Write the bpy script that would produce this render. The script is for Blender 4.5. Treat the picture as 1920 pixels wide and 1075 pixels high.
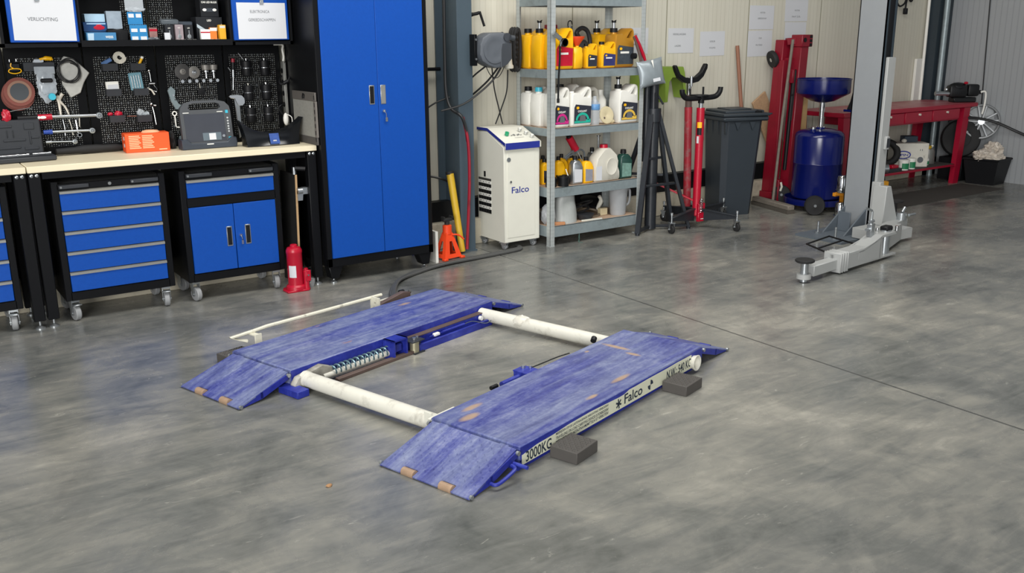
import bpy, bmesh, math, random
from mathutils import Vector, Matrix, noise
for o in list(bpy.data.objects): bpy.data.objects.remove(o)
S = bpy.context.scene
C = S.collection
rnd = random.Random(7)
R = math.radians
PI = math.pi
# ------------------------------------------------------------------ camera
cam = bpy.data.cameras.new('camera'); co = bpy.data.objects.new('camera', cam); C.objects.link(co)
cam.sensor_width = 36; cam.lens = 36*1743.96/1920; cam.clip_end = 100; cam.clip_start = .05
yw, pt, rl = R(34.41858), R(15.23691), R(-.4170978)
fw = Vector((math.sin(yw)*math.cos(pt), math.cos(yw)*math.cos(pt), -math.sin(pt)))
rt = Vector((math.cos(yw), -math.sin(yw), 0)); up = rt.cross(fw)
r2 = rt*math.cos(rl)+up*math.sin(rl); u2 = up*math.cos(rl)-rt*math.sin(rl)
co.matrix_world = Matrix(((r2.x, u2.x, -fw.x, 0), (r2.y, u2.y, -fw.y, 0), (r2.z, u2.z, -fw.z, 1.53), (0, 0, 0, 1)))
S.camera = co
# ------------------------------------------------------------------ world, lamps, exposure
S.view_settings.view_transform = 'Standard'; S.view_settings.look = 'None'
S.view_settings.exposure = 0.32; S.view_settings.gamma = 1; S.view_settings.use_curve_mapping = False
W = bpy.data.worlds.new('daylight'); S.world = W; W.use_nodes = True
W.node_tree.nodes['Background'].inputs[0].default_value = (.91, .955, 1, 1)
W.node_tree.nodes['Background'].inputs[1].default_value = .5
def area(name, loc, target, sx, sy, power, col):
    l = bpy.data.lights.new(name, 'AREA'); l.shape = 'RECTANGLE'; l.size = sx; l.size_y = sy; l.energy = power; l.color = col
    o = bpy.data.objects.new(name, l); C.objects.link(o); o.location = loc
    o.rotation_euler = (Vector(target)-Vector(loc)).to_track_quat('-Z', 'Y').to_euler()
    return o
area('door_daylight', (-4.2, -3.6, 2.5), (4.5, 5.2, .7), 4.2, 3.4, 640, (1, .985, .96))
area('overhead_fill', (3.0, 3.2, 4.1), (3.1, 3.6, 0), 5.5, 1.4, 190, (1, .98, .94))  # added fill lamp under the ceiling, brightens the middle of the room
# ------------------------------------------------------------------ mesh builder
class MB:
    def __init__(s, M=None): s.v = []; s.f = []; s.mi = 0; s.M = M or Matrix.Identity(4)
    def raw(s, vs, fs, T=None):
        n = len(s.v); A = s.M @ T if T is not None else s.M
        s.v += [tuple(A @ Vector(v)) for v in vs]
        s.f += [([n+i for i in f], s.mi) for f in fs]
        return s
    def bmr(s, b, T=None):
        b.verts.index_update()
        s.raw([v.co for v in b.verts], [[v.index for v in f.verts] for f in b.faces], T); b.free(); return s
    def mat(s, i): s.mi = i; return s
    def bx(s, x0, x1, y0, y1, z0, z1, bev=0, T=None, seg=1):
        if x0 > x1: x0, x1 = x1, x0
        if y0 > y1: y0, y1 = y1, y0
        if z0 > z1: z0, z1 = z1, z0
        vs = [(x, y, z) for z in (z0, z1) for y in (y0, y1) for x in (x0, x1)]
        fs = [(0, 2, 3, 1), (4, 5, 7, 6), (0, 1, 5, 4), (2, 6, 7, 3), (0, 4, 6, 2), (1, 3, 7, 5)]
        if bev <= 0: return s.raw(vs, fs, T)
        b = bmesh.new(); q = [b.verts.new(v) for v in vs]
        for f in fs: b.faces.new([q[i] for i in f])
        bmesh.ops.bevel(b, geom=b.edges[:], offset=min(bev, .45*min(x1-x0, y1-y0, z1-z0)), segments=seg, profile=.5, affect='EDGES')
        return s.bmr(b, T)
    def prism(s, poly, a, b_, ax='y', bev=0, T=None, seg=1):
        # 2-D outline extruded along an axis: ax y -> (x,z); x -> (y,z); z -> (x,y)
        def P(p, h): return {'y': (p[0], h, p[1]), 'x': (h, p[0], p[1]), 'z': (p[0], p[1], h)}[ax]
        n = len(poly); b = bmesh.new()
        lo = [b.verts.new(P(p, a)) for p in poly]; hi = [b.verts.new(P(p, b_)) for p in poly]
        b.faces.new(lo); b.faces.new(hi[::-1])
        for i in range(n): b.faces.new((lo[i], hi[i], hi[(i+1) % n], lo[(i+1) % n]))
        bmesh.ops.recalc_face_normals(b, faces=b.faces[:])
        if bev > 0: bmesh.ops.bevel(b, geom=b.edges[:], offset=bev, segments=seg, profile=.5, affect='EDGES', clamp_overlap=True)
        bmesh.ops.triangulate(b, faces=[f for f in b.faces if len(f.verts) > 4])
        return s.bmr(b, T)
    def cyl(s, p0, p1, r, r1=None, seg=16, T=None, cap=True):
        p0 = Vector(p0); p1 = Vector(p1); r1 = r if r1 is None else r1
        d = (p1-p0).normalized(); a = d.orthogonal().normalized(); c = d.cross(a)
        vs = []; fs = []
        for p, q in ((p0, r), (p1, r1)):
            vs += [p+(a*math.cos(2*PI*i/seg)+c*math.sin(2*PI*i/seg))*q for i in range(seg)]
        for i in range(seg): fs.append((i, (i+1) % seg, seg+(i+1) % seg, seg+i))
        if cap: fs += [tuple(range(seg))[::-1], tuple(range(seg, 2*seg))]
        return s.raw(vs, fs, T)
    def lathe(s, prof, c=(0, 0, 0), seg=24, T=None, sx=1, sy=1):
        vs = []; fs = []; n = len(prof)
        for r, z in prof:
            vs += [(c[0]+r*sx*math.cos(2*PI*i/seg), c[1]+r*sy*math.sin(2*PI*i/seg), c[2]+z) for i in range(seg)]
        for k in range(n-1):
            for i in range(seg):
                j = (i+1) % seg
                fs.append((k*seg+i, k*seg+j, (k+1)*seg+j, (k+1)*seg+i))
        if prof[0][0] > 1e-6: fs.append(tuple(range(seg))[::-1])
        if prof[-1][0] > 1e-6: fs.append(tuple((n-1)*seg+i for i in range(seg)))
        return s.raw(vs, fs, T)
    def tube(s, pts, r, seg=8, closed=False, T=None, sub=0):
        P = [Vector(p) for p in pts]
        if sub: P = smooth(P, sub, closed)
        n = len(P); rs = r if isinstance(r, (list, tuple)) else [r]*n
        if len(rs) != n: rs = [rs[min(len(rs)-1, int(i*len(rs)/n))] for i in range(n)]
        def tan(i):
            if closed: return (P[(i+1) % n]-P[i-1]).normalized()
            return (P[min(i+1, n-1)]-P[max(i-1, 0)]).normalized()
        t = tan(0); a = t.orthogonal().normalized(); vs = []; fs = []
        for i in range(n):
            t2 = tan(i); a = (a-t2*a.dot(t2)); a = a.normalized() if a.length > 1e-6 else t2.orthogonal().normalized()
            c = t2.cross(a)
            vs += [P[i]+(a*math.cos(2*PI*k/seg)+c*math.sin(2*PI*k/seg))*rs[i] for k in range(seg)]
        for i in range(n if closed else n-1):
            for k in range(seg):
                j = (i+1) % n
                fs.append((i*seg+k, i*seg+(k+1) % seg, j*seg+(k+1) % seg, j*seg+k))
        if not closed: fs += [tuple(range(seg))[::-1], tuple((n-1)*seg+k for k in range(seg))]
        return s.raw(vs, fs, T)
    def ell(s, c, r, seg=16, T=None, rot=None):
        b = bmesh.new(); bmesh.ops.create_uvsphere(b, u_segments=seg, v_segments=max(6, seg//2), radius=1)
        A = Matrix.Translation(c) @ (rot or Matrix.Identity(4)) @ Matrix.Diagonal((*((r,)*3 if isinstance(r, (int, float)) else r), 1))
        return s.bmr(b, A if T is None else T @ A)
    def blob(s, c, r, amp=.2, freq=3, seed=0, sub=3, zmin=None, T=None):
        b = bmesh.new(); bmesh.ops.create_icosphere(b, subdivisions=sub, radius=1)
        for v in b.verts:
            k = 1+amp*noise.noise(v.co*freq+Vector((seed*7.1, seed*3.3, seed))) + .5*amp*noise.noise(v.co*freq*2.7+Vector((seed, 5, 1)))
            v.co = Vector((v.co.x*r[0]*k, v.co.y*r[1]*k, v.co.z*r[2]*k))
            if zmin is not None: v.co.z = max(v.co.z, zmin-c[2])
        return s.bmr(b, Matrix.Translation(c) if T is None else T @ Matrix.Translation(c))
    def text(s, txt, o, xd, ud, w=None, h=None, off=.0, align='L', thick=.0006):
        cu = bpy.data.curves.new('lettering', 'FONT'); cu.body = txt; cu.size = 1; cu.offset = off; cu.extrude = 0; cu.resolution_u = 3
        ob = bpy.data.objects.new('lettering', cu); C.objects.link(ob)
        dg = bpy.context.evaluated_depsgraph_get(); me = bpy.data.meshes.new_from_object(ob.evaluated_get(dg))
        bpy.data.objects.remove(ob); bpy.data.curves.remove(cu)
        vs = [v.co.copy() for v in me.vertices]; fs = [tuple(p.vertices) for p in me.polygons]; bpy.data.meshes.remove(me)
        if not vs: return s
        x0 = min(v.x for v in vs); x1 = max(v.x for v in vs); y0 = min(v.y for v in vs); y1 = max(v.y for v in vs)
        sy = (h/(y1-y0)) if h else None; sx = (w/(x1-x0)) if w else sy
        if sy is None: sy = sx
        W_ = (x1-x0)*sx; ox = {'L': 0, 'C': -W_/2, 'R': -W_}[align]
        xd = Vector(xd).normalized(); ud = Vector(ud).normalized(); o = Vector(o)
        return s.raw([o+xd*((v.x-x0)*sx+ox)+ud*((v.y-y0)*sy) for v in vs], fs)
    def out(s, name, mats, parent=None, loc=None, rz=0, sm=38):
        me = bpy.data.meshes.new(name); me.from_pydata(s.v, [], [f for f, _ in s.f])
        for m in (mats if isinstance(mats, (list, tuple)) else [mats]): me.materials.append(m)
        for p, (_, i) in zip(me.polygons, s.f): p.material_index = i; p.use_smooth = True
        me.set_sharp_from_angle(angle=R(sm)); me.update()
        o = bpy.data.objects.new(name, me); C.objects.link(o)
        if parent: o.parent = parent
        if loc is not None: o.location = loc
        o.rotation_euler = (0, 0, rz)
        return o
def smooth(P, k, closed=False):
    P = [Vector(p) for p in P]; n = len(P); out = []
    rng = range(n if closed else n-1)
    for i in rng:
        p0 = P[i-1] if (closed or i > 0) else P[i]; p1 = P[i]; p2 = P[(i+1) % n]
        p3 = P[(i+2) % n] if (closed or i+2 < n) else P[(i+1) % n]
        for j in range(k):
            t = j/k
            out.append(.5*((2*p1)+(p2-p0)*t+(2*p0-5*p1+4*p2-p3)*t*t+(3*p1-p0-3*p2+p3)*t**3))
    if not closed: out.append(P[-1])
    return out
def tag(o, label, cat, group=None):
    o['label'] = label; o['category'] = cat
    if group: o['group'] = group
    return o
def thing(name, label, cat, loc=(0, 0, 0), rz=0, group=None):
    o = bpy.data.objects.new(name, None); C.objects.link(o); o.location = loc; o.rotation_euler = (0, 0, rz); o.empty_display_size = .05
    return tag(o, label, cat, group)
def one(mb, name, mats, label, cat, loc=(0, 0, 0), rz=0, group=None, sm=38):
    return tag(mb.out(name, mats, None, loc, rz, sm), label, cat, group)
def struct(mb, name, mats, label=None):
    o = mb.out(name, mats); o['kind'] = 'structure'
    if label: o['label'] = label
    return o
def dup(o, loc=None, rz=None, label=None, group=None):
    def cp(a, par):
        c = a.copy(); C.objects.link(c)
        if par: c.parent = par
        for ch in kids[a]: cp(ch, c)
        return c
    kids = {}
    def walk(a):
        kids[a] = list(a.children)
        for ch in kids[a]: walk(ch)
    walk(o); r = cp(o, None)
    if loc is not None: r.location = loc
    if rz is not None: r.rotation_euler = (0, 0, rz)
    if label: r['label'] = label
    if group: r['group'] = group
    return r
TR = Matrix.Translation
def RX(a): return Matrix.Rotation(a, 4, 'X')
def RY(a): return Matrix.Rotation(a, 4, 'Y')
def RZ(a): return Matrix.Rotation(a, 4, 'Z')
# ------------------------------------------------------------------ materials
def lin(h):
    h = h.lstrip('#'); c = [int(h[i:i+2], 16)/255 for i in (0, 2, 4)]
    return tuple(x/12.92 if x <= .04045 else ((x+.055)/1.055)**2.4 for x in c)
class N:
    def __init__(s, name):
        s.m = bpy.data.materials.new(name); s.m.use_nodes = True; s.t = s.m.node_tree; s.b = s.t.nodes['Principled BSDF']
    def n(s, ty, **k):
        x = s.t.nodes.new(ty)
        for a, b in k.items():
            if a in x.inputs.keys(): x.inputs[a].default_value = b
            else: setattr(x, a, b)
        return x
    def l(s, a, b): s.t.links.new(a, b)
    def co(s, scale=(1, 1, 1), world=False, rot=(0, 0, 0)):
        c = s.n('ShaderNodeNewGeometry').outputs['Position'] if world else s.n('ShaderNodeTexCoord').outputs['Object']
        m = s.n('ShaderNodeMapping'); m.inputs['Scale'].default_value = scale; m.inputs['Rotation'].default_value = rot; s.l(c, m.inputs[0]); return m.outputs[0]
    def noise(s, v, scale, detail=4, rough=.55, dist=0):
        x = s.n('ShaderNodeTexNoise', Scale=scale, Detail=detail, Roughness=rough, Distortion=dist); s.l(v, x.inputs['Vector']); return x.outputs['Fac']
    def ramp(s, f, *st):
        x = s.n('ShaderNodeValToRGB'); e = x.color_ramp.elements
        while len(e) < len(st): e.new(.5)
        for q, (p, c) in zip(e, st): q.position = p; q.color = (*c, 1) if isinstance(c, tuple) else (c, c, c, 1)
        s.l(f, x.inputs[0]); return x.outputs[0]
    def mix(s, f, a, b, mode='MIX'):
        x = s.n('ShaderNodeMix', data_type='RGBA', blend_type=mode)
        for i, v in ((0, f), (6, a), (7, b)):
            if hasattr(v, 'is_output'): s.l(v, x.inputs[i])
            else: x.inputs[i].default_value = v if i == 0 else (*v, 1)
        return x.outputs[2]
    def math(s, op, a, b=0.):
        x = s.n('ShaderNodeMath', operation=op)
        for i, v in ((0, a), (1, b)):
            if hasattr(v, 'is_output'): s.l(v, x.inputs[i])
            else: x.inputs[i].default_value = v
        return x.outputs[0]
    def bump(s, h, st=.2, d=.01):
        x = s.n('ShaderNodeBump', Strength=st, Distance=d); s.l(h, x.inputs['Height']); s.l(x.outputs[0], s.b.inputs['Normal'])
    def base(s, c):
        if hasattr(c, 'is_output'): s.l(c, s.b.inputs['Base Color'])
        else: s.b.inputs['Base Color'].default_value = (*c, 1)
        return s
    def set(s, rough=.5, metal=0, **k):
        s.b.inputs['Roughness'].default_value = rough; s.b.inputs['Metallic'].default_value = metal
        for a, v in k.items(): s.b.inputs[a].default_value = v
        return s
def mat(name, hexc, rough=.5, metal=0, var=.12, vs=12, bump=0, bs=120, dirt=None, dirtk=.5, dirts=6, **k):
    x = N(name); c = lin(hexc) if isinstance(hexc, str) else hexc
    v = x.co()
    f = x.noise(v, vs)
    col = x.mix(f, tuple(q*(1-var) for q in c), tuple(min(1, q*(1+var)) for q in c))
    if dirt:
        g = x.ramp(x.noise(v, dirts, 6, .65), (.5-.001+(.5-dirtk)*.4, 0.), (.72+(.5-dirtk)*.3, 1.))
        col = x.mix(g, col, lin(dirt))
    x.base(col).set(rough, metal, **k)
    if bump: x.bump(x.noise(v, bs, 3), bump, .002)
    return x.m
black = mat('black_powder_coat', '0c0d10', .4, bump=.15, bs=400, **{'Specular IOR Level': .22})
blackpl = mat('black_plastic', '101114', .5, **{'Specular IOR Level': .3})
darkpl = mat('dark_grey_plastic', '2b2e33', .5, bump=.1, bs=300)
rubber = mat('black_rubber', '1a1a1b', .75)
greyrub = mat('grey_rubber_wheel', '8b8d8f', .55)
blue = mat('blue_hammered_paint', '09459c', .45, var=.1, vs=60, bump=.25, bs=260, **{'Specular IOR Level': .3})
blueedge = mat('blue_edge', '1f4fb0', .4)
alu = mat('brushed_aluminium', '9c9c97', .45, .6)
steel = mat('zinc_steel', 'aeb3b6', .32, .85, var=.2)
chrome = mat('chrome', 'd6d8da', .12, 1)
galv = mat('galvanised_steel', '8f9b9f', .42, .35, var=.2, vs=25, dirt='6f7877', dirtk=.35)
galvl = mat('galvanised_post', 'b4bbbc', .4, .4, var=.12)
white = mat('white_plastic', 'e4e3dc', .42, var=.05)
whitepaint = mat('white_painted_steel', 'd9d8cc', .4, var=.04)
paper = mat('white_paper', 'c9cbcf', .8, var=.02)
ink = mat('grey_ink', '5c5f63', .8)
darkink = mat('dark_ink', '1d2b3c', .7)
navy = mat('navy_print', '1c2a86', .6)
maple = mat('maple_laminate', 'e2d7ba', .45, var=.06, vs=5)
red = mat('red_paint', 'ac0d2a', .35, var=.1)
darkred = mat('dark_red_paint', '8c0a24', .45, var=.2, dirt='4a1018', dirtk=.35)
oldred = mat('worn_red_paint', '9c2230', .5, var=.25, vs=20, dirt='7a6a66', dirtk=.5, dirts=14)
orange = mat('orange_red_paint', 'e4451a', .45)
yellow = mat('yellow_plastic', 'efb414', .38, var=.06)
gold = mat('gold_plastic', 'b9852b', .35, .25, var=.12)
yellowpipe = mat('yellow_dirty_tube', 'c9a52a', .5, dirt='7a652a', dirtk=.45)
liftgrey = mat('grey_lift_paint', '888c90', .42, var=.05, bump=.1, bs=300)
liftshade = mat('shaded_lift_paint', '596169', .5, var=.1)  # grey lift paint darkened: shade around the post foot put into the colour
liftlight = mat('light_grey_lift_paint', 'a3a5a4', .45, var=.05)
colgrey = mat('slate_column_paint', '3f4d57', .5, var=.08)
darkcol = mat('dark_column_paint', '27323a', .5, var=.1)
bluedeep = mat('deep_blue_enamel', '0a1454', .2, var=.1)
wood = mat('raw_chipboard', 'a98a6a', .8, var=.3, vs=60)
oldwood = mat('weathered_wood', '6e675e', .85, var=.3, vs=30)
brownpole = mat('brown_wooden_pole', '8a5d48', .6)
plyedge = mat('plywood_edge', 'a98b66', .7)
shelfboard = mat('chipboard_shelf', 'b59a82', .8, var=.25, vs=80)
blacktube = mat('black_hose_rubber', '1c1d1f', .5)
orangebox = mat('orange_card', 'e8541f', .55)
peach = mat('peach_print', 'f2b48c', .6)
clearpl = mat('clear_plastic', 'c9d0d6', .18, Alpha=.42)
smoke = mat('smoky_plastic', '5f666c', .25, Alpha=.75)
natural = mat('natural_milky_plastic', 'cfccc0', .4, dirt='a8a496', dirtk=.35)
greypail = mat('grey_translucent_plastic', 'a2a5a8', .35, var=.15)
greybag = mat('grey_plastic_bag', 'a4a8a6', .4, var=.25, vs=9)
brown = mat('rusty_brown_steel', '5a4a44', .6, var=.3)
rust = mat('rusted_roller', 'a58a72', .5, .2, var=.3, vs=30)
tube_w = mat('chipped_white_paint', 'd3d1c6', .5, var=.08, vs=20, dirt='9b978c', dirtk=.42, dirts=9)
cyan = mat('cyan_plastic', '3aa7bf', .4)
green = mat('lime_green_paint', '7f9a3a', .5)
silverbag = mat('silver_fabric', '8f989d', .38, .3, var=.15)
cyanlabel = mat('blue_card', '2277ad', .4, var=.15, vs=40)
darkblue = mat('dark_blue_board', '1b2350', .5)
# ------------------------------------------------------------------ setting
def floor_mat():
    x = N('polished_concrete'); v = x.co(world=True)
    a = x.noise(v, .75, 8, .62, .4); b = x.noise(v, 3.2, 8, .66, .6); c = x.noise(v, 14, 6, .7, .3)
    s = x.co((1.1, 5, 1), True, (0, 0, R(33))); st = x.noise(s, 2.6, 6, .65, .8)
    f = x.math('ADD', x.math('MULTIPLY', a, .45), x.math('ADD', x.math('MULTIPLY', b, .3), x.math('MULTIPLY', st, .25)))
    col = x.ramp(f, (.36, lin('444746')), (.46, lin('6a6b68')), (.56, lin('8a8880')), (.66, lin('aeaa9f')))
    col = x.mix(x.ramp(c, (.3, .0), (.75, .35)), col, lin('6f716f'))
    # dark oily marks
    d = x.ramp(x.noise(x.co((1, 2.2, 1), True), 1.35, 7, .7, .5), (.55, 0.), (.7, .75))
    xyz = x.n('ShaderNodeSeparateXYZ'); x.l(v, xyz.inputs[0])
    near = x.ramp(x.math('DIVIDE', xyz.outputs[1], 7.), (.25, .15), (.68, 1.))
    left = x.ramp(x.math('DIVIDE', xyz.outputs[0], 9.), (.25, 1.), (.6, .35))
    col = x.mix(x.math('MULTIPLY', x.math('MULTIPLY', d, near), left), col, lin('43474a'))
    # pale scuffs
    p = x.ramp(x.noise(x.co((7, 22, 1), True, (0, 0, R(28))), 1.1, 5, .7, 1.), (.64, 0.), (.76, .55))
    col = x.mix(p, col, lin('c0beb4'))
    # saw-cut joint running away from the camera
    j = x.math('LESS_THAN', x.math('ABSOLUTE', x.math('SUBTRACT', xyz.outputs[0], 3.587)), .006)
    col = x.mix(x.math('MULTIPLY', j, .85), col, lin('3b3c3b'))
    x.base(col); x.set(.3)
    x.l(x.ramp(b, (.3, .16), (.7, .34)), x.b.inputs['Roughness'])
    x.bump(x.math('ADD', c, x.math('MULTIPLY', j, -3)), .06, .004)
    return x.m
floor = struct(MB().bx(-9, 14, -8, 6.2, -.2, 0), 'floor', floor_mat())
def wall_mat(name, hexc, per, dark, k=.35):
    x = N(name); v = x.co(world=True); xyz = x.n('ShaderNodeSeparateXYZ'); x.l(v, xyz.inputs[0])
    return x, v, xyz
def cream_mat():
    x = N('cream_sandwich_panel'); v = x.co(world=True); xyz = x.n('ShaderNodeSeparateXYZ'); x.l(v, xyz.inputs[0])
    u = x.math('ADD', xyz.outputs[0], -5.655)
    rib = x.math('PINGPONG', x.math('DIVIDE', u, .025), 1.)
    rib2 = x.ramp(rib, (.0, 0.), (.25, 1.))
    n = x.noise(x.co((14, 1, .15), True), 1, 3)
    col = x.mix(n, lin('c4c0b0'), lin('d3d0c2'))
    col = x.mix(x.math('MULTIPLY', x.math('SUBTRACT', 1., rib2), .28), col, lin('a5a293'))
    j = x.math('LESS_THAN', x.math('ABSOLUTE', x.math('SUBTRACT', x.math('MODULO', x.math('ADD', u, 20.), 1.), .0)), .009)
    col = x.mix(j, col, lin('86836f'))
    x.base(col).set(.45); x.bump(rib2, .25, .002)
    return x.m
cream = cream_mat()
struct(MB().bx(-6, 9.65, 5.94, 6.1, 0, 4.2), 'wall_back', cream)
def rw_mat():
    x = N('grey_wall_cladding'); v = x.co(world=True); xyz = x.n('ShaderNodeSeparateXYZ'); x.l(v, xyz.inputs[0])
    r = x.ramp(x.math('PINGPONG', x.math('DIVIDE', xyz.outputs[1], .03), 1.), (0., 0.), (.3, 1.))
    col = x.mix(r, lin('8d9093'), lin('9a9da0')); x.base(col).set(.5); x.bump(r, .2, .002)
    return x.m
struct(MB().bx(9.65, 9.85, -8, 6.1, 0, 4.2), 'wall_right', rw_mat())
concrete = mat('pale_plinth_concrete', 'bdb6a3', .8, var=.1, dirt='918b7c', dirtk=.4)
struct(MB().bx(-6, 9.65, 5.80, 5.94, 0, .192, .004), 'baseboard_back', concrete)
struct(MB().bx(-6, 9.65, 5.86, 5.94, .192, .34), 'trim_1', blackpl, 'black sill band above the plinth')
struct(MB().bx(-6, 9.85, -8, 6.1, 4.2, 4.35), 'ceiling', mat('grey_roof_deck', '8d9092', .6))
# ------------------------------------------------------------------ scissor lift (local X = long axis, -Y towards the camera side)
def worn_blue(name, wear=.5, streak=True):
    x = N(name); v = x.co()
    s = x.noise(x.co((1.2, 9, 3)), 3.2, 8, .7, .5); a = x.noise(v, 5, 7, .7, .3); f = x.noise(v, 55, 4, .7)
    m = x.math('ADD', x.math('MULTIPLY', s, .5), x.math('ADD', x.math('MULTIPLY', a, .3), x.math('MULTIPLY', f, .2)))
    col = x.ramp(m, (.38, lin('222870')), (.46, lin('394187')), (.54, lin('5a6297')), (.65, lin('878cab'))) if wear > .4 else \
        x.ramp(m, (.38, lin('141c74')), (.52, lin('232f92')), (.68, lin('414fa6')))
    if wear > .4:
        g = x.ramp(x.noise(x.co((.55, 5, 1)), 1.7, 5, .6, .5), (.40, 0.), (.58, .85))
        worn = x.ramp(m, (.36, lin('434c7c')), (.5, lin('6a7397')), (.66, lin('929ab1')))
        q = x.n('ShaderNodeSeparateXYZ'); x.l(v, q.inputs[0])
        col = x.mix(g, col, worn)
        spots = None
        for cx_, cy_, rx, ry in ((.17, -1.345, .075, .022), (.09, -1.40, .07, .028), (1.14, -1.40, .022, .10), (1.10, -1.52, .02, .05), (.80, -1.64, .09, .02), (.55, -1.66, .05, .016), (1.05, -.09, .06, .02), (1.0, -1.33, .02, .012)):
            e = x.math('ADD', x.math('POWER', x.math('DIVIDE', x.math('SUBTRACT', q.outputs[0], cx_), rx), 2.), x.math('POWER', x.math('DIVIDE', x.math('SUBTRACT', q.outputs[1], cy_), ry), 2.))
            e = x.math('MAXIMUM', x.math('SUBTRACT', 1., e), 0.); spots = e if spots is None else x.math('MAXIMUM', spots, e)
        sp_ = x.ramp(x.math('MULTIPLY', spots, x.math('ADD', x.noise(v, 28, 4, .7), .35)), (.15, 0.), (.75, .75)); 
        o = x.ramp(x.noise(x.co((3, 7, 3)), 1.05, 4, .6, .4), (.69, 0.), (.74, .6)); col = x.mix(o, col, lin('a5795c'))
        k = x.ramp(x.noise(x.co((2.2, 6, 2)), 1.4, 6, .7, .8), (.62, 0.), (.75, .6)); col = x.mix(k, col, lin('2a2c58')); col = x.mix(sp_, col, lin('b39670'))
    x.base(col).set(.42); x.l(x.ramp(m, (.3, .35), (.7, .55)), x.b.inputs['Roughness']); x.bump(f, .12, .002)
    return x.m
wblue = worn_blue('worn_blue_deck', .6); sblue = worn_blue('blue_lift_paint', .2)
LR = R(16.894)
lift = thing('scissor_lift', 'low blue scissor lift with two worn platforms joined by white tubes on the floor', 'car lift', (1.2543, 4.162, 0), LR)
def ramp(parent, u0, sgn, v0, v1, detail):
    # hinged at u0 (height .092), tip .285 m further along sgn
    L = .292; w = v1-v0; th = math.atan2(.082, .283)
    A = TR((u0, -v0, .090)) @ (Matrix.Identity(4) if sgn > 0 else Matrix.Diagonal((-1, 1, 1, 1))) @ RY(th)
    mb = MB(A); n = .034
    a, b = w*.24, w*.24+.062; c, d = w*.66, w*.66+.062
    poly = [(.006, -.012), (L, 0), (L, -a), (L-n, -a), (L-n, -b), (L, -b), (L, -c), (L-n, -c), (L-n, -d), (L, -d), (L, -w), (.006, -w+.012),
            (.006, -w+.05), (-.018, -w+.05), (-.018, -w+.09), (.006, -w+.09), (.006, -.09), (-.018, -.09), (-.018, -.05), (.006, -.05)]
    mb.prism(poly, -.006, .0, 'z')
    if detail:
        for i in range(12):
            for j in range(17):
                x = .022+i*.0205; y = -.018-j*.0245; t = (PI/4 if (i+j) % 2 else -PI/4)
                if x > L-n-.012 and any(p-.012 < -y < q+.012 for p, q in ((a, b), (c, d))): continue
                T = TR((x, y, 0)) @ RZ(t)
                mb.raw([(-.009, 0, 0), (0, -.0028, 0), (.009, 0, 0), (0, .0028, 0), (0, 0, .0022)], [(0, 1, 4), (1, 2, 4), (2, 3, 4), (3, 0, 4)], T)
    o = mb.out('ramp', wblue if detail else wblue, parent)
    g = MB(TR((u0, 0, 0)) @ (Matrix.Identity(4) if sgn > 0 else Matrix.Diagonal((-1, 1, 1, 1))))
    for v in (v0+.012, v1-.004):
        g.prism([(.012, .082), (.283, .006), (.262, .001), (.155, .012), (.012, .058)], -v, -v+.006, 'y')
    g.bx(.15, .162, -v1+.004, -v0-.004, .014, .042)
    g.out('side_gusset', sblue, o)
    for v in (v0+a+.031, v0+c+.031):
        p = A @ Vector((L-.016, -(v-v0), -.006))
        MB().cyl((p.x, p.y-.029, p.z), (p.x, p.y+.029, p.z), .0165 if detail else .010, seg=14).out('roller', rust if detail else sblue, o)
    for v in (v0-.002, v1+.001):
        p = A @ Vector((L-.008, 0, -.008)); h = u0+sgn*.014
        MB().cyl((p.x, -v+.004, max(p.z, .011)), (p.x, -v-.006, max(p.z, .011)), .008, seg=10).out('pin', steel, o)
        MB().cyl((h, -v+.004, .078), (h, -v-.006, .078), .009, seg=10).out('pin', steel, o)
    return o
def platform(v0, v1):
    mb = MB()
    mb.bx(0, 1.392, -v1, -v0, .088, .099, .004)
    for v in (v0, v1-.008): mb.bx(0, 1.392, -v-.008, -v, .044, .092)
    mb.bx(0, .008, -v1+.008, -v0-.008, .03, .09); mb.bx(1.384, 1.392, -v1+.008, -v0-.008, .03, .09)
    p = mb.out('platform', [wblue], lift); 
    # side faces are less worn: a thin rim strip
    s = MB()
    for v, e in ((v0-.0012, v0), (v1, v1+.0012)): s.bx(.001, 1.391, -e, -v, .046, .094)
    s.out('side_skirt', sblue, p)
    b = MB(); b.bx(.02, 1.372, -v1+.012, -v1+.05, .0, .045); b.bx(.02, 1.372, -v0-.05, -v0-.012, .0, .045)
    b.bx(.0, .05, -v1+.01, -v0-.01, 0, .03); b.bx(1.34, 1.39, -v1+.01, -v0-.01, 0, .03)
    b.out('base_frame', sblue, p)
    return p
p1 = platform(0, .43); p2 = platform(1.285, 1.72)
ramp(lift, 0, -1, 0, .43, 1); ramp(lift, 1.392, 1, 0, .43, 0)
q2 = ramp(lift, 0, -1, 1.285, 1.72, 1); ramp(lift, 1.392, 1, 1.285, 1.72, 0)
MB().tube([(-.05, -1.72, .045), (-.055, -1.738, .044), (-.075, -1.75, .04), (-.145, -1.748, .024), (-.165, -1.738, .02), (-.165, -1.72, .02)], .007, 8, sub=4).cyl((-.04, -1.722, .05), (-.04, -1.785, .05), .007).out('ramp_handle', sblue, q2)
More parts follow.
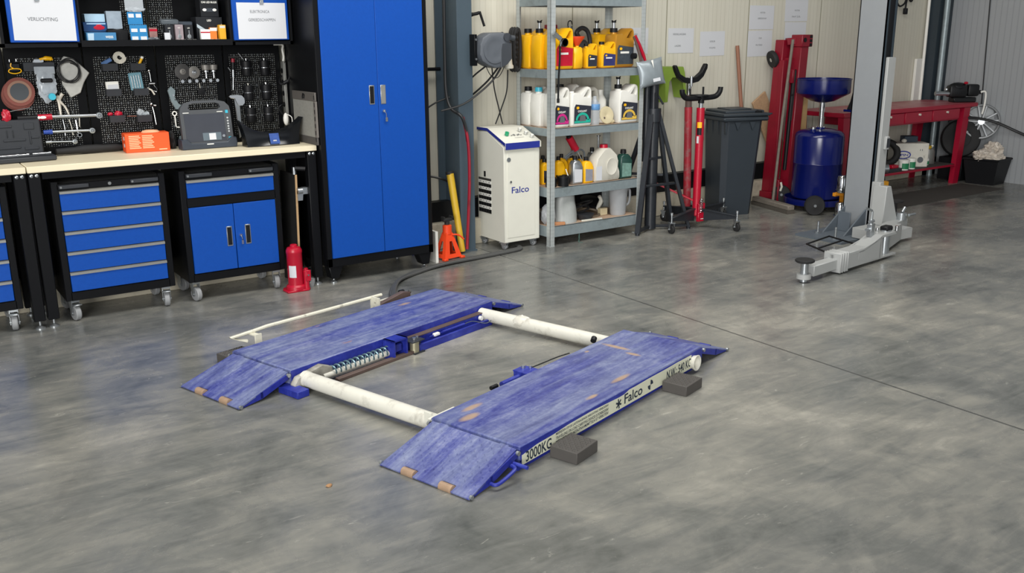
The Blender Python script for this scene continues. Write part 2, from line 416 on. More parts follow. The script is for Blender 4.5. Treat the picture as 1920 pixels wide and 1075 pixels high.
# cross tubes
for u, v0, v1, fl in ((.058, .47, 1.29, 0), (1.293, .436, 1.29, 0)):
    MB().cyl((u, -v0, .047), (u, -v1, .047), .0345, seg=24).out('cross_tube', tube_w, lift)
mb = MB()
mb.lathe([(.026, 0), (.031, 0), (.034, .012), (.038, .022), (.036, .024), (.028, .02), (.024, -.03), (.0, -.03)], (0, 0, 0), 22, TR((1.30, -1.722, .048)) @ RX(PI/2)); mb.out('tube_end', tube_w, lift)
MB().cyl((.058, -.452, .047), (.058, -.474, .047), .037, seg=24).out('tube_collar', tube_w, lift)
MB().prism([(-.012, .036), (.012, .066), (.15, .088), (.205, .066), (.212, .02), (.03, .012), (-.004, .02)], -.468, -.434, 'y', .003).out('mounting_block', mat('dirty_grey_casting', 'a9a69c', .7, var=.25, vs=30, dirt='77746c'), lift)
MB().bx(-.05, .012, -.535, -.40, .001, .032, .001).out('end_plate', sblue, lift)
MB().bx(.2, .72, -.515, -.487, .0, .016, .002).out('floor_rail', brown, lift)
sp = [(.2+.38*i/180, -.462+.021*math.cos(i*2*PI*13/180), .044+.021*math.sin(i*2*PI*13/180)) for i in range(181)]
MB().tube(sp, .0042, 6).out('spring', mat('spring_steel', '6f8b96', .35, .6), lift)
MB().cyl((.15, -.465, .03), (.6, -.465, .03), .014).out('piston_rod', tube_w, lift)
mb = MB(); mb.bx(.556, .566, -.51, -.435, 0, .098); mb.bx(.64, .65, -.51, -.435, 0, .098); mb.bx(.556, .65, -.51, -.435, .09, .098)
mb.bx(.58, .63, -.49, -.45, .03, .07, .003); mb.out('yoke', sblue, lift)
mb = MB(); mb.cyl((.705, -.5, .006), (.705, -.5, .062), .024, seg=20); mb.out('guide_roller', mat('worn_roller_steel', 'a9a48c', .4, .7), lift)
mb = MB(); mb.bx(.665, .75, -.53, -.46, .062, .068, .001); mb.bx(.738, .75, -.50, -.46, .004, .064); mb.bx(.68, .75, -.53, -.46, 0, .006); rbk = mb.out('roller_bracket', darkpl, lift)
for x_, y_, r_, z_ in ((.705, -.5, .01, .078), (.735, -.49, .007, .076)): MB().cyl((x_, y_, .068), (x_, y_, z_), r_).out('bolt', steel, rbk)
mb = MB(); mb.bx(.66, 1.285, -.468, -.436, .006, .062, .002); mb.mat(1).bx(.665, 1.275, -.47, -.434, .062, .066); mb.mat(0)
mb.bx(.73, 1.29, -.515, -.5, 0, .036, .001); mb.bx(.73, 1.29, -.505, -.46, 0, .008); mb.out('lifting_arm', [sblue, brown], lift)
mb = MB(); mb.cyl((.93, -.482, .046), (1.1, -.482, .046), .007); mb.cyl((.83, -.485, .046), (.93, -.482, .046), .003); mb.out('air_cylinder', sblue, lift)
MB().bx(.86, .9, -.495, -.475, .04, .055, .003).out('air_fitting', white, lift)
MB().cyl((1.235, -.474, .045), (1.235, -.49, .045), .012).out('air_fitting', white, lift)
MB().blob((1.293, -.72, .055), (.042, .055, .034), .25, 5, 3, 3).out('wrapped_joint', natural, lift)
MB().tube([(1.1, -.482, .046), (1.16, -.49, .048), (1.22, -.53, .03), (1.27, -.53, .04), (1.29, -.5, .055)], .0025, 5, sub=6).out('air_hose', smoke, lift)
# twin mechanism beside the near platform, only its top shows over the deck
mb = MB(); mb.bx(.61, .69, -1.285, -1.2, .088, .094, .001); mb.bx(.61, .62, -1.28, -1.205, 0, .09); mb.bx(.61, .66, -1.283, -1.275, 0, .09); mb.mat(1); mb.cyl((.66, -1.22, .094), (.66, -1.22, .106), .01); mb.cyl((.68, -1.245, .094), (.68, -1.245, .104), .007)
mb.out('latch_bracket', [sblue, steel], lift)
mb = MB(); mb.cyl((.49, -1.235, .07), (.61, -1.235, .07), .013); mb.mat(1); mb.cyl((.40, -1.25, .085), (.44, -1.25, .085), .009); mb.tube([(.42, -1.25, .085), (.45, -1.26, .065), (.49, -1.24, .065)], .005, 6); mb.out('latch_piston', [sblue, blackpl], lift)
MB().tube([(.68, -1.24, .09), (.75, -1.262, .1), (.84, -1.275, .105), (.93, -1.28, .1)], .003, 5, sub=5).out('air_hose', blacktube, lift)
MB().cyl((1.155, -1.262, .095), (1.175, -1.255, .105), .014, seg=14).out('limit_switch', blackpl, lift)
mb = MB(); mb.bx(.0, .15, -1.284, -1.262, .08, .088, .001); mb.bx(.0, .15, -1.284, -1.278, .03, .088); mb.bx(.02, .03, -1.262, -1.225, .06, .1); mb.out('white_bracket', whitepaint, lift)
# release bar on the far side
cw = mat('chipped_white_bar', 'd6d3c2', .5, dirt='5c564c', dirtk=.3, dirts=16)
MB().tube([(.175, .13, .073), (.083, .13, .112), (.22, .131, .114), (.30, .13, .119), (.64, .13, .112), (1.086, .13, .106)], .0095, 8).out('release_bar', cw, lift)
mb = MB(); mb.bx(.186, .226, .075, .082, .012, .112, .001); mb.bx(.186, .226, .0, .082, .012, .02); mb.bx(.19, .22, .08, .135, .102, .108); mb.out('bar_bracket', cw, lift)
mb = MB(); mb.bx(1.0, 1.01, .06, .13, .0, .115); mb.bx(1.0, 1.27, .085, .1, .08, .09); mb.mat(1); mb.cyl((1.2, .1, .098), (1.23, .1, .098), .014); mb.out('bar_bracket', [cw, blackpl], lift)
MB().prism([(1.012, .0), (1.245, .0), (1.245, .10), (1.19, .112), (1.012, .082)], .055, .085, 'y', .002).out('guard_plate', brown, lift)
# sticker on the near side
def band(poly, y0, y1):
    m = MB(); m.prism(poly, y0, y1, 'y'); return m
top = [(.008, .062), (.1, .0735), (.2, .075), (.3, .082), (.45, .084), (.6, .079), (.66, .0765), (.7, .0775), (.74, .0865), (.8, .086), (.9, .088), (1.05, .087), (1.15, .089), (1.282, .0875)]
st = band([(.008, .0235), (1.282, .0215)]+top[::-1], -1.7215, -1.7225).out('sticker', mat('cream_sticker', 'd5d6bf', .5, var=.04), p2)
Y = -1.7232; X_ = (1, 0, 0); U_ = (0, 0, 1)
for tx, x, z, w, h, of in (('3000KG', .03, .027, .157, .042, .016), ('MEERIJDEN OP DE LASTDRAGENDE INRICHTING VERBODEN!', .215, .0635, .362, .0125, .014),
        ('TRAVELLING ON LOAD CARRYING DEVICES IS FORBIDDEN!', .215, .0475, .362, .0125, .014), ('MITFAHREN AUF LASTAUFNAHMEMITTELN IST VERBOTEN!', .215, .0315, .362, .0125, .014),
        ('Falco', .70, .034, .145, .043, .016), ('N.W.: 540 KG', 1.054, .034, .224, .041, .02)):
    t = MB(); t.text(tx, (x, Y, z), X_, U_, w, h, of); t.out('lettering', darkink, st)
t = MB()
for a in (0, 60, 120):
    T = TR((.656, Y, .05)) @ RY(R(a+20)); t.raw([(-.022, 0, -.004), (.022, 0, -.004), (.022, 0, .004), (-.022, 0, .004)], [(0, 1, 2, 3)], T)
t.out('star_mark', darkink, st)
t = MB()
for q in (0, 2):
    pts = [(.912, Y, .055)]+[(.912+.022*math.cos(PI/2*q+PI/2*i/8), Y, .055+.022*math.sin(PI/2*q+PI/2*i/8)) for i in range(9)]
    t.raw(pts, [tuple(range(10))])
t.out('round_mark', darkink, st)
# rubber lifting blocks
def rub_block(u, v, label, rz=0, s=(.145, .12)):
    m = MB(); m.bx(-s[0]/2, s[0]/2, -s[1]/2, s[1]/2, 0, .046, .002)
    for i in range(9):
        for j in range(8):
            x = -s[0]/2+.012+i*(s[0]-.024)/8; y = -s[1]/2+.012+j*(s[1]-.024)/7
            m.raw([(-.006, -.003, 0), (.006, -.003, 0), (.006, .003, 0), (-.006, .003, 0), (-.004, -.0015, .003), (.004, -.0015, .003), (.004, .0015, .003), (-.004, .0015, .003)],
                  [(4, 5, 6, 7), (0, 1, 5, 4), (1, 2, 6, 5), (2, 3, 7, 6), (3, 0, 4, 7)], TR((x, y, .046)) @ RZ(R(45 if (i+j) % 2 else -45)))
    c, s_ = math.cos(LR), math.sin(LR)
    return one(m, 'rubber_block', mat('ribbed_grey_rubber', '4a4744', .7, var=.15), label, 'rubber block', (1.2543+u*c+v*s_, 4.162+u*s_-v*c, 0), LR+rz, 'rubber blocks by the lift')
rub_block(.238, 1.79, 'black ribbed rubber block beside the 3000KG end of the lift', R(2))
rub_block(1.075, 1.79, 'black ribbed rubber block beside the N.W. 540 KG end of the lift')
rub_block(.09, -.09, 'black ribbed rubber block mostly hidden behind the far platform of the lift', 0, (.145, .14))
# ------------------------------------------------------------------ workbenches
YF = 5.39          # bench front
def bench(x0, x1, name, label):
    r = thing(name, label, 'workbench', ((x0+x1)/2, 5.62, 0)); o = r.location
    def L(x): return x-o.x
    def Q(y): return y-o.y
    m = MB(); m.bx(L(x0), L(x1), Q(YF), Q(5.855), .844, .878, .003); m.out('worktop', maple, r)
    m = MB(); m.bx(L(x0+.07), L(x1-.07), Q(YF+.02), Q(YF+.035), .806, .843); m.bx(L(x0+.07), L(x1-.07), Q(5.81), Q(5.825), .775, .843); m.out('rail', black, r)
    for x in (x0+.002, x1-.062):
        for y in (YF+.008, 5.785):
            if y > 5.5: y = 5.72
            m = MB(); m.bx(L(x), L(x+.058), Q(y), Q(y+.055), .045, .843, .004); g = m.out('leg', black, r)
            m = MB(); m.lathe([(.026, 0), (.026, .006), (.012, .014), (.006, .018), (.006, .05), (0, .05)], (L(x+.029), Q(y+.027), 0), 14); m.out('foot', steel, g)
            if y < 5.5:
                for q in (.016, .041):
                    m = MB(); m.lathe([(.0, .004), (.005, .004), (.009, .001), (.009, 0)][::-1], (0, 0, 0), 12, TR((L(x+q), Q(y-.0003), .828)) @ RX(PI/2)); m.out('bolt', steel, g)
    return r
bench(-1.05, .645, 'workbench', 'black legged workbench at the left edge of the photo, behind the open tool case')
bench(.65, 2.252, 'workbench', 'long black workbench with pale wooden top between drawer chest and tall blue cabinet')
# pegboard panels
def peg_mat():
    x = N('perforated_black_steel'); v = x.co(); q = x.n('ShaderNodeSeparateXYZ'); x.l(v, q.inputs[0]); X, Z = q.outputs[0], q.outputs[2]
    def cell(c, p, off=0.): return x.math('SUBTRACT', x.math('MULTIPLY', x.math('FRACT', x.math('DIVIDE', x.math('ADD', c, off+40*p), p)), p), p/2)
    a, b = cell(X, .0125), cell(Z, .0125)
    d = x.math('SQRT', x.math('ADD', x.math('MULTIPLY', a, a), x.math('MULTIPLY', b, b)))
    dots = x.math('LESS_THAN', d, .0027)
    row = x.math('FLOOR', x.math('DIVIDE', x.math('ADD', Z, 2.), .0375))
    odd = x.math('MODULO', row, 2.)
    kx = cell(x.math('ADD', X, x.math('MULTIPLY', odd, .0187)), .0375); kz = cell(Z, .0375, 2.)
    e = x.math('ADD', x.math('POWER', x.math('DIVIDE', kx, .0046), 2.), x.math('POWER', x.math('DIVIDE', kz, .0085), 2.))
    key = x.math('LESS_THAN', e, 1.); near = x.math('LESS_THAN', e, 2.6)
    inx = x.math('MULTIPLY', x.math('LESS_THAN', x.math('ABSOLUTE', X), .145), x.math('LESS_THAN', x.math('ABSOLUTE', x.math('SUBTRACT', Z, .29)), .245))
    dots = x.math('MULTIPLY', x.math('MULTIPLY', dots, x.math('SUBTRACT', 1., near)), inx); key = x.math('MULTIPLY', key, inx)
    col = x.mix(key, lin('08090b'), lin('55585a')); col = x.mix(dots, col, lin('8f908c'))
    x.base(col).set(.42, **{'Specular IOR Level': .15}); return x.m
peg = peg_mat()
for i, (x0, w) in enumerate(((-.13, .396), (.27, .396), (.674, .394), (1.074, .394), (1.474, .394), (1.874, .36))):
    m = MB(); m.bx(-w/2, w/2, -.006, .006, 0, .59, .002)
    one(m, 'pegboard_panel', peg, ['black perforated panel left of the abrasive discs, at the photo edge', 'black perforated panel just left of the abrasive discs', 'black perforated panel behind abrasive discs and torque wrenches', 'black perforated panel holding six small black bins',
        'black perforated panel holding the wire brush wheels', 'black perforated panel holding the black cup pots'][i], 'pegboard', (x0+w/2, 5.864, .882), 0, 'perforated wall panels above the workbench')
# wall cabinets
def wall_cab(x0, x1, label, d0, d1):
    r = thing('wall_cabinet', label, 'cabinet', ((x0+x1)/2, 5.62, 1.475)); cx = r.location.x
    m = MB(); a, b = x0-cx, x1-cx
    for q in ((a, a+.016), (b-.016, b)): m.bx(*q, .006, .24, 0, .45)
    m.bx(a, b, .006, .24, 0, .02); m.bx(a, b, .006, .24, .43, .45); m.bx(a, b, .22, .24, 0, .45); m.out('carcass', black, r)
    m = MB(); m.bx(d0-cx, d1-cx, -.008, .005, .026, .44, .003); d = m.out('door', blue, r)
    m = MB(); m.bx(-.012, .012, -.016, -.008, .232, .262, .002); m.out('latch', chrome, d)
    return r
wall_cab(.645, 1.030, 'black wall cabinet with the blue flap door labelled verlichting', .688, 1.024)
wall_cab(1.864, 2.238, 'black wall cabinet with the blue flap door labelled elektronica gereedschappen', 1.870, 2.212)
r = thing('wall_shelf', 'open black wall shelf full of bulb boxes between two blue flap doors', 'shelf', (1.447, 5.62, 1.475))
m = MB(); m.bx(-.415, .415, .004, .24, 0, .021); m.bx(-.415, .415, 0, .008, 0, .034); m.out('shelf_board', black, r)
m = MB(); m.bx(-.415, -.405, .004, .24, .021, .45); m.out('side_panel', black, r)
m = MB(); m.bx(.405, .415, .004, .24, .021, .45); m.out('side_panel', black, r)
for c in (-.205, .205):
    m = MB(TR((c, 0, 0))); m.bx(-.198, .198, .228, .236, .021, .45); o = m.out('back_panel', peg, r)
m = MB(); m.bx(-.415, .415, .004, .24, .43, .45); m.out('top_panel', black, r)
# tidy paper labels
def sheet(x0, x1, z0, z1, y, lines, label, rot=0, group='paper labels', tape=None, inkm=ink):
    cx, cz = (x0+x1)/2, (z0+z1)/2
    r = thing('paper_sign', label, 'paper sign', (cx, y, cz), 0, group); T = RY(rot)
    m = MB(T); m.bx(-(x1-x0)/2, (x1-x0)/2, -.0008, 0, -(z1-z0)/2, (z1-z0)/2); m.out('sheet', paper, r)
    if lines:
        for s, px, pz, w, h in lines: t = MB(T); t.text(s, (px, -.0014, pz), (1, 0, 0), (0, 0, 1), w, h, .0, 'C'); t.out('lettering', inkm, r)
    return r
sheet(.709, 1.011, 1.510, 1.722, 5.6118, [('VERLICHTING', -.005, -.006, .145, .0185)], 'white sheet reading verlichting on the left blue flap door', R(1), 'paper signs on the flap doors')
sheet(1.898, 2.196, 1.508, 1.716, 5.6118, [('ELEKTRONICA', -.01, .045, .118, .0165), ('GEREEDSCHAPPEN', 0, -.002, .166, .0165)], 'white sheet reading elektronica gereedschappen on the right blue flap door', 0, 'paper signs on the flap doors')
# ------------------------------------------------------------------ tool chests
def castor(par, x, y, z1, brake=False, r=.042, rz=0, sw=0):
    m = MB(TR((x, y, 0)) @ RZ(rz)); m.bx(-.03, .03, -.035, .035, z1-.004, z1)
    for q in (-.021, .021): m.prism([(-.016, z1-.004), (.022, z1-.004), (.012+sw, r-.012), (-.008+sw, r-.012)], q-.0015, q+.0015, 'x')
    m.bx(-.022, .022, -.02, .024, z1-.02, z1-.004)
    if brake: m.bx(-.022, .022, -.055, -.012, z1-.034, z1-.026, .003)
    m.cyl((-.026, sw, r), (.026, sw, r), .006, seg=8)
    o = m.out('castor', steel, par)
    m = MB(TR((x, y, 0)) @ RZ(rz)); T = TR((0, sw, r)) @ RY(PI/2)
    m.lathe([(.012, -.015), (r-.004, -.015), (r, -.010), (r, .010), (r-.004, .015), (.012, .015)], (0, 0, 0), 24, T); m.out('wheel', greyrub, o)
    return o
topmat = mat('dusty_rubber_mat', '3f4142', .8, var=.2)
def chest(x0, x1, name, label, cat, kind):
    cx = (x0+x1)/2; Y0 = 5.435
    r = thing(name, label, cat, (cx, 5.65, 0)); w = (x1-x0)/2; y = Y0-5.65; yb = .175
    m = MB(); m.bx(-w, w, y+.012, yb, .122, .758, .004)
    for q in (-w, w-.036): m.bx(q, q+.036, y, y+.02, .122, .784, .003)
    m.bx(-w+.03, w-.03, y, y+.02, .122, .168); m.bx(-w+.03, w-.03, y, y+.02, .738, .768)
    m.bx(-w, -w+.006, y+.012, yb, .755, .784); m.bx(w-.006, w, y+.012, yb, .755, .784); m.bx(-w, w, yb-.006, yb, .755, .784)
    if kind == 'door': m.bx(-w+.03, w-.03, y, y+.02, .572, .622)
    m.out('body', black, r)
    m = MB(); m.bx(-w+.008, w-.008, y+.014, yb-.008, .759, .766); m.out('top_mat', topmat, r)
    a, b = -w+.037, w-.037
    def drawer(z0, z1):
        m = MB(); m.bx(a, b, y-.006, y+.012, z0, z1-.013, .002); d = m.out('drawer', blue, r)
        m = MB(); m.prism([(y-.012, z1-.016), (y-.012, z1-.004), (y, z1), (y+.01, z1), (y+.01, z1-.013), (y-.006, z1-.013)], a, b, 'x'); m.out('drawer_handle', alu, d)
    if kind == 'drawers':
        for k in range(5): drawer(.174+k*.1122, .174+(k+1)*.1122-.003)
        m = MB(); m.cyl((.0, y-.006, .752), (0, y, .752), .009, seg=14); m.out('lock', chrome, r)
    else:
        drawer(.624, .728)
        for s, x_, xe in ((-1, a, -.002), (1, .002, b)):
            m = MB(); m.bx(x_, xe, y-.006, y+.012, .174, .566, .002); d = m.out('door', blue, r)
            c = -.036 if s < 0 else .076; m = MB(); m.bx(c-.017, c+.017, y-.009, y-.005, .315, .435, .002); m.mat(1).bx(c-.012, c+.012, y-.0098, y-.0085, .322, .428)
            m.out('recessed_handle', [alu if False else steel, blackpl], d)
        m = MB(); m.cyl((.03, y-.016, .375), (.03, y-.005, .375), .008, seg=12); m.tube([(.03, y-.016, .375), (.034, y-.02, .36), (.036, y-.018, .335)], .003, 6); m.bx(.03, .042, y-.02, y-.017, .32, .345); m.out('key', chrome, r)
    for c in (-w*.62, w*.62):
        m = MB(); m.bx(c-.075, c+.075, y-.014, y-.004, .742, .763, .003)
        m.mat(1)
        m.cyl((c-.065, y-.016, .752), (c-.065, y-.013, .752), .006, seg=10); m.out('tray_clip', [darkpl, chrome], r)
    for k, (x, yy) in enumerate(((-w+.045, y+.055), (w-.045, y+.055), (-w+.045, yb-.05), (w-.045, yb-.05))): castor(r, x, yy, .122, k < 2 and kind == 'drawers', rz=(.25, -.15, .4, .2)[k], sw=-.012)
    return r
chest(-.045, .546, 'tool_chest', 'blue five drawer tool chest cut off by the left photo edge', 'tool chest', 'drawers')
chest(.757, 1.345, 'tool_chest', 'blue five drawer tool chest beside the two black bench legs', 'tool chest', 'drawers')
chest(1.424, 2.015, 'tool_cabinet', 'blue rolling tool cabinet with two doors beside the red bottle jack', 'tool cabinet', 'door')
# ------------------------------------------------------------------ tall cabinet
r = thing('tall_cabinet', 'tall blue two-door metal cabinet beside the workbench', 'cabinet', (2.641, 5.6, 0)); w = .38; y = -.254
m = MB(); m.bx(-w, w, y+.012, .24, .11, 1.95, .003)
for q in (-w, w-.033): m.bx(q, q+.033, y, y+.015, .11, 1.95, .002)
m.bx(-w, w, y, y+.015, .11, .163); m.bx(-w, w, y, y+.015, 1.91, 1.95); m.out('body', black, r)
for s, a, b in ((-1, -.347, .016), (1, .018, .347)):
    m = MB(); m.bx(a, b, y-.008, y+.01, .166, 1.905, .002); d = m.out('door', blue, r)
    c = -.027 if s < 0 else .051
    m = MB(); m.bx(c-.018, c+.018, y-.011, y-.007, 1.108, 1.226, .002); m.mat(1).bx(c-.013, c+.013, y-.0118, y-.0105, 1.115, 1.219); m.out('recessed_handle', [steel, blackpl if s < 0 else alu], d)
m = MB(); m.cyl((.05, y-.018, 1.066), (.05, y-.007, 1.066), .009, seg=12); m.tube([(.05, y-.018, 1.066), (.06, y-.022, 1.05), (.062, y-.02, 1.02)], .003, 6); m.bx(.055, .07, y-.022, y-.019, 1.0, 1.025); m.out('key', chrome, r)
for x, yy in ((-w+.06, y+.05), (w-.06, y+.05), (-w+.06, .19), (w-.06, .19)):
    m = MB(); k = 1 if x > 0 else -1
    m.prism([(x-.05, .11), (x+.05, .11), (x+.025+k*.01, .03), (x-.025+k*.01, .03)], yy-.04, yy+.04, 'y', .004); g = m.out('leg', black, r)
    m = MB(); m.lathe([(.022, 0), (.022, .008), (.01, .016), (.007, .02), (.007, .034)], (x+k*.01, yy-.01, 0), 14); m.out('foot', steel, g)
# ------------------------------------------------------------------ under and on the bench
r = thing('bottle_jack', 'red hydraulic bottle jack with pale label standing on the floor', 'bottle jack', (2.045, 5.352, 0))
m = MB(); m.prism([(-.075, -.055), (.06, -.06), (.082, -.03), (.08, .045), (.05, .06), (-.06, .06), (-.08, .02)], 0, .012, 'z', .003); m.lathe([(.062, .012), (.06, .03), (.05, .04)], (0, 0, 0), 20); m.out('base', red, r)
m = MB(); m.lathe([(.047, .03), (.047, .235), (.049, .24), (.049, .255), (.04, .272), (.022, .278), (.022, .288), (.016, .292), (0, .292)], (0, 0, 0), 28); m.out('cylinder', red, r)
m = MB(); m.lathe([(.0478, .09), (.0478, .16)], (0, 0, 0), 40); m2 = MB()
m2.raw([(.048*math.cos(t), .048*math.sin(t), z) for z in (.09, .165) for t in [R(200+i*7) for i in range(9)]], [(i, i+1, 10+i, 9+i) for i in range(8)]); m2.out('sticker', paper, r)
m = MB(); m.lathe([(.018, .012), (.018, .12), (.012, .125), (.012, .14), (0, .14)], (.055, -.035, 0), 14); m.bx(.045, .078, -.058, -.05, .06, .13, .003); m.bx(.045, .078, -.02, -.012, .06, .13, .003); m.mat(1); m.cyl((.06, -.064, .1), (.06, -.005, .1), .006); m.cyl((.07, -.062, .05), (.07, -.01, .05), .006); m.out('pump', [red, chrome], r)
m = MB(TR((0, 0, .0)) @ RY(R(1.5))); m.bx(-.006, .006, -.05, .2, 0, .70); m.mat(1).bx(-.0065, .0065, -.054, -.05, 0, .70); one(m, 'board', [mat('scuffed_black_board', '242424', .6, var=.4, vs=30), plyedge], 'black scuffed board with bare wood edge leaning upright behind the bottle jack', 'board', (2.11, 5.50, 0))
m = MB(); m.cyl((0, 0, .70), (0, 0, .745), .012); m.mat(1).cyl((0, -.02, .74), (.055, -.045, .735), .014)
one(m, 'screw_clamp', [steel, blackpl], 'small clamp with black handle on top of the leaning board', 'clamp', (2.128, 5.47, 0))
m = MB(); m.lathe([(.02, .012), (.02, .03), (.034, .046), (.04, .046), (.042, .03), (.034, 0), (0, 0)][::-1], (0, 0, 0), 24); m.mat(1).lathe([(.016, .03), (.012, .05), (0, .05)], (0, 0, 0), 12)
one(m, 'tape_roll', [greyrub, steel], 'grey ring shaped cup on the floor right of the bottle jack', 'ring', (2.142, 5.392, 0))
m = MB(); m.cyl((0, 0, 0), (.05, 0, 0), .02); m.prism([(0, -.06), (.03, -.06), (.035, -.02), (.02, 0), (0, 0)], -.006, .006, 'y'); m.bx(.03, .06, -.02, .02, -.02, .02)
one(m, 'clamp', steel, 'zinc clamp fixed to the bench leg behind the leaning board', 'clamp', (2.128, 5.44, .60))
# open tool case
r = thing('tool_case', 'open black moulded tool case with empty slots on the left bench end', 'tool case', (.66, 5.64, .879), R(4))
m = MB(); m.bx(-.26, .17, -.05, .12, 0, .028, .006); m.bx(-.24, .15, -.035, .1, .028, .034, .004); m.out('case_base', darkpl, r)
m = MB(TR((0, .11, .02)) @ RX(R(-4))); m.bx(-.25, .145, 0, .03, 0, .195, .008)
for q in ((-.2, -.12, .15, .165), (-.06, .0, .155, .168), (.06, .11, .14, .175), (-.05, .06, .08, .092), (.08, .088, .06, .13), (-.21, -.1, .1, .106), (-.1, .03, .04, .05), (.05, .12, .03, .045), (-.22, -.18, .02, .05), (-.03, -.026, .1, .14), (0, .004, .1, .14), (.09, .13, .09, .1)):
    m.mat(0).bx(q[0], q[1], -.005, .002, q[2], q[3], .0015)
m.out('case_lid', darkpl, r)
for k, (a, b, z) in enumerate(((.06, .14, .036), (-.1, -.02, .035), (-.02, .03, .035))):
    m = MB(); m.cyl((a, -.0, z), (b, .0, z), .006, seg=10); m.cyl((b, 0, z), (b+.012, 0, z), .009, seg=10); m.out('socket_bit', chrome, r)
# orange carton
r = thing('glove_box', 'bright orange carton of gloves with printed text on the bench', 'carton', (1.335, 5.72, .879), R(-3))
m = MB(); m.bx(-.122, .122, -.045, .06, 0, .108, .002); m.out('box', orangebox, r)
m = MB()
for c in (-.07, .003):
    for k in range(8): m.bx(c-.032, c+.032-.012*((k*7) % 3)/2, -.0458, -.045, .022+k*.0098, .0275+k*.0098)
m.bx(.06, .105, -.0458, -.045, .008, .0145); m.mat(1)
for z in (.03, .07): m.bx(-.1228, -.122, -.02, .01, z, z+.02)
m.out('print', [peach, paper], r)
m = MB(); m.blob((.03, .01, .108), (.05, .03, .016), .5, 3, 2, 2, .1065); m.out('glove', peach, r)
# rugged tablet in dock
r = thing('tablet_computer', 'rugged grey tablet computer with carry handle standing in its dock', 'tablet computer', (1.674, 5.64, .879), R(0))
m = MB(); m.prism([(-.165, 0), (.16, 0), (.165, .025), (.16, .06), (.125, .06), (.105, .035), (-.11, .035), (-.13, .06), (-.165, .06)], -.03, .06, 'y', .004); m.out('dock', mat('blue_grey_plastic', '343b46', .45), r)
TT = TR((0, .0, .022)) @ RX(R(-8)); m = MB(TT)
out_ = [(-.147, 0), (.14, 0), (.147, .02), (.147, .19), (.142, .22), (.118, .246), (.07, .258), (-.075, .258), (-.122, .246), (-.145, .22), (-.152, .19), (-.152, .02)]
inn = [(-.09, .205), (.075, .205), (.09, .217), (.083, .235), (.06, .243), (-.072, .243), (-.095, .235), (-.102, .217)]
def ringprism(mb, o, i, y0, y1):
    # outline with one hole, bridged
    b = bmesh.new()
    for y in (y0, y1):
        vo = [b.verts.new((p[0], y, p[1])) for p in o]; vi = [b.verts.new((p[0], y, p[1])) for p in i]
        es = [b.edges.new((vo[k], vo[(k+1) % len(vo)])) for k in range(len(vo))]+[b.edges.new((vi[k], vi[(k+1) % len(vi)])) for k in range(len(vi))]
        bmesh.ops.triangle_fill(b, use_beauty=True, edges=es)
    b.verts.ensure_lookup_table(); n, k = len(o), len(i); h = n+k
    for c, st in ((n, 0), (k, n)):
        for q in range(c): b.faces.new([b.verts[st+q], b.verts[st+(q+1) % c], b.verts[h+st+(q+1) % c], b.verts[h+st+q]])
    bmesh.ops.recalc_face_normals(b, faces=b.faces[:])
    return mb.bmr(b)
ringprism(m, out_, inn, -.018, .018); m.out('tablet_body', mat('tablet_grey', '45484c', .5, bump=.1, bs=300), r)
m = MB(TT); m.bx(-.132, .105, -.0195, -.018, .018, .18, .001); m.out('screen', mat('screen_grey', '3d4048', .25), r)
m = MB(TT)
for z in (.07, .085, .1, .116, .132, .15): m.cyl((.124, -.021, z), (.124, -.017, z), .0055, seg=10)
m.out('button_row', mat('button_grey', 'b5b8ba', .4), r)
m = MB(TT); m.bx(-.035, .075, -.0215, -.019, .022, .068, .001); m.mat(1).bx(.002, .042, -.022, -.0214, .026, .064); m.mat(2).cyl((.088, -.026, .045), (.088, -.018, .045), .008); m.out('label_plate', [mat('slate_label', '5d6a73', .4), paper, chrome], r)
for q, c in (((-.135, -.1, .187, .191), white), ((.065, .1, .187, .191), white), ((.116, .132, .178, .196), cyan), ((.118, .134, .028, .038), cyan)): m = MB(TT); m.bx(q[0], q[1], -.019, -.018, q[2], q[3]); m.out('badge', c, r)
m = MB(); m.bx(-.02, .02, -.0315, -.03, .024, .03); m.out('badge', white, r)
# black saddle shaped charger
r = thing('battery_charger', 'glossy black saddle shaped charger with blue label on the bench end', 'charger', (2.036, 5.58, .879))
gloss = mat('glossy_black_shell', '0c0f14', .22)
b = bmesh.new(); nx, nz = 24, 8; gr = []
def sad(u, v, s):  # u -1..1, v 0..1 (height), s side
    hw = .165+.035*v*v; top = .075+.085*abs(u)**2.4
    x = u*hw; z = .006*(1-abs(u))+v*top; dpt = (.065-.02*v)*(1-.35*abs(u)**2)+.03*(v-.5)**2
    return (x, s*dpt, z)
m = MB(); vs = []; fs = []
for s in (-1, 1):
    for j in range(nz+1):
        for i in range(nx+1): vs.append(sad(-1+2*i/nx, j/nz, s))
K = (nx+1)*(nz+1)
for s in (0, 1):
    for j in range(nz):
        for i in range(nx):
            a = s*K+j*(nx+1)+i; q = (a, a+1, a+nx+2, a+nx+1); fs.append(q if s == 0 else q[::-1])
for i in range(nx):
    a = nz*(nx+1)+i; fs.append((a, a+1, K+a+1, K+a)); fs.append((i, K+i, K+i+1, i+1))
for j in range(nz):
    a = j*(nx+1); fs.append((a, a+nx+1, K+a+nx+1, K+a)); a += nx; fs.append((a, K+a, K+a+nx+1, a+nx+1))
m.raw(vs, fs); m.out('shell', gloss, r, sm=55)
m = MB(); q = [(-.03, .012), (.03, .012), (.032, .05), (.03, .074), (-.03, .074), (-.032, .05)]
m.raw([(x, -.0745+.02*(z-.012)/.062, z) for x, z in ((-.03, .012), (.03, .012), (.03, .074), (-.03, .074))], [(0, 1, 2, 3)]); m.out('label', mat('blue_sticker', '2c4a8e', .35, var=.5, vs=30), r)
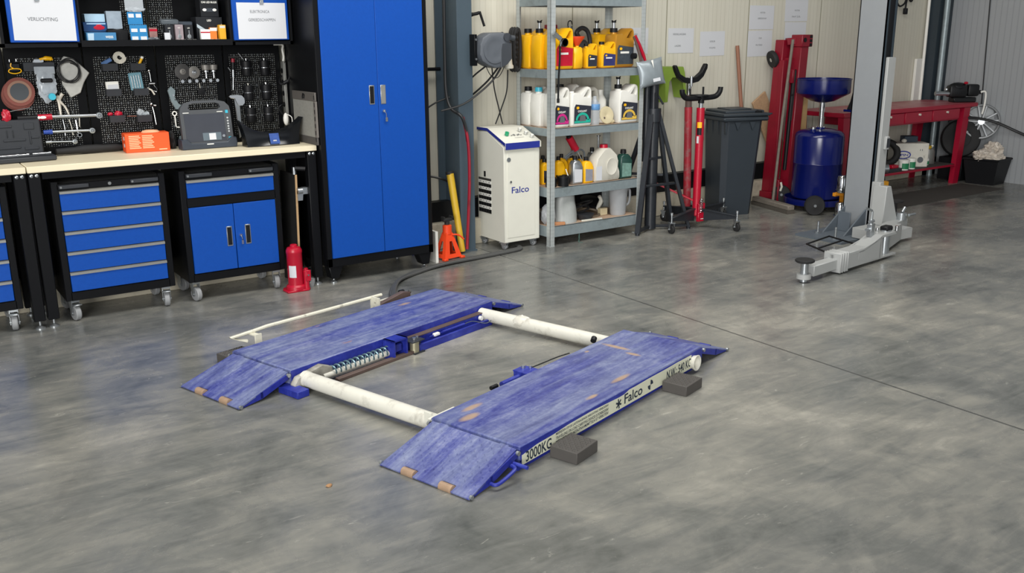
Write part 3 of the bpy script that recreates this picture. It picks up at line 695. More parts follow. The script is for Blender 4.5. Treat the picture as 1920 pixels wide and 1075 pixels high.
t = MB(); t.text('AEG', (-.012, -.072, .028), (1, 0, 0), (0, .3, 1), .022, .008, .02); t.out('lettering', white, r)
# grey perforated holder against the tall cabinet
r = thing('mesh_holder', 'grey mesh board with slotted dark edges leaning on the tall cabinet side', 'board', (2.25, 5.53, .879))
m = MB(); m.bx(-.004, .004, -.165, .18, .045, .27); m.out('mesh', mat('dusty_grey_mesh', '8b8a84', .8, var=.25, vs=60), r)
m = MB(); m.bx(-.006, .006, -.172, .185, .262, .315, .002); m.out('top_band', mat('taupe_strip', '5b5753', .6), r)
m = MB(); m.bx(-.006, .006, -.172, .185, 0, .047, .002); m.out('bottom_band', mat('dark_taupe_strip', '4e4b49', .6), r)
m = MB(); m.bx(-.0062, .0062, -.175, -.145, .047, .262)
m.mat(1)
for k in range(7): m.bx(-.0072, .0072, -.165, -.157, .02+k*.042, .045+k*.042)
m.tube([(-.008, -.01, .275), (-.009, -.02, .297), (-.009, .0, .303), (-.008, .012, .285), (-.008, .01, .272)], .004, 6)
m.out('slotted_edge', [mat('taupe_edge', '6d6863', .6), blackpl], r)
# power strip and its cables
r = thing('power_strip', 'vertical silver socket strip with dark outlets at the right end of the pegboards', 'power strip', (2.245, 5.83, .98))
m = MB(); m.bx(-.011, .009, -.02, .022, 0, .39, .003); m.out('housing', alu, r)
for k in range(5):
    m = MB(); m.cyl((-.014, .0, .05+k*.07), (-.0105, .0, .05+k*.07), .016, seg=16); m.out('socket', blackpl, r)
MB().tube([(0, 0, .39), (.004, -.002, .42), (-.002, -.004, .46), (.002, 0, .49), (-.05, .015, .492)], .006, 8, sub=5).out('cable', white, r)
m = MB(); m.tube([(2.22, 5.815, 1.28), (2.19, 5.78, 1.25), (2.2, 5.76, 1.23), (2.245, 5.77, 1.25), (2.27, 5.79, 1.29)], .006, 6, sub=4); m.tube([(2.21, 5.76, 1.235), (2.24, 5.755, 1.25)], .012, 8); one(m, 'plug_cable', blackpl, 'looped black charger cable plugged in near the top of the silver socket strip', 'cable')
m = MB(); m.tube([(2.228, 5.815, 1.10), (2.2, 5.79, 1.1), (2.18, 5.79, 1.08), (2.2, 5.78, 1.04)], .005, 6, sub=4); one(m, 'plug_cable', blackpl, 'black plug lead halfway down the silver socket strip', 'cable')
m = MB(); m.ell((2.222, 5.79, 1.01), (.018, .015, .04), 14); m.tube([(2.228, 5.785, 1.04), (2.25, 5.76, 1.02), (2.245, 5.75, .96)], .003, 6, sub=4); one(m, 'white_plug', white, 'white plug on the lower part of the silver socket strip', 'plug')
m = MB(); m.tube([(2.245, 5.8, 1.45), (2.243, 5.74, 1.43), (2.225, 5.72, 1.39), (2.222, 5.75, 1.36)], .002, 5, sub=5); one(m, 'thin_cable', blackpl, 'thin dark wire hanging below the right wall cabinet corner', 'cable')
# black tube lying behind the orange carton
m = MB(); m.tube([(.86, 5.79, .902), (1.0, 5.8, .906), (1.15, 5.81, .904), (1.27, 5.815, .902)], [.018, .024, .021, .014], 12, sub=4); one(m, 'rolled_bag', rubber, 'rolled black bag lying at the back of the bench left of the orange carton', 'bag')
# lumpy dark bag between carton and tablet
m = MB(); m.blob((1.492, 5.77, .925), (.024, .045, .06), .25, 2, 4, 3, .879); one(m, 'cloth_bundle', rubber, 'dark bundle between the orange carton and the tablet', 'bundle')
# ------------------------------------------------------------------ things hanging on the perforated panels
YP = 5.857
def hooks(mb, pts, l=.03):
    for x, z in pts: mb.cyl((x, YP, z), (x, YP-l, z), .0025, seg=6); mb.cyl((x, YP-l, z), (x, YP-l-.002, z+.012), .0025, seg=6)
# abrasive discs
r = thing('abrasive_disc', 'foremost brown fibre sanding disc with grey centre on the left perforated panel', 'abrasive disc', (.722, 5.822, 1.239), 0, 'sanding discs on the panel')
grit = mat('brown_abrasive', '77433b', .85, var=.15, vs=40); fib = mat('grey_fibre_backing', '3d4247', .7); rim = mat('pale_disc_rim', '8a6a5a', .8)
def disc(par, name_obj, rr, face):
    m = MB(RX(PI/2)); m.lathe([(.010, -.001), (.010, .001), (rr, .002), (rr, -.002)], (0, 0, 0), 40); m.out('disc', grit, par)
    if face:
        m = MB(RX(PI/2)); m.lathe([(.047, .0022), (.060, .0024)], (0, 0, 0), 40); m.out('worn_band', rim, par)
        m = MB(RX(PI/2)); m.lathe([(.010, .0026), (.047, .0028)], (0, 0, 0), 40); m.out('backing', fib, par)
disc(r, 'd', .077, True)
for dx, dz, y, s in ((-.008, -.012, 5.832, 'second'), (-.004, -.02, 5.84, 'third'), (-.011, -.025, 5.848, 'rearmost')):
    q = thing('abrasive_disc', s+' brown sanding disc behind the grey centred one on the left panel', 'abrasive disc', (.722+dx, y, 1.239+dz), 0, 'sanding discs on the panel'); disc(q, 'd', .079, False)
# tape pouch with yellow strap
m = MB(); m.prism([(-.032, -.02), (.03, -.02), (.032, .028), (-.034, .028)], -.02, .012, 'y', .006); m.mat(1).tube([(-.028, -.024, -.02), (.0, -.026, -.028), (.03, -.024, -.02), (.026, -.024, -.004), (-.02, -.024, -.004)], .003, 6, True, sub=3); m.tube([(-.012, -.023, .028), (-.016, -.024, .01), (-.004, -.024, 0)], .003, 6, sub=3)
one(m, 'wrist_strap', [blackpl, yellow], 'small black pouch with yellow edging above the sanding discs', 'pouch', (.712, 5.835, 1.365))
m = MB(); hooks(m, [(.695, 1.40), (.728, 1.402)], .03); one(m, 'panel_hook', chrome, 'twin chrome hooks above the black yellow edged pouch', 'hook')
# open black bins with contents
def bin_(x, z, w, h, label, d=.045, group='small black bins on the panel'):
    r = thing('storage_bin', label, 'storage bin', (x, YP-.002, z-h), 0, group)
    m = MB(); k = w/2
    m.prism([(-d, 0), (0, 0), (0, h*1.05), (-.003, h*1.05), (-.003, .003), (-d+.003, .003), (-d-.003, h), (-d-.006, h)], -k, k, 'x')
    for s in (-k, k-.003): m.prism([(-d, 0), (0, 0), (0, h*1.05), (-d-.004, h)], s, s+.003, 'x')
    m.out('tray', darkpl, r); return r
bin_(.835, 1.392, .155, .045, 'long black tray holding a yellow handled knife, upper left panel')
r = thing('utility_knife', 'yellow handled trimming knife lying in the long black tray', 'knife', (.845, 5.832, 1.40))
m = MB(); m.prism([(-.04, -.008), (-.0, -.012), (.02, -.006), (.02, .012), (-.03, .012)], -.006, .006, 'y', .002); m.out('blade', chrome, r)
m = MB(); m.tube([(.0, 0, .008), (.03, 0, .014), (.055, 0, .012), (.066, 0, .006)], [.008, .013, .012, .006], 10, sub=3); m.out('handle', yellow, r)
bins = [(1.204, 1.378, 'black bin holding a rolled white strap, top row left'), (1.356, 1.376, 'black bin holding a yellow pencil stub, top row right'), (1.208, 1.236, 'black bin holding a white box, middle row left'), (1.36, 1.234, 'black bin holding a clear bit case, middle row right'),
        (1.21, 1.086, 'black bin holding red gloves, bottom row left'), (1.362, 1.08, 'black bin holding a crumpled clear bag, bottom row right')]
for x, z, l in bins: bin_(x, z, .082, .04, l)
pts = []
for i in range(60): t = i/59*4*2*PI; q = .012+.022*i/59; pts.append((1.262+q*math.cos(t), 5.825+.006*math.sin(i*.4), 1.412+q*math.sin(t)))
m = MB(); m.tube(pts, .004, 6); one(m, 'rope_roll', natural, 'rolled white cord lying on the top left black bin', 'cord')
m = MB(RY(R(-28))); m.bx(-.03, .03, -.01, .01, -.01, .012, .003); one(m, 'bit_pack', mat('blue_clear_pack', '4d6d9c', .3, var=.5, vs=60), 'blue and clear packet in the top left black bin', 'packet', (1.19, 5.825, 1.388))
m = MB(RY(R(28))); m.cyl((0, 0, -.02), (0, 0, .03), .008, seg=10); m.mat(1).cyl((0, 0, .02), (0, 0, .032), .0085, seg=10); one(m, 'marker', [yellow, white], 'yellow stub standing tilted in the top right black bin', 'marker', (1.376, 5.828, 1.385))
m = MB(RY(R(-2))); m.bx(-.035, .035, -.012, .012, -.02, .035, .003); m.mat(1).bx(-.028, .03, -.013, -.012, -.01, .018); one(m, 'white_box', [white, paper], 'small white box standing in the middle left black bin', 'box', (1.207, 5.832, 1.243))
r = thing('bit_case', 'clear case of drill bits standing in the middle right black bin', 'case', (1.345, 5.832, 1.225))
m = MB(RY(R(-5))); m.bx(-.037, .037, -.006, .006, 0, .1, .004); m.out('case', mat('teal_clear_plastic', '6e97a5', .25), r)
for k in range(4): m = MB(RY(R(-5))); m.cyl((-.024+k*.014, -.0085, .012), (-.024+k*.014, -.0085, .085), .003, seg=8); m.out('bit', chrome, r)
m = MB(); m.blob((1.222, 5.83, 1.092), (.022, .016, .017), .3, 3, 1, 3); m.ell((1.178, 5.832, 1.093), (.016, .012, .012), 12); one(m, 'red_glove', red, 'red glove fingers sticking out of the bottom left black bin', 'glove')
m = MB(); m.blob((1.345, 5.83, 1.095), (.02, .014, .018), .5, 4, 3, 3); m.blob((1.378, 5.83, 1.085), (.018, .012, .012), .5, 4, 8, 3); one(m, 'clear_bag', clearpl, 'crumpled clear bag in the bottom right black bin', 'bag')
m = MB(); m.cyl((1.265, 5.82, 1.079), (1.325, 5.82, 1.076), .0028, seg=6); one(m, 'thin_rod', chrome, 'thin bright rod lying across the two bottom black bins', 'rod')
# chrome tools hanging right of the bins
def hung(pts, rr, name, label, cat, m_=chrome, extra=None):
    m = MB(); m.tube(pts, rr, 7)
    if extra: extra(m)
    return one(m, name, m_, label, cat)
hung([(1.42, 5.835, 1.33), (1.424, 5.835, 1.31), (1.426, 5.835, 1.27)], .004, 'universal_joint', 'chrome swivel bit hanging right of the clear bit case', 'tool', chrome, lambda m: (m.ell((1.42, 5.833, 1.335), .010, 10), m.cyl((1.412, 5.83, 1.258), (1.444, 5.83, 1.258), .006)))
hung([(1.44, 5.835, 1.25), (1.455, 5.83, 1.225), (1.45, 5.83, 1.21), (1.42, 5.835, 1.222), (1.412, 5.835, 1.25)], .0015, 'wire_ring', 'thin wire loop hanging below the chrome swivel bit', 'wire')
hung([(1.395, 5.81, 1.235), (1.418, 5.81, 1.222), (1.432, 5.81, 1.195)], .005, 'hex_key', 'bent pale hex key beside the middle right black bin', 'hex key', natural)
hung([(1.418, 5.835, 1.125), (1.424, 5.835, 1.09), (1.43, 5.835, 1.018)], .0035, 'extension_bar', 'slim chrome bar hanging right of the bottom right black bin', 'tool', chrome, lambda m: (m.ell((1.413, 5.833, 1.14), .010, 10), m.cyl((1.424, 5.83, 1.132), (1.438, 5.83, 1.13), .005)))
# clear bags and wound cable
r = thing('zip_bag', 'clear zip bag of small parts with a black clip, left panel', 'plastic bag', (.858, 5.80, 1.29))
bagm = mat('crinkled_clear_bag', '9aa1a8', .2, var=.35, vs=30)
b = MB(); b.blob((.0, .0, -.015), (.048, .010, .08), .35, 2.5, 11, 4); b.bx(-.052, .052, -.006, .004, .04, .082, .003); b.out('bag', bagm, r)
m = MB(); m.bx(-.03, .032, -.026, -.012, -.005, .018, .006); m.out('black_clip', blackpl, r)
m = MB(); m.cyl((.018, -.03, -.082), (.018, -.012, -.082), .018, .02, seg=18); m.out('cyan_cap', cyan, r)
r = thing('zip_bag', 'grey paper and film bag hanging behind the wound dark cable', 'plastic bag', (.99, 5.838, 1.31))
b = MB(); b.prism([(-.05, .07), (-.02, .115), (.03, .1), (.105, .02), (.07, -.03), (.045, -.09), (-.01, -.115), (-.045, -.04)], -.006, .008, 'y', .004); b.out('bag', mat('dull_film_bag', 'b3b3ae', .35, var=.3, vs=25), r)
pts = []
for i in range(130): t = i/129*5.2*2*PI; k = 1+.09*math.sin(i*.37); pts.append((.982+.056*k*math.cos(t)+.004*math.sin(t*.3), 5.818-.006*math.sin(t*.7), 1.352+.058*k*math.sin(t)-.003*i/20))
m = MB(); m.tube(pts, .0026, 6); one(m, 'wound_cable', blacktube, 'dark cable wound in a loose ring hung over the film bag', 'cable')
# pliers
r = thing('locking_pliers', 'pale locking pliers hanging below the clear bags', 'pliers', (.925, 5.825, 1.15))
palem = mat('pale_tool_steel', 'c6c0b4', .4, .3)
for k, q in enumerate(([(-.018, 0, .06), (-.012, 0, .02), (-.010, 0, -.05)], [(.012, 0, .07), (-.008, 0, .035), (.018, 0, -.005), (.032, 0, -.05)])):
    m = MB(); m.tube(q, [.010, .008, .006, .005][:len(q)], 8, sub=3); m.out('handle', palem, r)
# torque wrenches
def wrench(x0, x1, z, label, gripm, glen, rr, head, name='torque_wrench'):
    r = thing(name, label, 'wrench', (x0, 5.80, z))
    L = x1-x0; m = MB(); m.cyl((glen, 0, 0), (L, 0, -.004), rr, seg=12); m.out('shaft', steel, r)
    m = MB(); m.cyl((0, 0, 0), (glen, 0, 0), rr*1.55, rr*1.75, seg=14); m.mat(1).cyl((glen*.6, 0, 0), (glen*1.02, 0, 0), rr*1.78, seg=14); m.out('grip', gripm, r)
    if gripm[1] is red:
        m = MB(); m.ell((glen*.74, -rr*1.75, .0), (.018, .003, .008), 10); m.ell((glen*.62, -rr*1.75, 0), (.007, .003, .008), 10); m.out('scale_window', white, r)
    m = MB(TR((L+head*.7, 0, -.005)) @ RX(PI/2)); m.lathe([(0, -.012), (head, -.012), (head*1.05, 0), (head, .012), (head*.55, .013), (head*.5, .008), (head*.4, .008), (head*.35, .016), (0, .016)], (0, 0, 0), 20); m.out('head', steel, r)
    return r
wrench(.69, 1.098, 1.097, 'long torque wrench with black and red grip on the left panel', [blackpl, red], .17, .0095, .017)
wrench(.81, 1.052, 1.014, 'shorter torque wrench with blue collar below the red gripped one', [mat('blue_grip', '1d3f93', .5), mat('blue_grip_collar', '1d3f93', .5)], .045, .0075, .0155)
wrench(.815, .955, .958, 'smallest ratchet with chrome and blue head, lowest on the left panel', [steel, steel], .03, .0045, .013, 'ratchet')
m = MB(); m.lathe([(.008, -.004), (.008, .004), (.013, .004), (.013, -.004), (.008, -.004)], (0, 0, 0), 16, TR((1.0, 5.83, .985)) @ RX(PI/2)); m.tube([(.993, 5.83, 1.0), (.99, 5.835, 1.07)], .004, 6); one(m, 'ring_spanner', chrome, 'ring spanner hanging between the torque wrench heads', 'spanner')
hung([(.925, 5.845, 1.075), (.93, 5.845, 1.03), (.927, 5.845, .985)], .003, 'rod_tool', 'thin greenish rod hanging below the pliers, left of its twin', 'rod', steel)
hung([(.957, 5.845, 1.075), (.966, 5.845, 1.03), (.968, 5.845, .985)], .003, 'rod_tool', 'thin pale rod hanging below the pliers, right of its twin', 'rod', natural)
hung([(1.012, 5.845, 1.08), (1.008, 5.845, 1.03)], .003, 'rod_tool', 'short pale rod hanging under the red gripped torque wrench shaft', 'rod', natural)
r = thing('t_handle', 'red handled tool with a thin wire at the left photo edge', 'tool', (.635, 5.77, 1.115))
m = MB(); m.blob((0, 0, 0), (.022, .014, .035), .3, 3, 5, 3); m.out('handle', red, r)
m = MB(); m.tube([(.0, 0, .02), (.09, .0, .035), (.12, 0, .038), (.13, 0, .028)], .0018, 6); m.out('wire', steel, r)
# wire brushes
brushm = mat('steel_bristle', '8a8782', .5, .5, var=.3, vs=60)
def wbrush(x, z, rr, label, hub):
    r = thing('wire_brush', label, 'wire brush', (x, 5.84, z), 0, 'wire brush wheels')
    m = MB(RX(PI/2)); m.lathe([(rr*.35, -.006), (rr, -.005), (rr*1.0, .005), (rr*.35, .010)], (0, 0, 0), 40); m.out('bristles', brushm if hub else mat('dark_bristle', '4e4d4c', .5, .4), r)
    m = MB(RX(PI/2)); m.lathe([(rr*.42, .004), (rr*.38, .012), (rr*.16, .014), (rr*.12, .02), (0, .02)], (0, 0, 0), 20); m.out('hub', chrome if hub else brushm, r)
wbrush(1.614, 1.322, .046, 'larger dark wire wheel on the third panel', False); wbrush(1.682, 1.316, .036, 'smaller bright wire wheel next to the dark wire wheel', True)
for x, l in ((1.752, 'left one of the two steel cup brushes'), (1.798, 'right one of the two steel cup brushes')):
    r = thing('cup_brush', l+' hanging right of the wire wheels', 'wire brush', (x, 5.83, 1.33), 0, 'steel cup brushes')
    m = MB(); m.lathe([(.026, .028), (.024, .0), (.012, -.006)], (0, 0, 0), 18); m.out('bristles', brushm, r)
    m = MB(); m.lathe([(.014, -.004), (.014, -.014), (.006, -.018), (.006, -.05), (0, -.05)], (0, 0, 0), 14); m.out('shank', chrome, r)
for k in range(6):
    m = MB(); hooks(m, [(0, 0)], .035); m2 = MB(TR((1.606+k*.042, 0, 1.265))); m2.cyl((0, YP, 0), (0, YP-.03, 0), .008, seg=12); m2.cyl((0, YP-.03, 0), (0, YP-.034, .0), .010, seg=12)
    one(m2, 'panel_peg', chrome, 'chrome peg in the row under the wire wheels', 'hook', (0, 0, 0), 0, 'chrome pegs under the wire wheels')
m = MB(RX(PI/2)); m.lathe([(0, -.004), (.022, -.004), (.022, .006), (.006, .008), (0, .008)], (0, 0, 0), 20); m.mat(1).tube([(-.002, 0, -.01), (-.004, .05, -.012)], .003, 6); one(m, 'rubber_pad', [blackpl, natural], 'round black pad hanging above the tablet', 'pad', (1.718, 5.845, 1.20))
# brackets left of the tablet
zb = mat('zinc_bracket', '8b9a9e', .4, .5, var=.2)
m = MB(); m.prism([(-.028, .06), (-.005, .085), (.02, .06), (.012, .02), (.03, -.02), (.048, -.03), (.045, -.055), (.01, -.055), (-.012, -.01)], -.008, .004, 'y', .003); m.mat(1).cyl((.005, -.009, .03), (.005, -.008, .03), .006); m.cyl((.012, -.009, .005), (.012, -.008, .005), .005)
one(m, 'metal_bracket', [zb, chrome], 'upper bent zinc bracket hanging left of the tablet', 'bracket', (1.542, 5.84, 1.155))
m = MB(); m.prism([(-.025, .05), (.01, .055), (.012, .0), (.03, -.03), (.028, -.06), (-.02, -.055), (-.012, -.01)], -.012, .006, 'y', .004); one(m, 'metal_bracket', zb, 'lower bent zinc bracket hanging left of the tablet', 'bracket', (1.596, 5.835, 1.03))
m = MB(); m.blob((1.567, 5.80, .915), (.022, .02, .035), .35, 2, 9, 3, .879); one(m, 'metal_bracket', zb, 'lumpy zinc fitting standing on the bench left of the tablet dock', 'fitting')
m = MB(TR((1.541, 5.83, 1.078)) @ RX(PI/2)); m.lathe([(.009, -.003), (.009, .003), (.015, .003), (.015, -.003), (.009, -.003)], (0, 0, 0), 20); m.M = Matrix.Identity(4); m.tube([(1.541, 5.83, 1.064), (1.543, 5.83, 1.0), (1.55, 5.83, .996), (1.565, 5.83, .994)], .004, 7); one(m, 'ring_spanner', white, 'white ring ended spanner hanging left of the tablet', 'spanner')
# screwdriver and caliper shaped wrench
r = thing('air_gun', 'black screwdriver shaped tool with red tip hanging left of the cup pots', 'tool', (1.918, 5.825, 1.37))
m = MB(); m.cyl((0, 0, -.045), (.003, 0, .0), .011, .013, seg=12); m.out('handle', blackpl, r)
m = MB(); m.cyl((.003, 0, 0), (.004, 0, .022), .011, seg=12); m.out('cap', darkred, r)
m = MB(); m.cyl((-.003, 0, -.09), (0, 0, -.045), .007, seg=10); m.cyl((-.010, 0, -.165), (-.003, 0, -.09), .0025, seg=8); m.cyl((-.018, 0, -.05), (-.03, 0, -.03), .003); m.out('shaft', steel, r)
r = thing('adjustable_wrench', 'large chrome adjustable wrench hanging between tablet and cup pots', 'wrench', (1.92, 5.83, 1.14))
m = MB(); m.prism([(-.045, .02), (-.038, .034), (.01, .036), (.04, .03), (.058, .008), (.056, -.02), (.04, -.036), (.012, -.036), (.002, -.018), (-.008, .008), (-.03, .012)], -.008, .008, 'y', .003); m.out('jaw', chrome, r)
m = MB(); m.prism([(-.012, .03), (.018, .03), (.024, -.05), (.024, -.22), (.004, -.235), (-.006, -.05)], -.006, .006, 'y', .003); m.out('handle', steel, r)
# black cup pots
def pot(x, z, n, label, rr=.031, h=.092):
    r = thing('black_pot', label, 'pot', (x, 5.823, z), 0, 'black cylindrical pots on the panel')
    m = MB(); m.lathe([(0, -h/2), (rr-.004, -h/2), (rr-.001, -h/2+.006), (rr, .004), (rr+.001, h/2-.004), (rr-.002, h/2), (0, h/2)], (0, 0, 0), 24); m.out('body', blackpl, r)
    m = MB(); m.lathe([(rr+.0005, .0), (rr+.0018, .001), (rr+.0018, .003), (rr+.0006, .004)], (0, 0, 0), 24); m.out('silver_band', chrome, r)
    m = MB(); m.cyl((.004, .01, h/2), (.004, .012, h/2+.012), .004, seg=8); m.out('clip', chrome if n else natural, r)
for x, z, l, n in ((2.002, 1.332, 'upper left black pot with silver band', 1), (2.117, 1.332, 'upper right black pot with silver band', 1), (2.003, 1.182, 'middle left black pot with silver band', 0), (2.117, 1.184, 'middle right black pot with silver band', 1)): pot(x, z, n, l)
for x, l in ((2.005, 'lowest left black pot just above the saddle shaped charger'), (2.12, 'lowest right black pot just above the saddle shaped charger')): pot(x, 1.045, 1, l)
hung([(1.956, 5.82, 1.425), (1.975, 5.82, 1.40), (1.99, 5.82, 1.378)], .0025, 'thin_rod', 'thin bright pin leaning out of the upper left black pot', 'rod')
# ------------------------------------------------------------------ boxes on the open wall shelf
ZS = 1.497
def carton(x0, x1, y0, y1, z0, z1, m_, label, rz=0, name='bulb_box', cat='box', group='small boxes on the wall shelf', deco=None):
    r = thing(name, label, cat, ((x0+x1)/2, (y0+y1)/2, z0), rz, group); w, d, h = (x1-x0)/2, (y1-y0)/2, z1-z0
    m = MB(); m.bx(-w, w, -d, d, 0, h, .0015); m.out('box', m_, r)
    if deco: deco(r, w, -d-.0006, h)
    return r
def pr(par, m_, name='print'):
    m = MB(); par_out = lambda: m.out(name, m_, par); return m, par_out
bluegrad = mat('steel_blue_card', '3f78a4', .35, var=.3, vs=9)
def d1(r, w, y, h):
    t = MB(); t.text('WEISS', (.02, y, h*.42), (1, 0, 0), (0, 0, 1), .04, .013, .02); t.out('lettering', white, r)
    m = MB(); m.raw([(-w*.92, y, .004), (-w*.55, y, .004), (-w*.5, y, h-.004), (-w*.92, y, h-.004)], [(0, 1, 2, 3)]); m.out('pale_panel', mat('pale_blue_print', 'a9c3d6', .4), r)
carton(1.066, 1.219, 5.64, 5.70, ZS, 1.55, bluegrad, 'steel blue lamp box with white lettering, front left of the wall shelf', deco=d1)
def d2(r, w, y, h):
    m = MB(); m.ell((.02, y, h*.42), (.03, .001, .012), 14); m.ell((.02, y, h*.58), (.017, .001, .010), 12); m.out('red_car_print', red, r)
    m = MB(); m.bx(-w*.7, w*.9, y, y+.0005, h*.78, h*.9); m.out('pale_strip', mat('pale_print', '9fc0da', .4), r)
carton(1.07, 1.191, 5.71, 5.80, ZS, ZS+.058, mat('navy_card', '14395f', .4), 'navy box under the one picturing a red car', rz=0)
carton(1.068, 1.19, 5.71, 5.80, ZS+.0585, 1.605, mat('dark_blue_card', '123a68', .35, var=.4, vs=12), 'dark blue box picturing a red car, middle of the left stack', deco=d2)
carton(1.082, 1.187, 5.72, 5.80, 1.6055, 1.65, mat('white_blue_card', '9bb8cc', .35, var=.3, vs=14), 'white and blue box on top of the left stack')
carton(1.195, 1.275, 5.70, 5.78, 1.57, 1.665, mat('frosted_plastic', '8d9aa6', .25, var=.25, vs=30), 'frosted clear box standing on the open black tub', R(-6), 'clear_box')
m = MB(); m.prism([(-.052, 0), (.052, 0), (.058, .07), (-.058, .07)], -.05, .05, 'y', .006); m.mat(1).blob((.01, -.02, .071), (.03, .015, .006), .4, 4, 2, 2); one(m, 'plastic_tub', [blackpl, chrome], 'open black tub under the frosted clear box', 'tub', (1.24, 5.73, ZS))
# hanging blister cards
for z0, z1, x0, x1, y, l in ((1.592, 1.66, 1.292, 1.372, 5.655, 'upper blue blister card pair in a clear bag'), (1.498, 1.590, 1.293, 1.386, 5.632, 'lower blue blister card pair in a clear bag')):
    r = thing('blister_card', l+' on the wall shelf', 'blister card', ((x0+x1)/2, y, z0), 0, 'blue blister cards')
    w = (x1-x0)/2; h = z1-z0; m = MB(RX(R(-4))); m.bx(-w, w, -.003, .003, 0, h, .001); m.out('card', cyanlabel, r)
    for sx in (-1, 1):
        for q in ((.12, .32), (.58, .78)) if h > .08 else ((.55, .85),): m = MB(RX(R(-4))); m.bx(sx*w*.5-w*.36, sx*w*.5+w*.36, -.0042, -.003, q[0]*h, q[1]*h); m.out('barcode_label', paper, r)
m = MB(); m.bx(-.05, .05, .003, .005, -.003, .085, .001); m.blob((.005, .0, .0), (.05, .008, .012), .5, 3, 21, 3); one(m, 'clear_bag', clearpl, 'clear plastic bag around the blue blister cards', 'bag', (1.335, 5.655, 1.672))
# small packs
carton(1.40, 1.445, 5.655, 5.675, ZS, 1.575, mat('red_clear_pack', '8d6a66', .25, var=.4, vs=40), 'slim clear pack with a red top beside the blue blister cards', R(8), deco=lambda r, w, y, h: MB().bx(-w, w, y, y+.0005, h*.75, h*.9).out('red_strip', red, r))
m = MB(); m.blob((1.41, 5.64, 1.51), (.04, .015, .014), .5, 3, 3, 3, ZS); one(m, 'clear_bag', smoke, 'crumpled clear bag of bulbs lying in front of the slim red topped pack', 'bag')
pinkm = mat('silver_card_print', '9c8f93', .35, .2, var=.3, vs=20)
def bulb(r, w, y, h):
    m = MB(); m.ell((0, y, h*.3), (w*.45, .0008, h*.14), 12); m.bx(-w*.12, w*.12, y-.0004, y, h*.35, h*.68); m.out('bulb_print', steel, r)
    t = MB(); t.text('LED', (-w*.35, y, h*.78), (1, 0, 0), (0, 0, 1), w*.6, .006, .02); t.out('lettering', white, r)
carton(1.494, 1.541, 5.67, 5.72, ZS, 1.59, mat('black_card_a', '1b1d22', .4), 'leftmost small black bulb box, with a white tag in front', deco=bulb)
carton(1.549, 1.594, 5.665, 5.715, ZS, 1.592, pinkm, 'small silver bulb box between two black ones', deco=bulb)
carton(1.602, 1.650, 5.665, 5.715, ZS, 1.59, mat('black_card_b', '17181c', .4), 'small black bulb box right of the silver one', deco=bulb)
m = MB(); m.bx(-.016, .016, -.001, .001, 0, .05); one(m, 'price_tag', paper, 'blank white tag leaning on the leftmost black bulb box', 'tag', (1.497, 5.648, ZS))
m = MB(RX(R(6))); m.bx(-.05, .05, -.03, .03, 0, .028, .006); one(m, 'plastic_sleeve', smoke, 'grey plastic sleeve lying on the leftmost bulb boxes', 'sleeve', (1.525, 5.70, 1.594))
m = MB(RZ(R(-4))); m.bx(-.06, .06, -.03, .03, 0, .03, .006); one(m, 'plastic_sleeve', mat('dark_sleeve', '3a414a', .3), 'dark plastic sleeve lying behind the right bulb box', 'sleeve', (1.61, 5.755, 1.58))
m = MB(); m.bx(-.06, .06, -.03, .03, 0, .083, .003); one(m, 'cable_box', blackpl, 'black carton standing behind the silver bulb box', 'box', (1.60, 5.765, ZS))
def led(r, w, y, h):
    t = MB(); t.text('LED', (0, y, h*.82), (1, 0, 0), (0, 0, 1), .025, .011, .02, 'C'); t.out('lettering', white, r)
    m = MB(); T = MB()
    m.raw([(-w*.95, y, h*.72), (-w*.95, y, h*.58), (0, y, h*.22), (0, y, h*.38)], [(0, 1, 2, 3)]); m.out('stripe', mat('pale_stripe', 'a8b4bb', .4), r)
    m = MB(); m.raw([(0, y, h*.38), (0, y, h*.22), (w*.95, y, h*.58), (w*.95, y, h*.72)], [(0, 1, 2, 3)]); m.out('stripe', mat('tan_stripe', 'b7a78d', .4), r)
carton(1.681, 1.835, 5.70, 5.80, ZS, 1.635, mat('black_headlight_card', '1a1c20', .35), 'black headlight box with pale chevron, under the picture box', deco=led)
def hb(r, w, y, h):
    t = MB(); t.text('CAR LED BULBS', (0, y, h*.78), (1, 0, 0), (0, 0, 1), w*1.7, .011, .02, 'C'); t.out('lettering', white, r)
    m = MB(); m.ell((-w*.55, y, h*.4), (.012, .001, .008), 12); m.ell((w*.55, y, h*.4), (.012, .001, .008), 12); m.out('lamp_print', white, r)
    m = MB(); m.bx(-w*.6, w*.6, y+.0002, y+.0004, h*.3, h*.5); m.out('car_print', mat('dim_slate', '353b42', .4), r)
carton(1.716, 1.823, 5.71, 5.80, 1.6355, 1.735, mat('black_bulb_card', '15171b', .35), 'black box reading car led bulbs, top of the right stack', deco=hb)
carton(1.69, 1.745, 5.655, 5.68, ZS, 1.565, white, 'white and red bulb box near the right end of the wall shelf', deco=lambda r, w, y, h: MB().bx(-w, w, y, y+.0005, h*.7, h*.8).out('red_strip', red, r))
carton(1.745, 1.785, 5.655, 5.68, ZS, 1.575, mat('orange_card_b', 'd9772d', .5, var=.2), 'orange bulb box between the white and the yellow one', deco=lambda r, w, y, h: MB().bx(-w, w, y, y+.0005, h*.75, h*.98).out('white_top', white, r))
carton(1.797, 1.837, 5.65, 5.68, ZS, 1.59, mat('amber_card', 'dfa427', .5), 'yellow bulb box at the right end of the wall shelf', R(4), deco=lambda r, w, y, h: MB().bx(-w*.8, w*.8, y, y+.0005, h*.8, h*.95).out('pale_patch', natural, r))
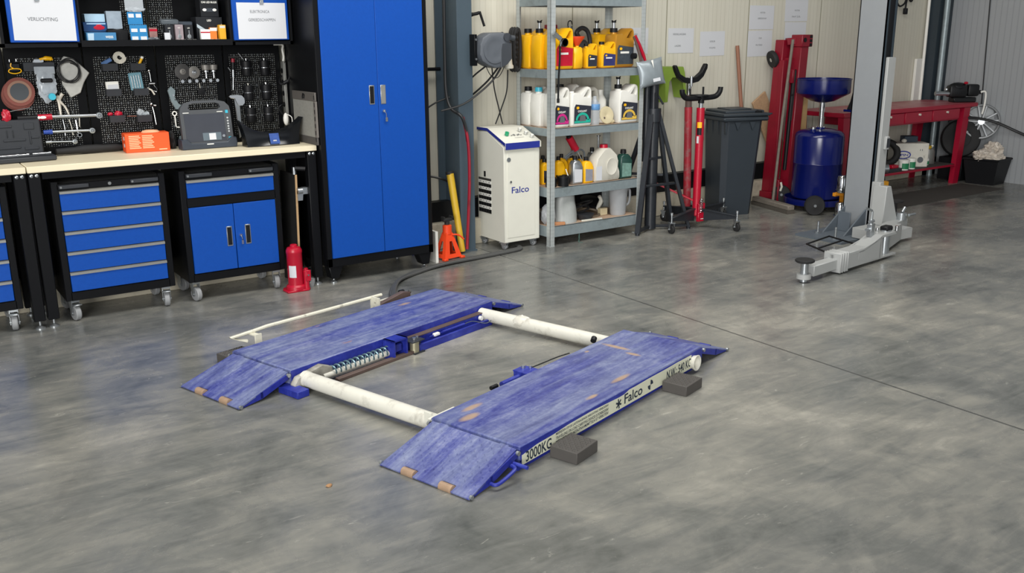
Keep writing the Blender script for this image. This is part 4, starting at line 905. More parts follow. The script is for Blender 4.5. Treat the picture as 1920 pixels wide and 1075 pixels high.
for k, (x, y, a) in enumerate(((1.556, 5.637, 10), (1.59, 5.64, 0), (1.622, 5.636, -20), (1.652, 5.641, 15), (1.70, 5.637, 5), (1.725, 5.64, 40), (1.75, 5.637, -15), (1.785, 5.637, -25))):
    r = thing('loose_bulb', 'small white and chrome bulb lying at the shelf lip', 'bulb', (x, y, ZS+.0065), R(a), 'loose bulbs on the wall shelf')
    m = MB(); m.cyl((-.018, 0, 0), (.006, 0, 0), .0062, seg=10); m.out('socket', white, r)
    m = MB(); m.ell((.014, 0, 0), (.010, .006, .006), 10); m.out('glass', chrome, r)
# ------------------------------------------------------------------ column and what hangs on it
m = MB(); m.bx(3.412, 3.532, 5.62, 5.634, 0, 3.2, .001); m.bx(3.412, 3.532, 5.912, 5.926, 0.342, 3.2); m.bx(3.466, 3.478, 5.634, 5.93, .342, 3.2); m.bx(3.466, 3.478, 5.634, 5.79, 0, .342); m.bx(3.405, 3.54, 5.61, 5.79, 0, .01)
one(m, 'steel_column', colgrey, 'slate grey steel I-beam column beside the tall blue cabinet', 'column')
r = thing('cable_reel', 'grey retractable cable reel bracketed to the steel column', 'cable reel', (3.66, 5.575, 1.42))
reelm = mat('reel_grey', '565b62', .45, bump=.1, bs=200); reeld = mat('reel_dark_grey', '3b3f45', .45)
m = MB(RX(PI/2)); m.prism([(-.11, -.075), (-.06, -.105), (.0, -.125), (.06, -.118), (.105, -.085), (.125, -.03), (.13, .05), (.115, .105), (.06, .118), (-.05, .115), (-.105, .085), (-.125, .04), (-.13, -.03)], -.06, .06, 'z', .016, seg=2)
m.M = RX(PI/2); m.lathe([(.095, .06), (.092, .066), (.07, .068), (.065, .066), (.03, .07), (0, .07)], (-.01, 0, 0), 36); m.out('housing', reelm, r)
m = MB(); m.prism([(.045, .045), (.128, .05), (.13, -.06), (.09, -.1), (.035, -.125), (.035, .0)], -.068, -.055, 'y', .004); m.out('side_cover', reeld, r)
m = MB(); m.cyl((.09, -.07, .085), (.09, -.02, .085), .028, .028, seg=16); m.cyl((.105, -.08, .082), (.135, -.08, .078), .018, .02, seg=12); m.out('cable_guide', reeld, r)
m = MB(); m.bx(-.15, -.128, -.02, .045, -.105, .105, .002); m.out('bracket', black, r)
for z in (-.06, .07): m = MB(); m.cyl((-.139, -.025, z), (-.139, -.019, z), .008, seg=10); m.out('bolt', chrome, r)
m = MB(); m.tube([(3.74, 5.575, 1.30), (3.68, 5.58, 1.22), (3.57, 5.575, 1.14), (3.42, 5.57, 1.06), (3.26, 5.6, 1.02)], .007, 7, sub=6); one(m, 'draped_cable', blacktube, 'black cable draped from the reel across the front of the steel column', 'cable')
m = MB(); m.tube([(3.735, 5.60, 1.30), (3.69, 5.68, 1.2), (3.62, 5.78, 1.10), (3.56, 5.83, 1.05)], .007, 7, sub=6); one(m, 'draped_cable', blacktube, 'black cable dropping from the reel to behind the steel column', 'cable')
m = MB(); m.tube([(3.63, 5.60, 1.31), (3.59, 5.66, 1.26), (3.55, 5.72, 1.2)], .006, 7, sub=4); one(m, 'draped_cable', blacktube, 'short black cable stub running from the reel underside to the column edge', 'cable')
m = MB(); m.tube([(-.05, 0, -.1), (-.01, .0, -.17), (.05, 0, -.19), (.1, 0, -.13), (.11, 0, -.07)], .003, 6, sub=5); m.out('thin_wire', blacktube, r)
m = MB(); m.tube([(3.54, 5.86, 1.655), (3.60, 5.8, 1.655), (3.66, 5.76, 1.665), (3.68, 5.75, 1.675)], [.018, .018, .012, .010], 10, sub=3); m.tube([(3.68, 5.75, 1.68), (3.715, 5.745, 1.58)], .009, 8); one(m, 'crank_handle', blackpl, 'black crank handle sticking out behind the steel column above the cable reel', 'crank handle')
m = MB(); m.tube([(3.545, 5.80, 1.63), (3.55, 5.78, 1.53)], .002, 5); one(m, 'thin_wire', blackpl, 'thin black wire running from the crank handle down to the cable reel', 'wire')
r = thing('cable_hanger', 'black ribbed cable drum hanging edge-on beside the galvanised shelf', 'cable drum', (3.965, 5.73, 1.415))
for k, y in enumerate((-.035, .0, .03)):
    m = MB(); m.tube([(.0+.022*math.cos(t), y, .145*math.sin(t)) for t in [2*PI*i/28 for i in range(28)]], .016, 8, True); m.out('coil', rubber, r)
m = MB(); m.bx(-.01, .012, -.05, .045, -.13, .13, .004)
for k in range(7): m.bx(-.024, .0, -.054, -.048, -.11+k*.035, -.095+k*.035)
m.out('core', blackpl, r)
r = thing('plug_connector', 'cream rubber plug hanging beside the black cable drum', 'plug', (3.865, 5.66, 1.335))
m = MB(); m.lathe([(0, -.05), (.03, -.05), (.034, -.046), (.034, -.03), (.026, -.02), (.022, .02), (.013, .04), (.013, .06), (0, .06)], (0, 0, 0), 20); m.out('plug_body', natural, r)
m = MB(); m.tube([(0, 0, .05), (-.012, .0, .12), (-.05, -.01, .19), (-.08, -.03, .20)], .006, 7, sub=5); m.out('cable', blacktube, r)
m = MB(); m.tube([(3.81, 5.80, 1.30), (3.83, 5.80, 1.14), (3.87, 5.8, .99), (3.90, 5.8, .88)], .005, 6, sub=5); one(m, 'hanging_cable', blacktube, 'black cable hanging from the reel to the white machine, left of its crossing twin', 'cable')
m = MB(); m.tube([(3.95, 5.80, 1.27), (3.94, 5.8, 1.12), (3.90, 5.81, 1.0), (3.85, 5.82, .88)], .005, 6, sub=5); one(m, 'hanging_cable', blacktube, 'black cable hanging from the cable drum, crossing its twin above the white machine', 'cable')
# hoses round the column
m = MB(); m.tube([(3.375, 5.72, 1.9), (3.37, 5.72, 1.4), (3.36, 5.70, 1.15), (3.372, 5.66, 1.03), (3.41, 5.59, .98), (3.44, 5.58, .9), (3.455, 5.58, .8)], .011, 8, sub=6); one(m, 'black_hose', blacktube, 'black air hose running down the left side of the steel column', 'hose')
m = MB(); m.tube([(3.425, 5.59, .97), (3.455, 5.575, .8), (3.462, 5.575, .55), (3.452, 5.58, .3), (3.438, 5.58, .1), (3.43, 5.575, .03)], .011, 8, sub=6); one(m, 'red_hose', darkred, 'red air hose hanging in front of the steel column', 'hose')
m = MB(); m.tube([(3.40, 5.76, .50), (3.33, 5.76, .53), (3.24, 5.8, .55), (3.18, 5.83, .53)], .008, 7, sub=5); one(m, 'cable_loop', blacktube, 'short black cable bridging from the tall cabinet to the column, low down', 'cable')
m = MB(); m.tube([(3.40, 5.72, 1.10), (3.30, 5.76, 1.06), (3.2, 5.8, .99), (3.1, 5.84, .93)], .006, 7, sub=5); one(m, 'cable_loop', blacktube, 'black cable drooping from the column to behind the tall cabinet at mid height', 'cable')
m = MB(); m.cyl((3.07, 5.86, 1.29), (3.41, 5.86, 1.29), .012); one(m, 'conduit', black, 'short black rod bridging tall cabinet and column at handle height', 'rod')
r = thing('yellow_tube', 'dirty yellow tube leaning against the steel column', 'tube', (3.40, 5.60, 0))
m = MB(); m.cyl((.0, -.01, .015), (-.035, .08, .57), .022, .027, seg=18); m.out('tube', yellowpipe, r)
m = MB(); m.cyl((-.036, .082, .565), (-.037, .085, .585), .029, seg=18); m.out('cap', rubber, r)
m = MB(); m.prism([(3.075, .0), (3.225, 0), (3.17, .95), (3.075, 1.1)], 5.745, 5.76, 'y'); one(m, 'blue_panel', darkblue, 'dark blue board leaning in the gap right of the tall cabinet', 'board')
m = MB(); m.bx(3.10, 3.12, 5.45, 5.72, 0, .22); one(m, 'white_board', white, 'low white board standing edge-on right of the tall cabinet foot', 'board')
r = thing('axle_stand', 'orange axle stand on the floor left of the steel column', 'axle stand', (3.245, 5.535, 0), R(8))
m = MB()
for a, b in (((-.075, -.065), (.075, -.065)), ((.075, -.065), (.075, .065)), ((.075, .065), (-.075, .065)), ((-.075, .065), (-.075, -.065))):
    A = Vector((*a, .012)); B = Vector((*b, .012)); t = .36; P = Vector((a[0]*t, a[1]*t, .185)); Q = Vector((b[0]*t, b[1]*t, .185))
    mid = (A+B+P+Q)/4
    def lp(u, v): return (A.lerp(B, u)).lerp(P.lerp(Q, u), v)
    vs = [A, B, Q, P, lp(.30, .16), lp(.70, .16), lp(.62, .66), lp(.38, .66)]
    m.raw(vs, [(0, 1, 5, 4), (1, 2, 6, 5), (2, 3, 7, 6), (3, 0, 4, 7)])
m.lathe([(.032, .175), (.032, .235), (.02, .24)], (0, 0, 0), 18); m.out('frame', orange, r)
for x in (-.075, .075):
    for y in (-.065, .065): MB().prism([(x-.015, y-.015), (x+.02, y-.015), (x+.02, y+.02), (x-.015, y+.02)], 0, .016, 'z', .003).out('foot', orange, r)
m = MB(); m.cyl((0, 0, .2), (0, 0, .27), .018, seg=14); m.bx(-.04, .04, -.018, .018, .265, .285, .004); m.bx(-.04, -.03, -.018, .018, .285, .30); m.bx(.03, .04, -.018, .018, .285, .30); m.out('post', rubber, r)
m = MB(); m.tube([(.02, -.03, .17), (.06, -.05, .165), (.1, -.06, .13)], .006, 7, sub=3); m.out('lever', orange, r)
# floor hose bundle from lift to machine
m = MB()
for d in (0, .018, .034): m.tube([(2.44, 4.60, .1), (2.42, 4.66, .04+d*.2), (2.44+d*.3, 4.85-d, .012), (2.62, 5.12-d*.8, .012+d*.3), (2.84, 5.28-d, .012), (3.10, 5.36-d, .012+d*.2), (3.5, 5.41-d, .012), (3.78, 5.45-d, .012), (3.84, 5.54-d, .012)], .0105, 7, sub=7)
one(m, 'hose_bundle', mat('grey_hose_sleeve', '4a4b4a', .6), 'dark hose bundle curving over the floor from the lift to the white machine', 'hose')
# ------------------------------------------------------------------ white hydraulic machine
r = thing('power_unit', 'white Falco control cabinet on castors beside the galvanised shelf'.replace('Falco ', ''), 'control cabinet', (3.850, 5.65, 0)); X0 = -.1575
m = MB(); m.prism([(-.17, .055), (.18, .055), (.18, .845), (.045, .845), (-.165, .75), (-.17, .72)], X0, -X0, 'x', .004); m.out('body', whitepaint, r)
m = MB(); m.bx(X0+.028, -X0-.045, -.1735, -.169, .09, .718, .001); d = m.out('door', whitepaint, r)
t = MB(); t.text('Falco', (-.094, -.1742, .415), (1, 0, 0), (0, 0, 1), .152, .046, .012); t.out('lettering', navy, d)
m = MB(); m.cyl((-.118, -.177, .66), (-.118, -.173, .66), .016, seg=18); m.out('round_badge', steel, d)
m = MB(); m.cyl((-.103, -.18, .50), (-.103, -.173, .50), .009, seg=12); m.out('lock', chrome, d)
th = math.atan2(.095, .21)
m = MB(); m.prism([(-.19, .735), (-.19, .778), (.04, .868), (.18, .868), (.18, .848), (.045, .848), (-.172, .755), (-.172, .735)], X0, -X0, 'x', .002); m.out('control_panel', whitepaint, r)
m = MB(); m.bx(X0+.002, -X0-.015, -.193, -.189, .733, .780, .001)
m.prism([(-.19, .757), (-.19, .780), (.04, .870), (.18, .870), (.18, .85), (.045, .85)], X0-.002, X0, 'x'); m.out('blue_edge', navy, r)
T = TR((0, -.19, .778)) @ RX(th)
m = MB(T); m.cyl((-.075, .115, 0), (-.075, .115, .022), .015, seg=16); m.out('green_button', mat('green_button', '1f9a6a', .35), r)
for k in range(3): m = MB(T); m.cyl((.07+k*.022, .165-k*.05, 0), (.07+k*.022, .165-k*.05, .016), .015, seg=18); m.mat(1).cyl((.07+k*.022, .165-k*.05, .016), (.07+k*.022, .165-k*.05, .020), .012, seg=18); m.out('pressure_gauge', [chrome, white], r)
m = MB(T)
for k in range(7): m.bx(-.045+k*.014, -.035+k*.014, .10+.006*(k % 2), .108+.006*(k % 3), .0005, .001)
m.bx(-.03, .05, .07, .072, .0005, .001); m.out('marking', ink, r)
v = MB(); v.bx(X0-.002, X0, -.002, .165, .247, .505); vo = v.out('vent_plate', mat('vent_dark', '33332f', .6), r)
for k in range(5): v = MB(); v.bx(X0-.003, X0-.001, -.004, .166, .278+k*.047, .300+k*.047); v.out('pictogram_strip', white, vo)
v = MB()
for k in range(5):
    for j in range(4): v.bx(X0-.0036, X0-.003, .015+j*.038, .027+j*.038+.006*((k+j) % 2), .284+k*.047+.004*((j+k) % 2), .291+k*.047)
v.out('pictogram', ink, vo)
for k in range(5):
    v = MB()
    for j in range(5): v.bx(X0-.0035, X0-.002, -.001+j*.034, .026+j*.034, .252+k*.047, .274+k*.047)
    v.out('slot', blackpl, vo)
m = MB(); m.bx(X0-.004, X0, .07, .09, .515, .555); m.out('black_clip', blackpl, r)
for x, y in ((X0+.03, -.13), (-X0-.03, -.13), (X0+.03, .14), (-X0-.03, .14)): castor(r, x, y, .055, False, .022, .5)
# ------------------------------------------------------------------ galvanised shelf unit
SX0, SX1, SY0, SY1 = 4.030, 4.908, 5.38, 5.795
r = thing('shelf_unit', 'galvanised five level shelf rack full of yellow and white cans', 'shelf rack', ((SX0+SX1)/2, (SY0+SY1)/2, 0)); cx, cy = r.location.x, r.location.y
def perf():
    x = N('perforated_angle_steel'); v = x.co(); q = x.n('ShaderNodeSeparateXYZ'); x.l(v, q.inputs[0])
    f = x.math('FRACT', x.math('DIVIDE', q.outputs[2], .028)); s = x.math('LESS_THAN', x.math('ABSOLUTE', x.math('SUBTRACT', f, .5)), .2)
    n = x.noise(x.co((1, 1, .2)), 60, 3)
    col = x.mix(n, lin('a7aeae'), lin('c7cccb')); col = x.mix(x.math('MULTIPLY', s, .1), col, lin('6b7373'))
    x.base(col).set(.4, .35); return x.m
postm = perf()
def post(x, y, sx, sy, h=2.1):
    m = MB(); m.bx(x-cx, x-cx+sx*.042, y-cy, y-cy+sy*.002, 0, h); m.bx(x-cx, x-cx+sx*.002, y-cy, y-cy+sy*.042, 0, h); m.bx(x-cx-.001*sx, x-cx+sx*.043, y-cy-.001*sy, y-cy+sy*.043, 0, .006); m.out('post', postm, r)
for x, s in ((SX0-.003, 1), (SX1+.003, -1)):
    post(x, SY0-.003, s, 1); post(x, SY1+.003, s, -1)
LV = (.150, .436, .866, 1.279, 1.785)
for z, h in zip(LV, (.08, .07, .056, .06, .07)):
    m = MB(); a, b, c, d = SX0-cx, SX1-cx, SY0-cy, SY1-cy
    m.bx(a, b, c, c+.002, z-h, z); m.bx(a, b, d-.002, d, z-h, z); m.bx(a, a+.002, c, d, z-h, z); m.bx(b-.002, b, c, d, z-h, z); m.bx(a, b, c, c+.018, z-.003, z); s = m.out('shelf', galv, r)
    m = MB(); m.bx(a+.003, b-.003, c+.003, d-.003, z-.012, z-.0005); m.out('shelf_board', shelfboard, s)
# ------------------------------------------------------------------ cans
def lofted(mb, o, i, ys, so, si):
    b = bmesh.new(); cxo = sum(p[0] for p in o)/len(o); czo = sum(p[1] for p in o)/len(o)
    L = []
    for y, s_, h_ in zip(ys, so, si):
        vo = [b.verts.new((cxo+(p[0]-cxo)*s_, y, czo+(p[1]-czo)*s_)) for p in o]; vi = []
        if i:
            cxi = sum(p[0] for p in i)/len(i); czi = sum(p[1] for p in i)/len(i); vi = [b.verts.new((cxi+(p[0]-cxi)*h_, y, czi+(p[1]-czi)*h_)) for p in i]
        L.append((vo, vi))
    for e in (0, -1):
        vo, vi = L[e]; es = [b.edges.new((vo[k], vo[(k+1) % len(vo)])) for k in range(len(vo))]
        if vi: es += [b.edges.new((vi[k], vi[(k+1) % len(vi)])) for k in range(len(vi))]
        bmesh.ops.triangle_fill(b, use_beauty=True, edges=es)
    for (a, ai), (c, ci) in zip(L, L[1:]):
        for p, q in ((a, c), (ai, ci)):
            for k in range(len(p)): b.faces.new([p[k], p[(k+1) % len(p)], q[(k+1) % len(p)], q[k]])
    bmesh.ops.recalc_face_normals(b, faces=b.faces[:])
    return mb.bmr(b)
def can(x, y, z, label, m_, group, w=.19, d=.125, h=.285, cap=blackpl, lab=None, rz=0, pump=False, txt=None, bandc=None, capm=True):
    # x, y: left front corner
    r = thing('plastic_can', label, 'can', (x, y, z), rz, group)
    o = [(0, .01), (.012, 0), (w-.012, 0), (w, .01), (w, h*.66), (w*.985, h*.90), (w*.95, h*.965), (w*.84, h*.985), (w*.74, h*.95), (w*.44, h*.80), (w*.40, h*.84), (.02, h*.84), (.008, h*.80), (.004, h*.62), (0, h*.58)]
    i = [(w*.62, h*.75), (w*.86, h*.73), (w*.90, h*.80), (w*.86, h*.90), (w*.78, h*.89)]
    m = MB(); lofted(m, o, i, (0, d*.1, d*.9, d), (.93, 1, 1, .93), (1.25, 1, 1, 1.25)); m.out('can_body', m_, r, sm=50)
    m = MB(); q = w*.21; m.cyl((q, d/2, h*.83), (q, d/2, h*.88), w*.125, seg=16); m.out('neck', m_, r)
    if capm: m = MB(); m.cyl((q, d/2, h*.88), (q, d/2, h*.985), w*.155, w*.145, seg=18); m.out('cap', cap, r)
    if pump:
        m = MB(); m.cyl((q, d/2, h*.98), (q, d/2, h*1.12), w*.07, w*.05, seg=12); m.mat(1).cyl((q, d/2, h*1.12), (q, d/2, h*1.16), w*.09, seg=12); m.tube([(q-.02, d/2, h*1.17), (q, d/2, h*1.15), (q+.022, d/2, h*1.18)], .004, 6); m.out('pump', [steel, blackpl], r)
    if lab:
        l = MB(); pts = [(w*.12, h*.08), (w*.94, h*.08), (w*.96, h*.5), (w*.2, h*.56), (w*.13, h*.48)]
        l.raw([(a, -.0012, b_) for a, b_ in pts], [tuple(range(5))]); lo = l.out('can_label', lab, r)
        if bandc:
            g = MB(); g.raw([(w*.14, -.0018, h*.09), (w*.92, -.0018, h*.09), (w*.92, -.0018, h*.18), (w*.14, -.0018, h*.14)], [(0, 1, 2, 3)])
            g.raw([(w*.53+w*.33*math.cos(t), -.0018, h*.16+h*.19*math.sin(t)) for t in [PI*k/12 for k in range(13)]]+[(w*.53+w*.24*math.cos(t), -.0018, h*.16+h*.13*math.sin(t)) for t in [PI*k/12 for k in range(13)]], [(k, k+1, 14+k, 13+k) for k in range(12)]); g.out('colour_band', bandc, lo)
            g = MB(); g.raw([(w*.38, -.002, h*.13), (w*.70, -.002, h*.13), (w*.66, -.002, h*.28), (w*.42, -.002, h*.28)], [(0, 1, 2, 3)]); g.out('grey_picture', ink, lo)
        g = MB(); g.raw([(w*.3+w*.07*math.cos(t), -.002, h*.47+h*.035*math.sin(t)) for t in [2*PI*k/16 for k in range(16)]], [tuple(range(16))]); g.out('oval_logo', yellow, lo)
        if txt: t = MB(); t.text(txt, (w*.3, -.002, h*.36), (1, 0, 0), (0, 0, 1), w*.44, h*.05, .03); t.out('lettering', white, lo)
        else: t = MB(); t.bx(w*.28, w*.72, -.0022, -.0016, h*.35, h*.40); t.out('white_bar', white, lo)
    return r
labd = mat('dark_can_label', '2c2f3a', .4, var=.2, vs=30); labr = mat('red_can_label', 'b3122c', .4, var=.3, vs=20); labb = mat('indigo_can_label', '2f3266', .4, var=.3, vs=30)
labg = mat('black_silver_label', '3c434a', .35, var=.6, vs=35)
mag = mat('magenta_print', 'c02a7d', .4); teal = mat('teal_print', '21a892', .4); amber = mat('amber_print', 'd9b34a', .4)
GY, GW = 'yellow oil cans on the galvanised shelf', 'white coolant cans on the galvanised shelf'
Z4, Z3, Z2, Z1 = 1.279, .866, .436, .150
can(4.072, 5.400, Z4, 'yellow can with red label directly behind the front shelf post', yellow, GY, .178, .13, .29, lab=labr)
can(4.050, 5.532, Z4, 'second yellow can from the front in the left row, with pump spout', yellow, GY, .185, .125, .287, pump=True)
can(4.042, 5.662, Z4, 'rearmost yellow can of the left row, plain black cap', yellow, GY, .185, .125, .287)
can(4.625, 5.585, Z4, 'yellow can with pump behind the golden brown can', yellow, GY, .185, .125, .287, pump=True)
can(4.640, 5.405, Z4, 'golden brown can with large black and silver label', gold, GY, .19, .13, .287, lab=labg, pump=True)
can(4.375, 5.405, Z4, 'small yellow can with dark label, left of its blue labelled twin', yellow, GY, .10, .075, .178, lab=labd)
can(4.512, 5.400, Z4, 'small yellow can with blue label, centre of the top oil shelf', yellow, GY, .135, .08, .19, lab=labb)
can(4.335, 5.40, Z4, 'small yellow can turned sideways under the orange funnel', yellow, GY, .10, .075, .182, rz=R(90), capm=False)
m = MB(); m.lathe([(.008, -.03), (.012, .0), (.016, .005), (.057, .062), (.057, .066), (.054, .066), (.013, .008)], (0, 0, 0), 26); one(m, 'funnel', mat('orange_funnel_plastic', 'd9451c', .45), 'orange funnel stuck in the sideways small yellow can', 'funnel', (4.297, 5.424, 1.439))
r = thing('glass_bottle', 'clear glass bottle with wire bail behind the orange funnel', 'bottle', (4.37, 5.60, Z4))
m = MB(); m.lathe([(0, 0), (.042, 0), (.045, .02), (.045, .2), (.03, .25), (.02, .27), (.02, .30), (0, .30)], (0, 0, 0), 22); m.out('glass', smoke, r)
m = MB(); m.tube([(-.02, 0, .3), (-.015, 0, .33), (.01, 0, .335), (.02, 0, .31)], .004, 6, sub=3); m.out('bail', blackpl, r)
m = MB(); m.lathe([(0, 0), (.08, 0), (.085, .03), (.08, .17), (.05, .2), (0, .2)], (0, 0, 0), 24); m.tube([(.03, 0, .19), (-.02, 0, .25), (.03, 0, .285), (.085, 0, .26), (.11, 0, .18), (.09, 0, .12)], .017, 10, sub=5)
one(m, 'oil_jug', darkpl, 'dark grey oil jug with arched handle at the back of the oil shelf', 'jug', (4.50, 5.66, Z4))
m = MB(); m.ell((0, 0, .05), (.07, .03, .05), 18); one(m, 'lid', natural, 'pale dirty round lid behind the small yellow cans', 'lid', (4.50, 5.535, Z4))
m = MB(); m.bx(-.04, .04, -.03, .03, 0, .31, .004); one(m, 'red_box', darkred, 'dark red carton behind the red labelled yellow can', 'box', (4.285, 5.72, Z4))
# white coolant shelf
can(4.072, 5.405, Z3, 'white can with magenta label just right of the front shelf post', white, GW, .152, .125, .29, lab=labd, bandc=mag, txt='COOLANT')
can(4.050, 5.540, Z3, 'second white can in the left row with a turquoise cap', white, GW, .185, .125, .287, cap=cyan)
can(4.045, 5.668, Z3, 'rearmost white can of the left row with black cap', white, GW, .185, .12, .287)
can(4.236, 5.400, Z3, 'white can with green labelled coolant, second from the front post', white, GW, .19, .125, .288, lab=labd, bandc=teal, txt='COOLANT', capm=False)
can(4.690, 5.400, Z3, 'white can with yellow labelled coolant at the right shelf end', white, GW, .19, .128, .29, lab=labd, bandc=amber, txt='COOLANT', pump=True)
can(4.26, 5.56, Z3, 'white can with black cap behind the green labelled one', white, GW, .185, .12, .3)
r = thing('clear_bottle', 'clear ribbed water bottle in front of the grey jug', 'bottle', (4.492, 5.45, Z3))
m = MB(); m.lathe([(0, 0), (.036, 0)]+[(.038+.0025*(k % 2), .012+k*.012) for k in range(13)]+[(.02, .182), (.014, .195), (.014, .21), (0, .21)], (0, 0, 0), 24); m.out('bottle', clearpl, r)
m = MB(); m.lathe([(.0395, .11), (.0405, .112), (.0405, .15), (.0395, .152)], (0, 0, 0), 24); m.out('bottle_label', mat('blue_water_label', '5f8fc0', .4, var=.5, vs=40), r)
r = thing('grey_jug', 'grey two litre jug with a dark label behind the clear water bottle', 'jug', (4.54, 5.57, Z3))
m = MB(); lofted(m, [(-.06, 0), (.06, 0), (.06, .18), (.05, .255), (.02, .275), (-.05, .27), (-.06, .18)], [(-.03, .2), (.03, .2), (.025, .24), (-.025, .24)], (-.04, -.03, .03, .04), (.92, 1, 1, .92), (1.2, 1, 1, 1.2)); m.out('jug_body', natural, r)
m = MB(); m.raw([(-.05, -.041, .12), (.05, -.041, .12), (.05, -.041, .165), (-.05, -.041, .165)], [(0, 1, 2, 3)]); m.out('jug_label', mat('blue_black_label', '29506f', .4, var=.5, vs=40), r)
m = MB(); m.lathe([(0, 0), (.045, 0), (.048, .02), (.048, .17), (.03, .2), (.024, .21), (.024, .245), (0, .245)], (0, 0, 0), 22); one(m, 'white_bottle', white, 'white round bottle behind the cream disc', 'bottle', (4.655, 5.585, Z3))
m = MB(TR((0, 0, .066)) @ RX(R(80))); m.lathe([(0, .0), (.012, .004), (.05, .012), (.064, .010), (.066, .004), (.064, 0), (.05, .004), (0, -.004)], (0, 0, 0), 32); m.mat(1).ell((-.028, -.02, .012), (.008, .008, .004), 10); m.mat(0).M = Matrix.Identity(4); m.blob((.055, .0, .018), (.03, .015, .018), .2, 2, 1, 2)
one(m, 'cream_disc', [mat('cream_plastic', 'c9bd9b', .5, dirt='a0937a', dirtk=.4), brown], 'round cream cover leaning upright beside the yellow labelled coolant', 'cover', (4.590, 5.432, Z3))
# ------------------------------------------------------------------ third shelf
def bottle(x, y, z, label, m_, w=.085, d=.05, h=.19, capm=blackpl, lab=None, group='yellow bottles on the third shelf', rz=0):
    r = thing('oil_bottle', label, 'bottle', (x, y, z), rz, group)
    o = [(-w/2, .006), (-w/2+.006, 0), (w/2-.006, 0), (w/2, .006), (w/2, h*.62), (w*.36, h*.76), (w*.16, h*.84), (-w*.30, h*.84), (-w*.46, h*.74)]
    m = MB(); lofted(m, o, None, (-d/2, -d*.36, d*.36, d/2), (.9, 1, 1, .9), (1,)*4); m.out('bottle_body', m_, r, sm=50)
    m = MB(); m.cyl((-w*.08, 0, h*.83), (-w*.08, 0, h*.88), w*.15, seg=14); m.mat(1).cyl((-w*.08, 0, h*.87), (-w*.08, 0, h), w*.2, w*.18, seg=14); m.out('cap', [m_, capm], r)
    if lab: l = MB(); l.raw([(-w*.38, -d/2-.001, h*.08), (w*.4, -d/2-.001, h*.08), (w*.4, -d/2-.001, h*.52), (-w*.38, -d/2-.001, h*.56)], [(0, 1, 2, 3)]); l.out('bottle_label', lab, r)
    return r
silvl = mat('grey_label', '8b8c96', .4, var=.2, vs=30)
bottle(4.42, 5.445, Z2, 'yellow bottle with grey label beside the big milky jug', yellow, .09, .06, .195, lab=silvl)
bottle(4.315, 5.445, Z2, 'silver bottle with blank white label, third shelf', steel, .095, .06, .21, lab=paper, group='silver bottles on the third shelf')
for k, (x, y, h, l) in enumerate(((4.245, 5.56, .20, 'tall yellow bottle seen right of the front post'), (4.305, 5.60, .21, 'yellow bottle left behind the silver bottle'), (4.40, 5.60, .20, 'yellow bottle behind the red oil gun'), (4.47, 5.58, .19, 'yellow bottle half hidden by the milky jug'), (4.13, 5.58, .19, 'yellow bottle behind the front post'), (4.085, 5.68, .185, 'rearmost yellow bottle at the left end'), (4.19, 5.68, .2, 'yellow bottle at the back, between post and silver bottle'))):
    bottle(x, y, Z2, l+', third shelf', yellow, .075 if k != 4 else .085, .06, h, lab=labd if k in (4,) else None, rz=R(rnd.uniform(-8, 8)))
for k, (x, y, l) in enumerate(((4.09, 5.62, 'grey bottle'),)): pass
bottle(4.62, 5.62, Z2, 'grey bottle with black cap behind the milky jug', steel, .085, .06, .235, group='silver bottles on the third shelf')
bottle(4.80, 5.60, Z2, 'slim grey bottle between milky jug and dark green bottle', greypail, .08, .06, .2, group='silver bottles on the third shelf')
r = bottle(4.79, 5.445, Z2, 'dark green bottle at the right end of the third shelf', mat('dark_green_plastic', '1d3f38', .3), .12, .065, .225, lab=mat('pale_green_label', '6f9187', .4, var=.6, vs=40), group='silver bottles on the third shelf'); del r['group']
r = thing('milky_jug', 'large milky white jug with red cap on the third shelf', 'jug', (4.596, 5.46, Z2))
o = [(-.125, .012), (-.112, 0), (.112, 0), (.125, .012), (.122, .06), (.105, .10), (.108, .15), (.09, .2), (.05, .235), (.03, .25), (-.03, .25), (-.06, .225), (-.105, .18), (-.12, .12)]
m = MB(); lofted(m, o, None, (-.055, -.04, .04, .055), (.92, 1, 1, .92), (1,)*4); m.out('jug_body', natural, r, sm=50)
m = MB(TR((.035, -.056, .11)) @ RX(PI/2)); m.lathe([(.05, -.002), (.055, .004), (.05, .006), (.042, .002), (0, .001)], (0, 0, 0), 26, sy=1.25); m.out('handle_recess', natural, r)
m = MB(); m.cyl((0, 0, .245), (0, 0, .275), .032, .03, seg=20); m.out('red_cap', red, r)
m = MB(); m.raw([(-.115, -.0565, .015), (-.06, -.0565, .015), (-.06, -.0565, .12), (-.115, -.0565, .12)], [(0, 1, 2, 3)]); m.out('white_label', paper, r)
r = thing('oil_gun', 'red cylinder oil suction gun with looped grey hose above the yellow bottles', 'oil gun', (4.33, 5.49, Z2))
m = MB(); m.cyl((.02, 0, .25), (-.045, 0, .345), .028, .028, seg=18); m.out('red_cylinder', red, r)
m = MB(); m.cyl((-.045, 0, .345), (-.052, 0, .357), .018, seg=12); m.bx(-.075, -.03, -.01, .01, .356, .364, .002); m.out('plunger', blackpl, r)
m = MB(); m.tube([(.02, 0, .25), (-.03, -.01, .235), (-.08, -.01, .205), (-.085, -.01, .195), (-.04, -.005, .21), (.02, 0, .225), (.06, 0, .245), (.095, 0, .23), (.105, 0, .18), (.1, -.01, .13)], .0075, 8, sub=5); m.out('hose', smoke, r)
m = MB(); m.cyl((.1, -.01, .14), (.1, -.01, .115), .016, seg=12); m.out('collar', yellow, r)
m = MB(); m.tube([(.03, 0, .24), (.05, -.01, .2), (.075, -.02, .15)], .004, 6, sub=3); m.out('trigger', steel, r)
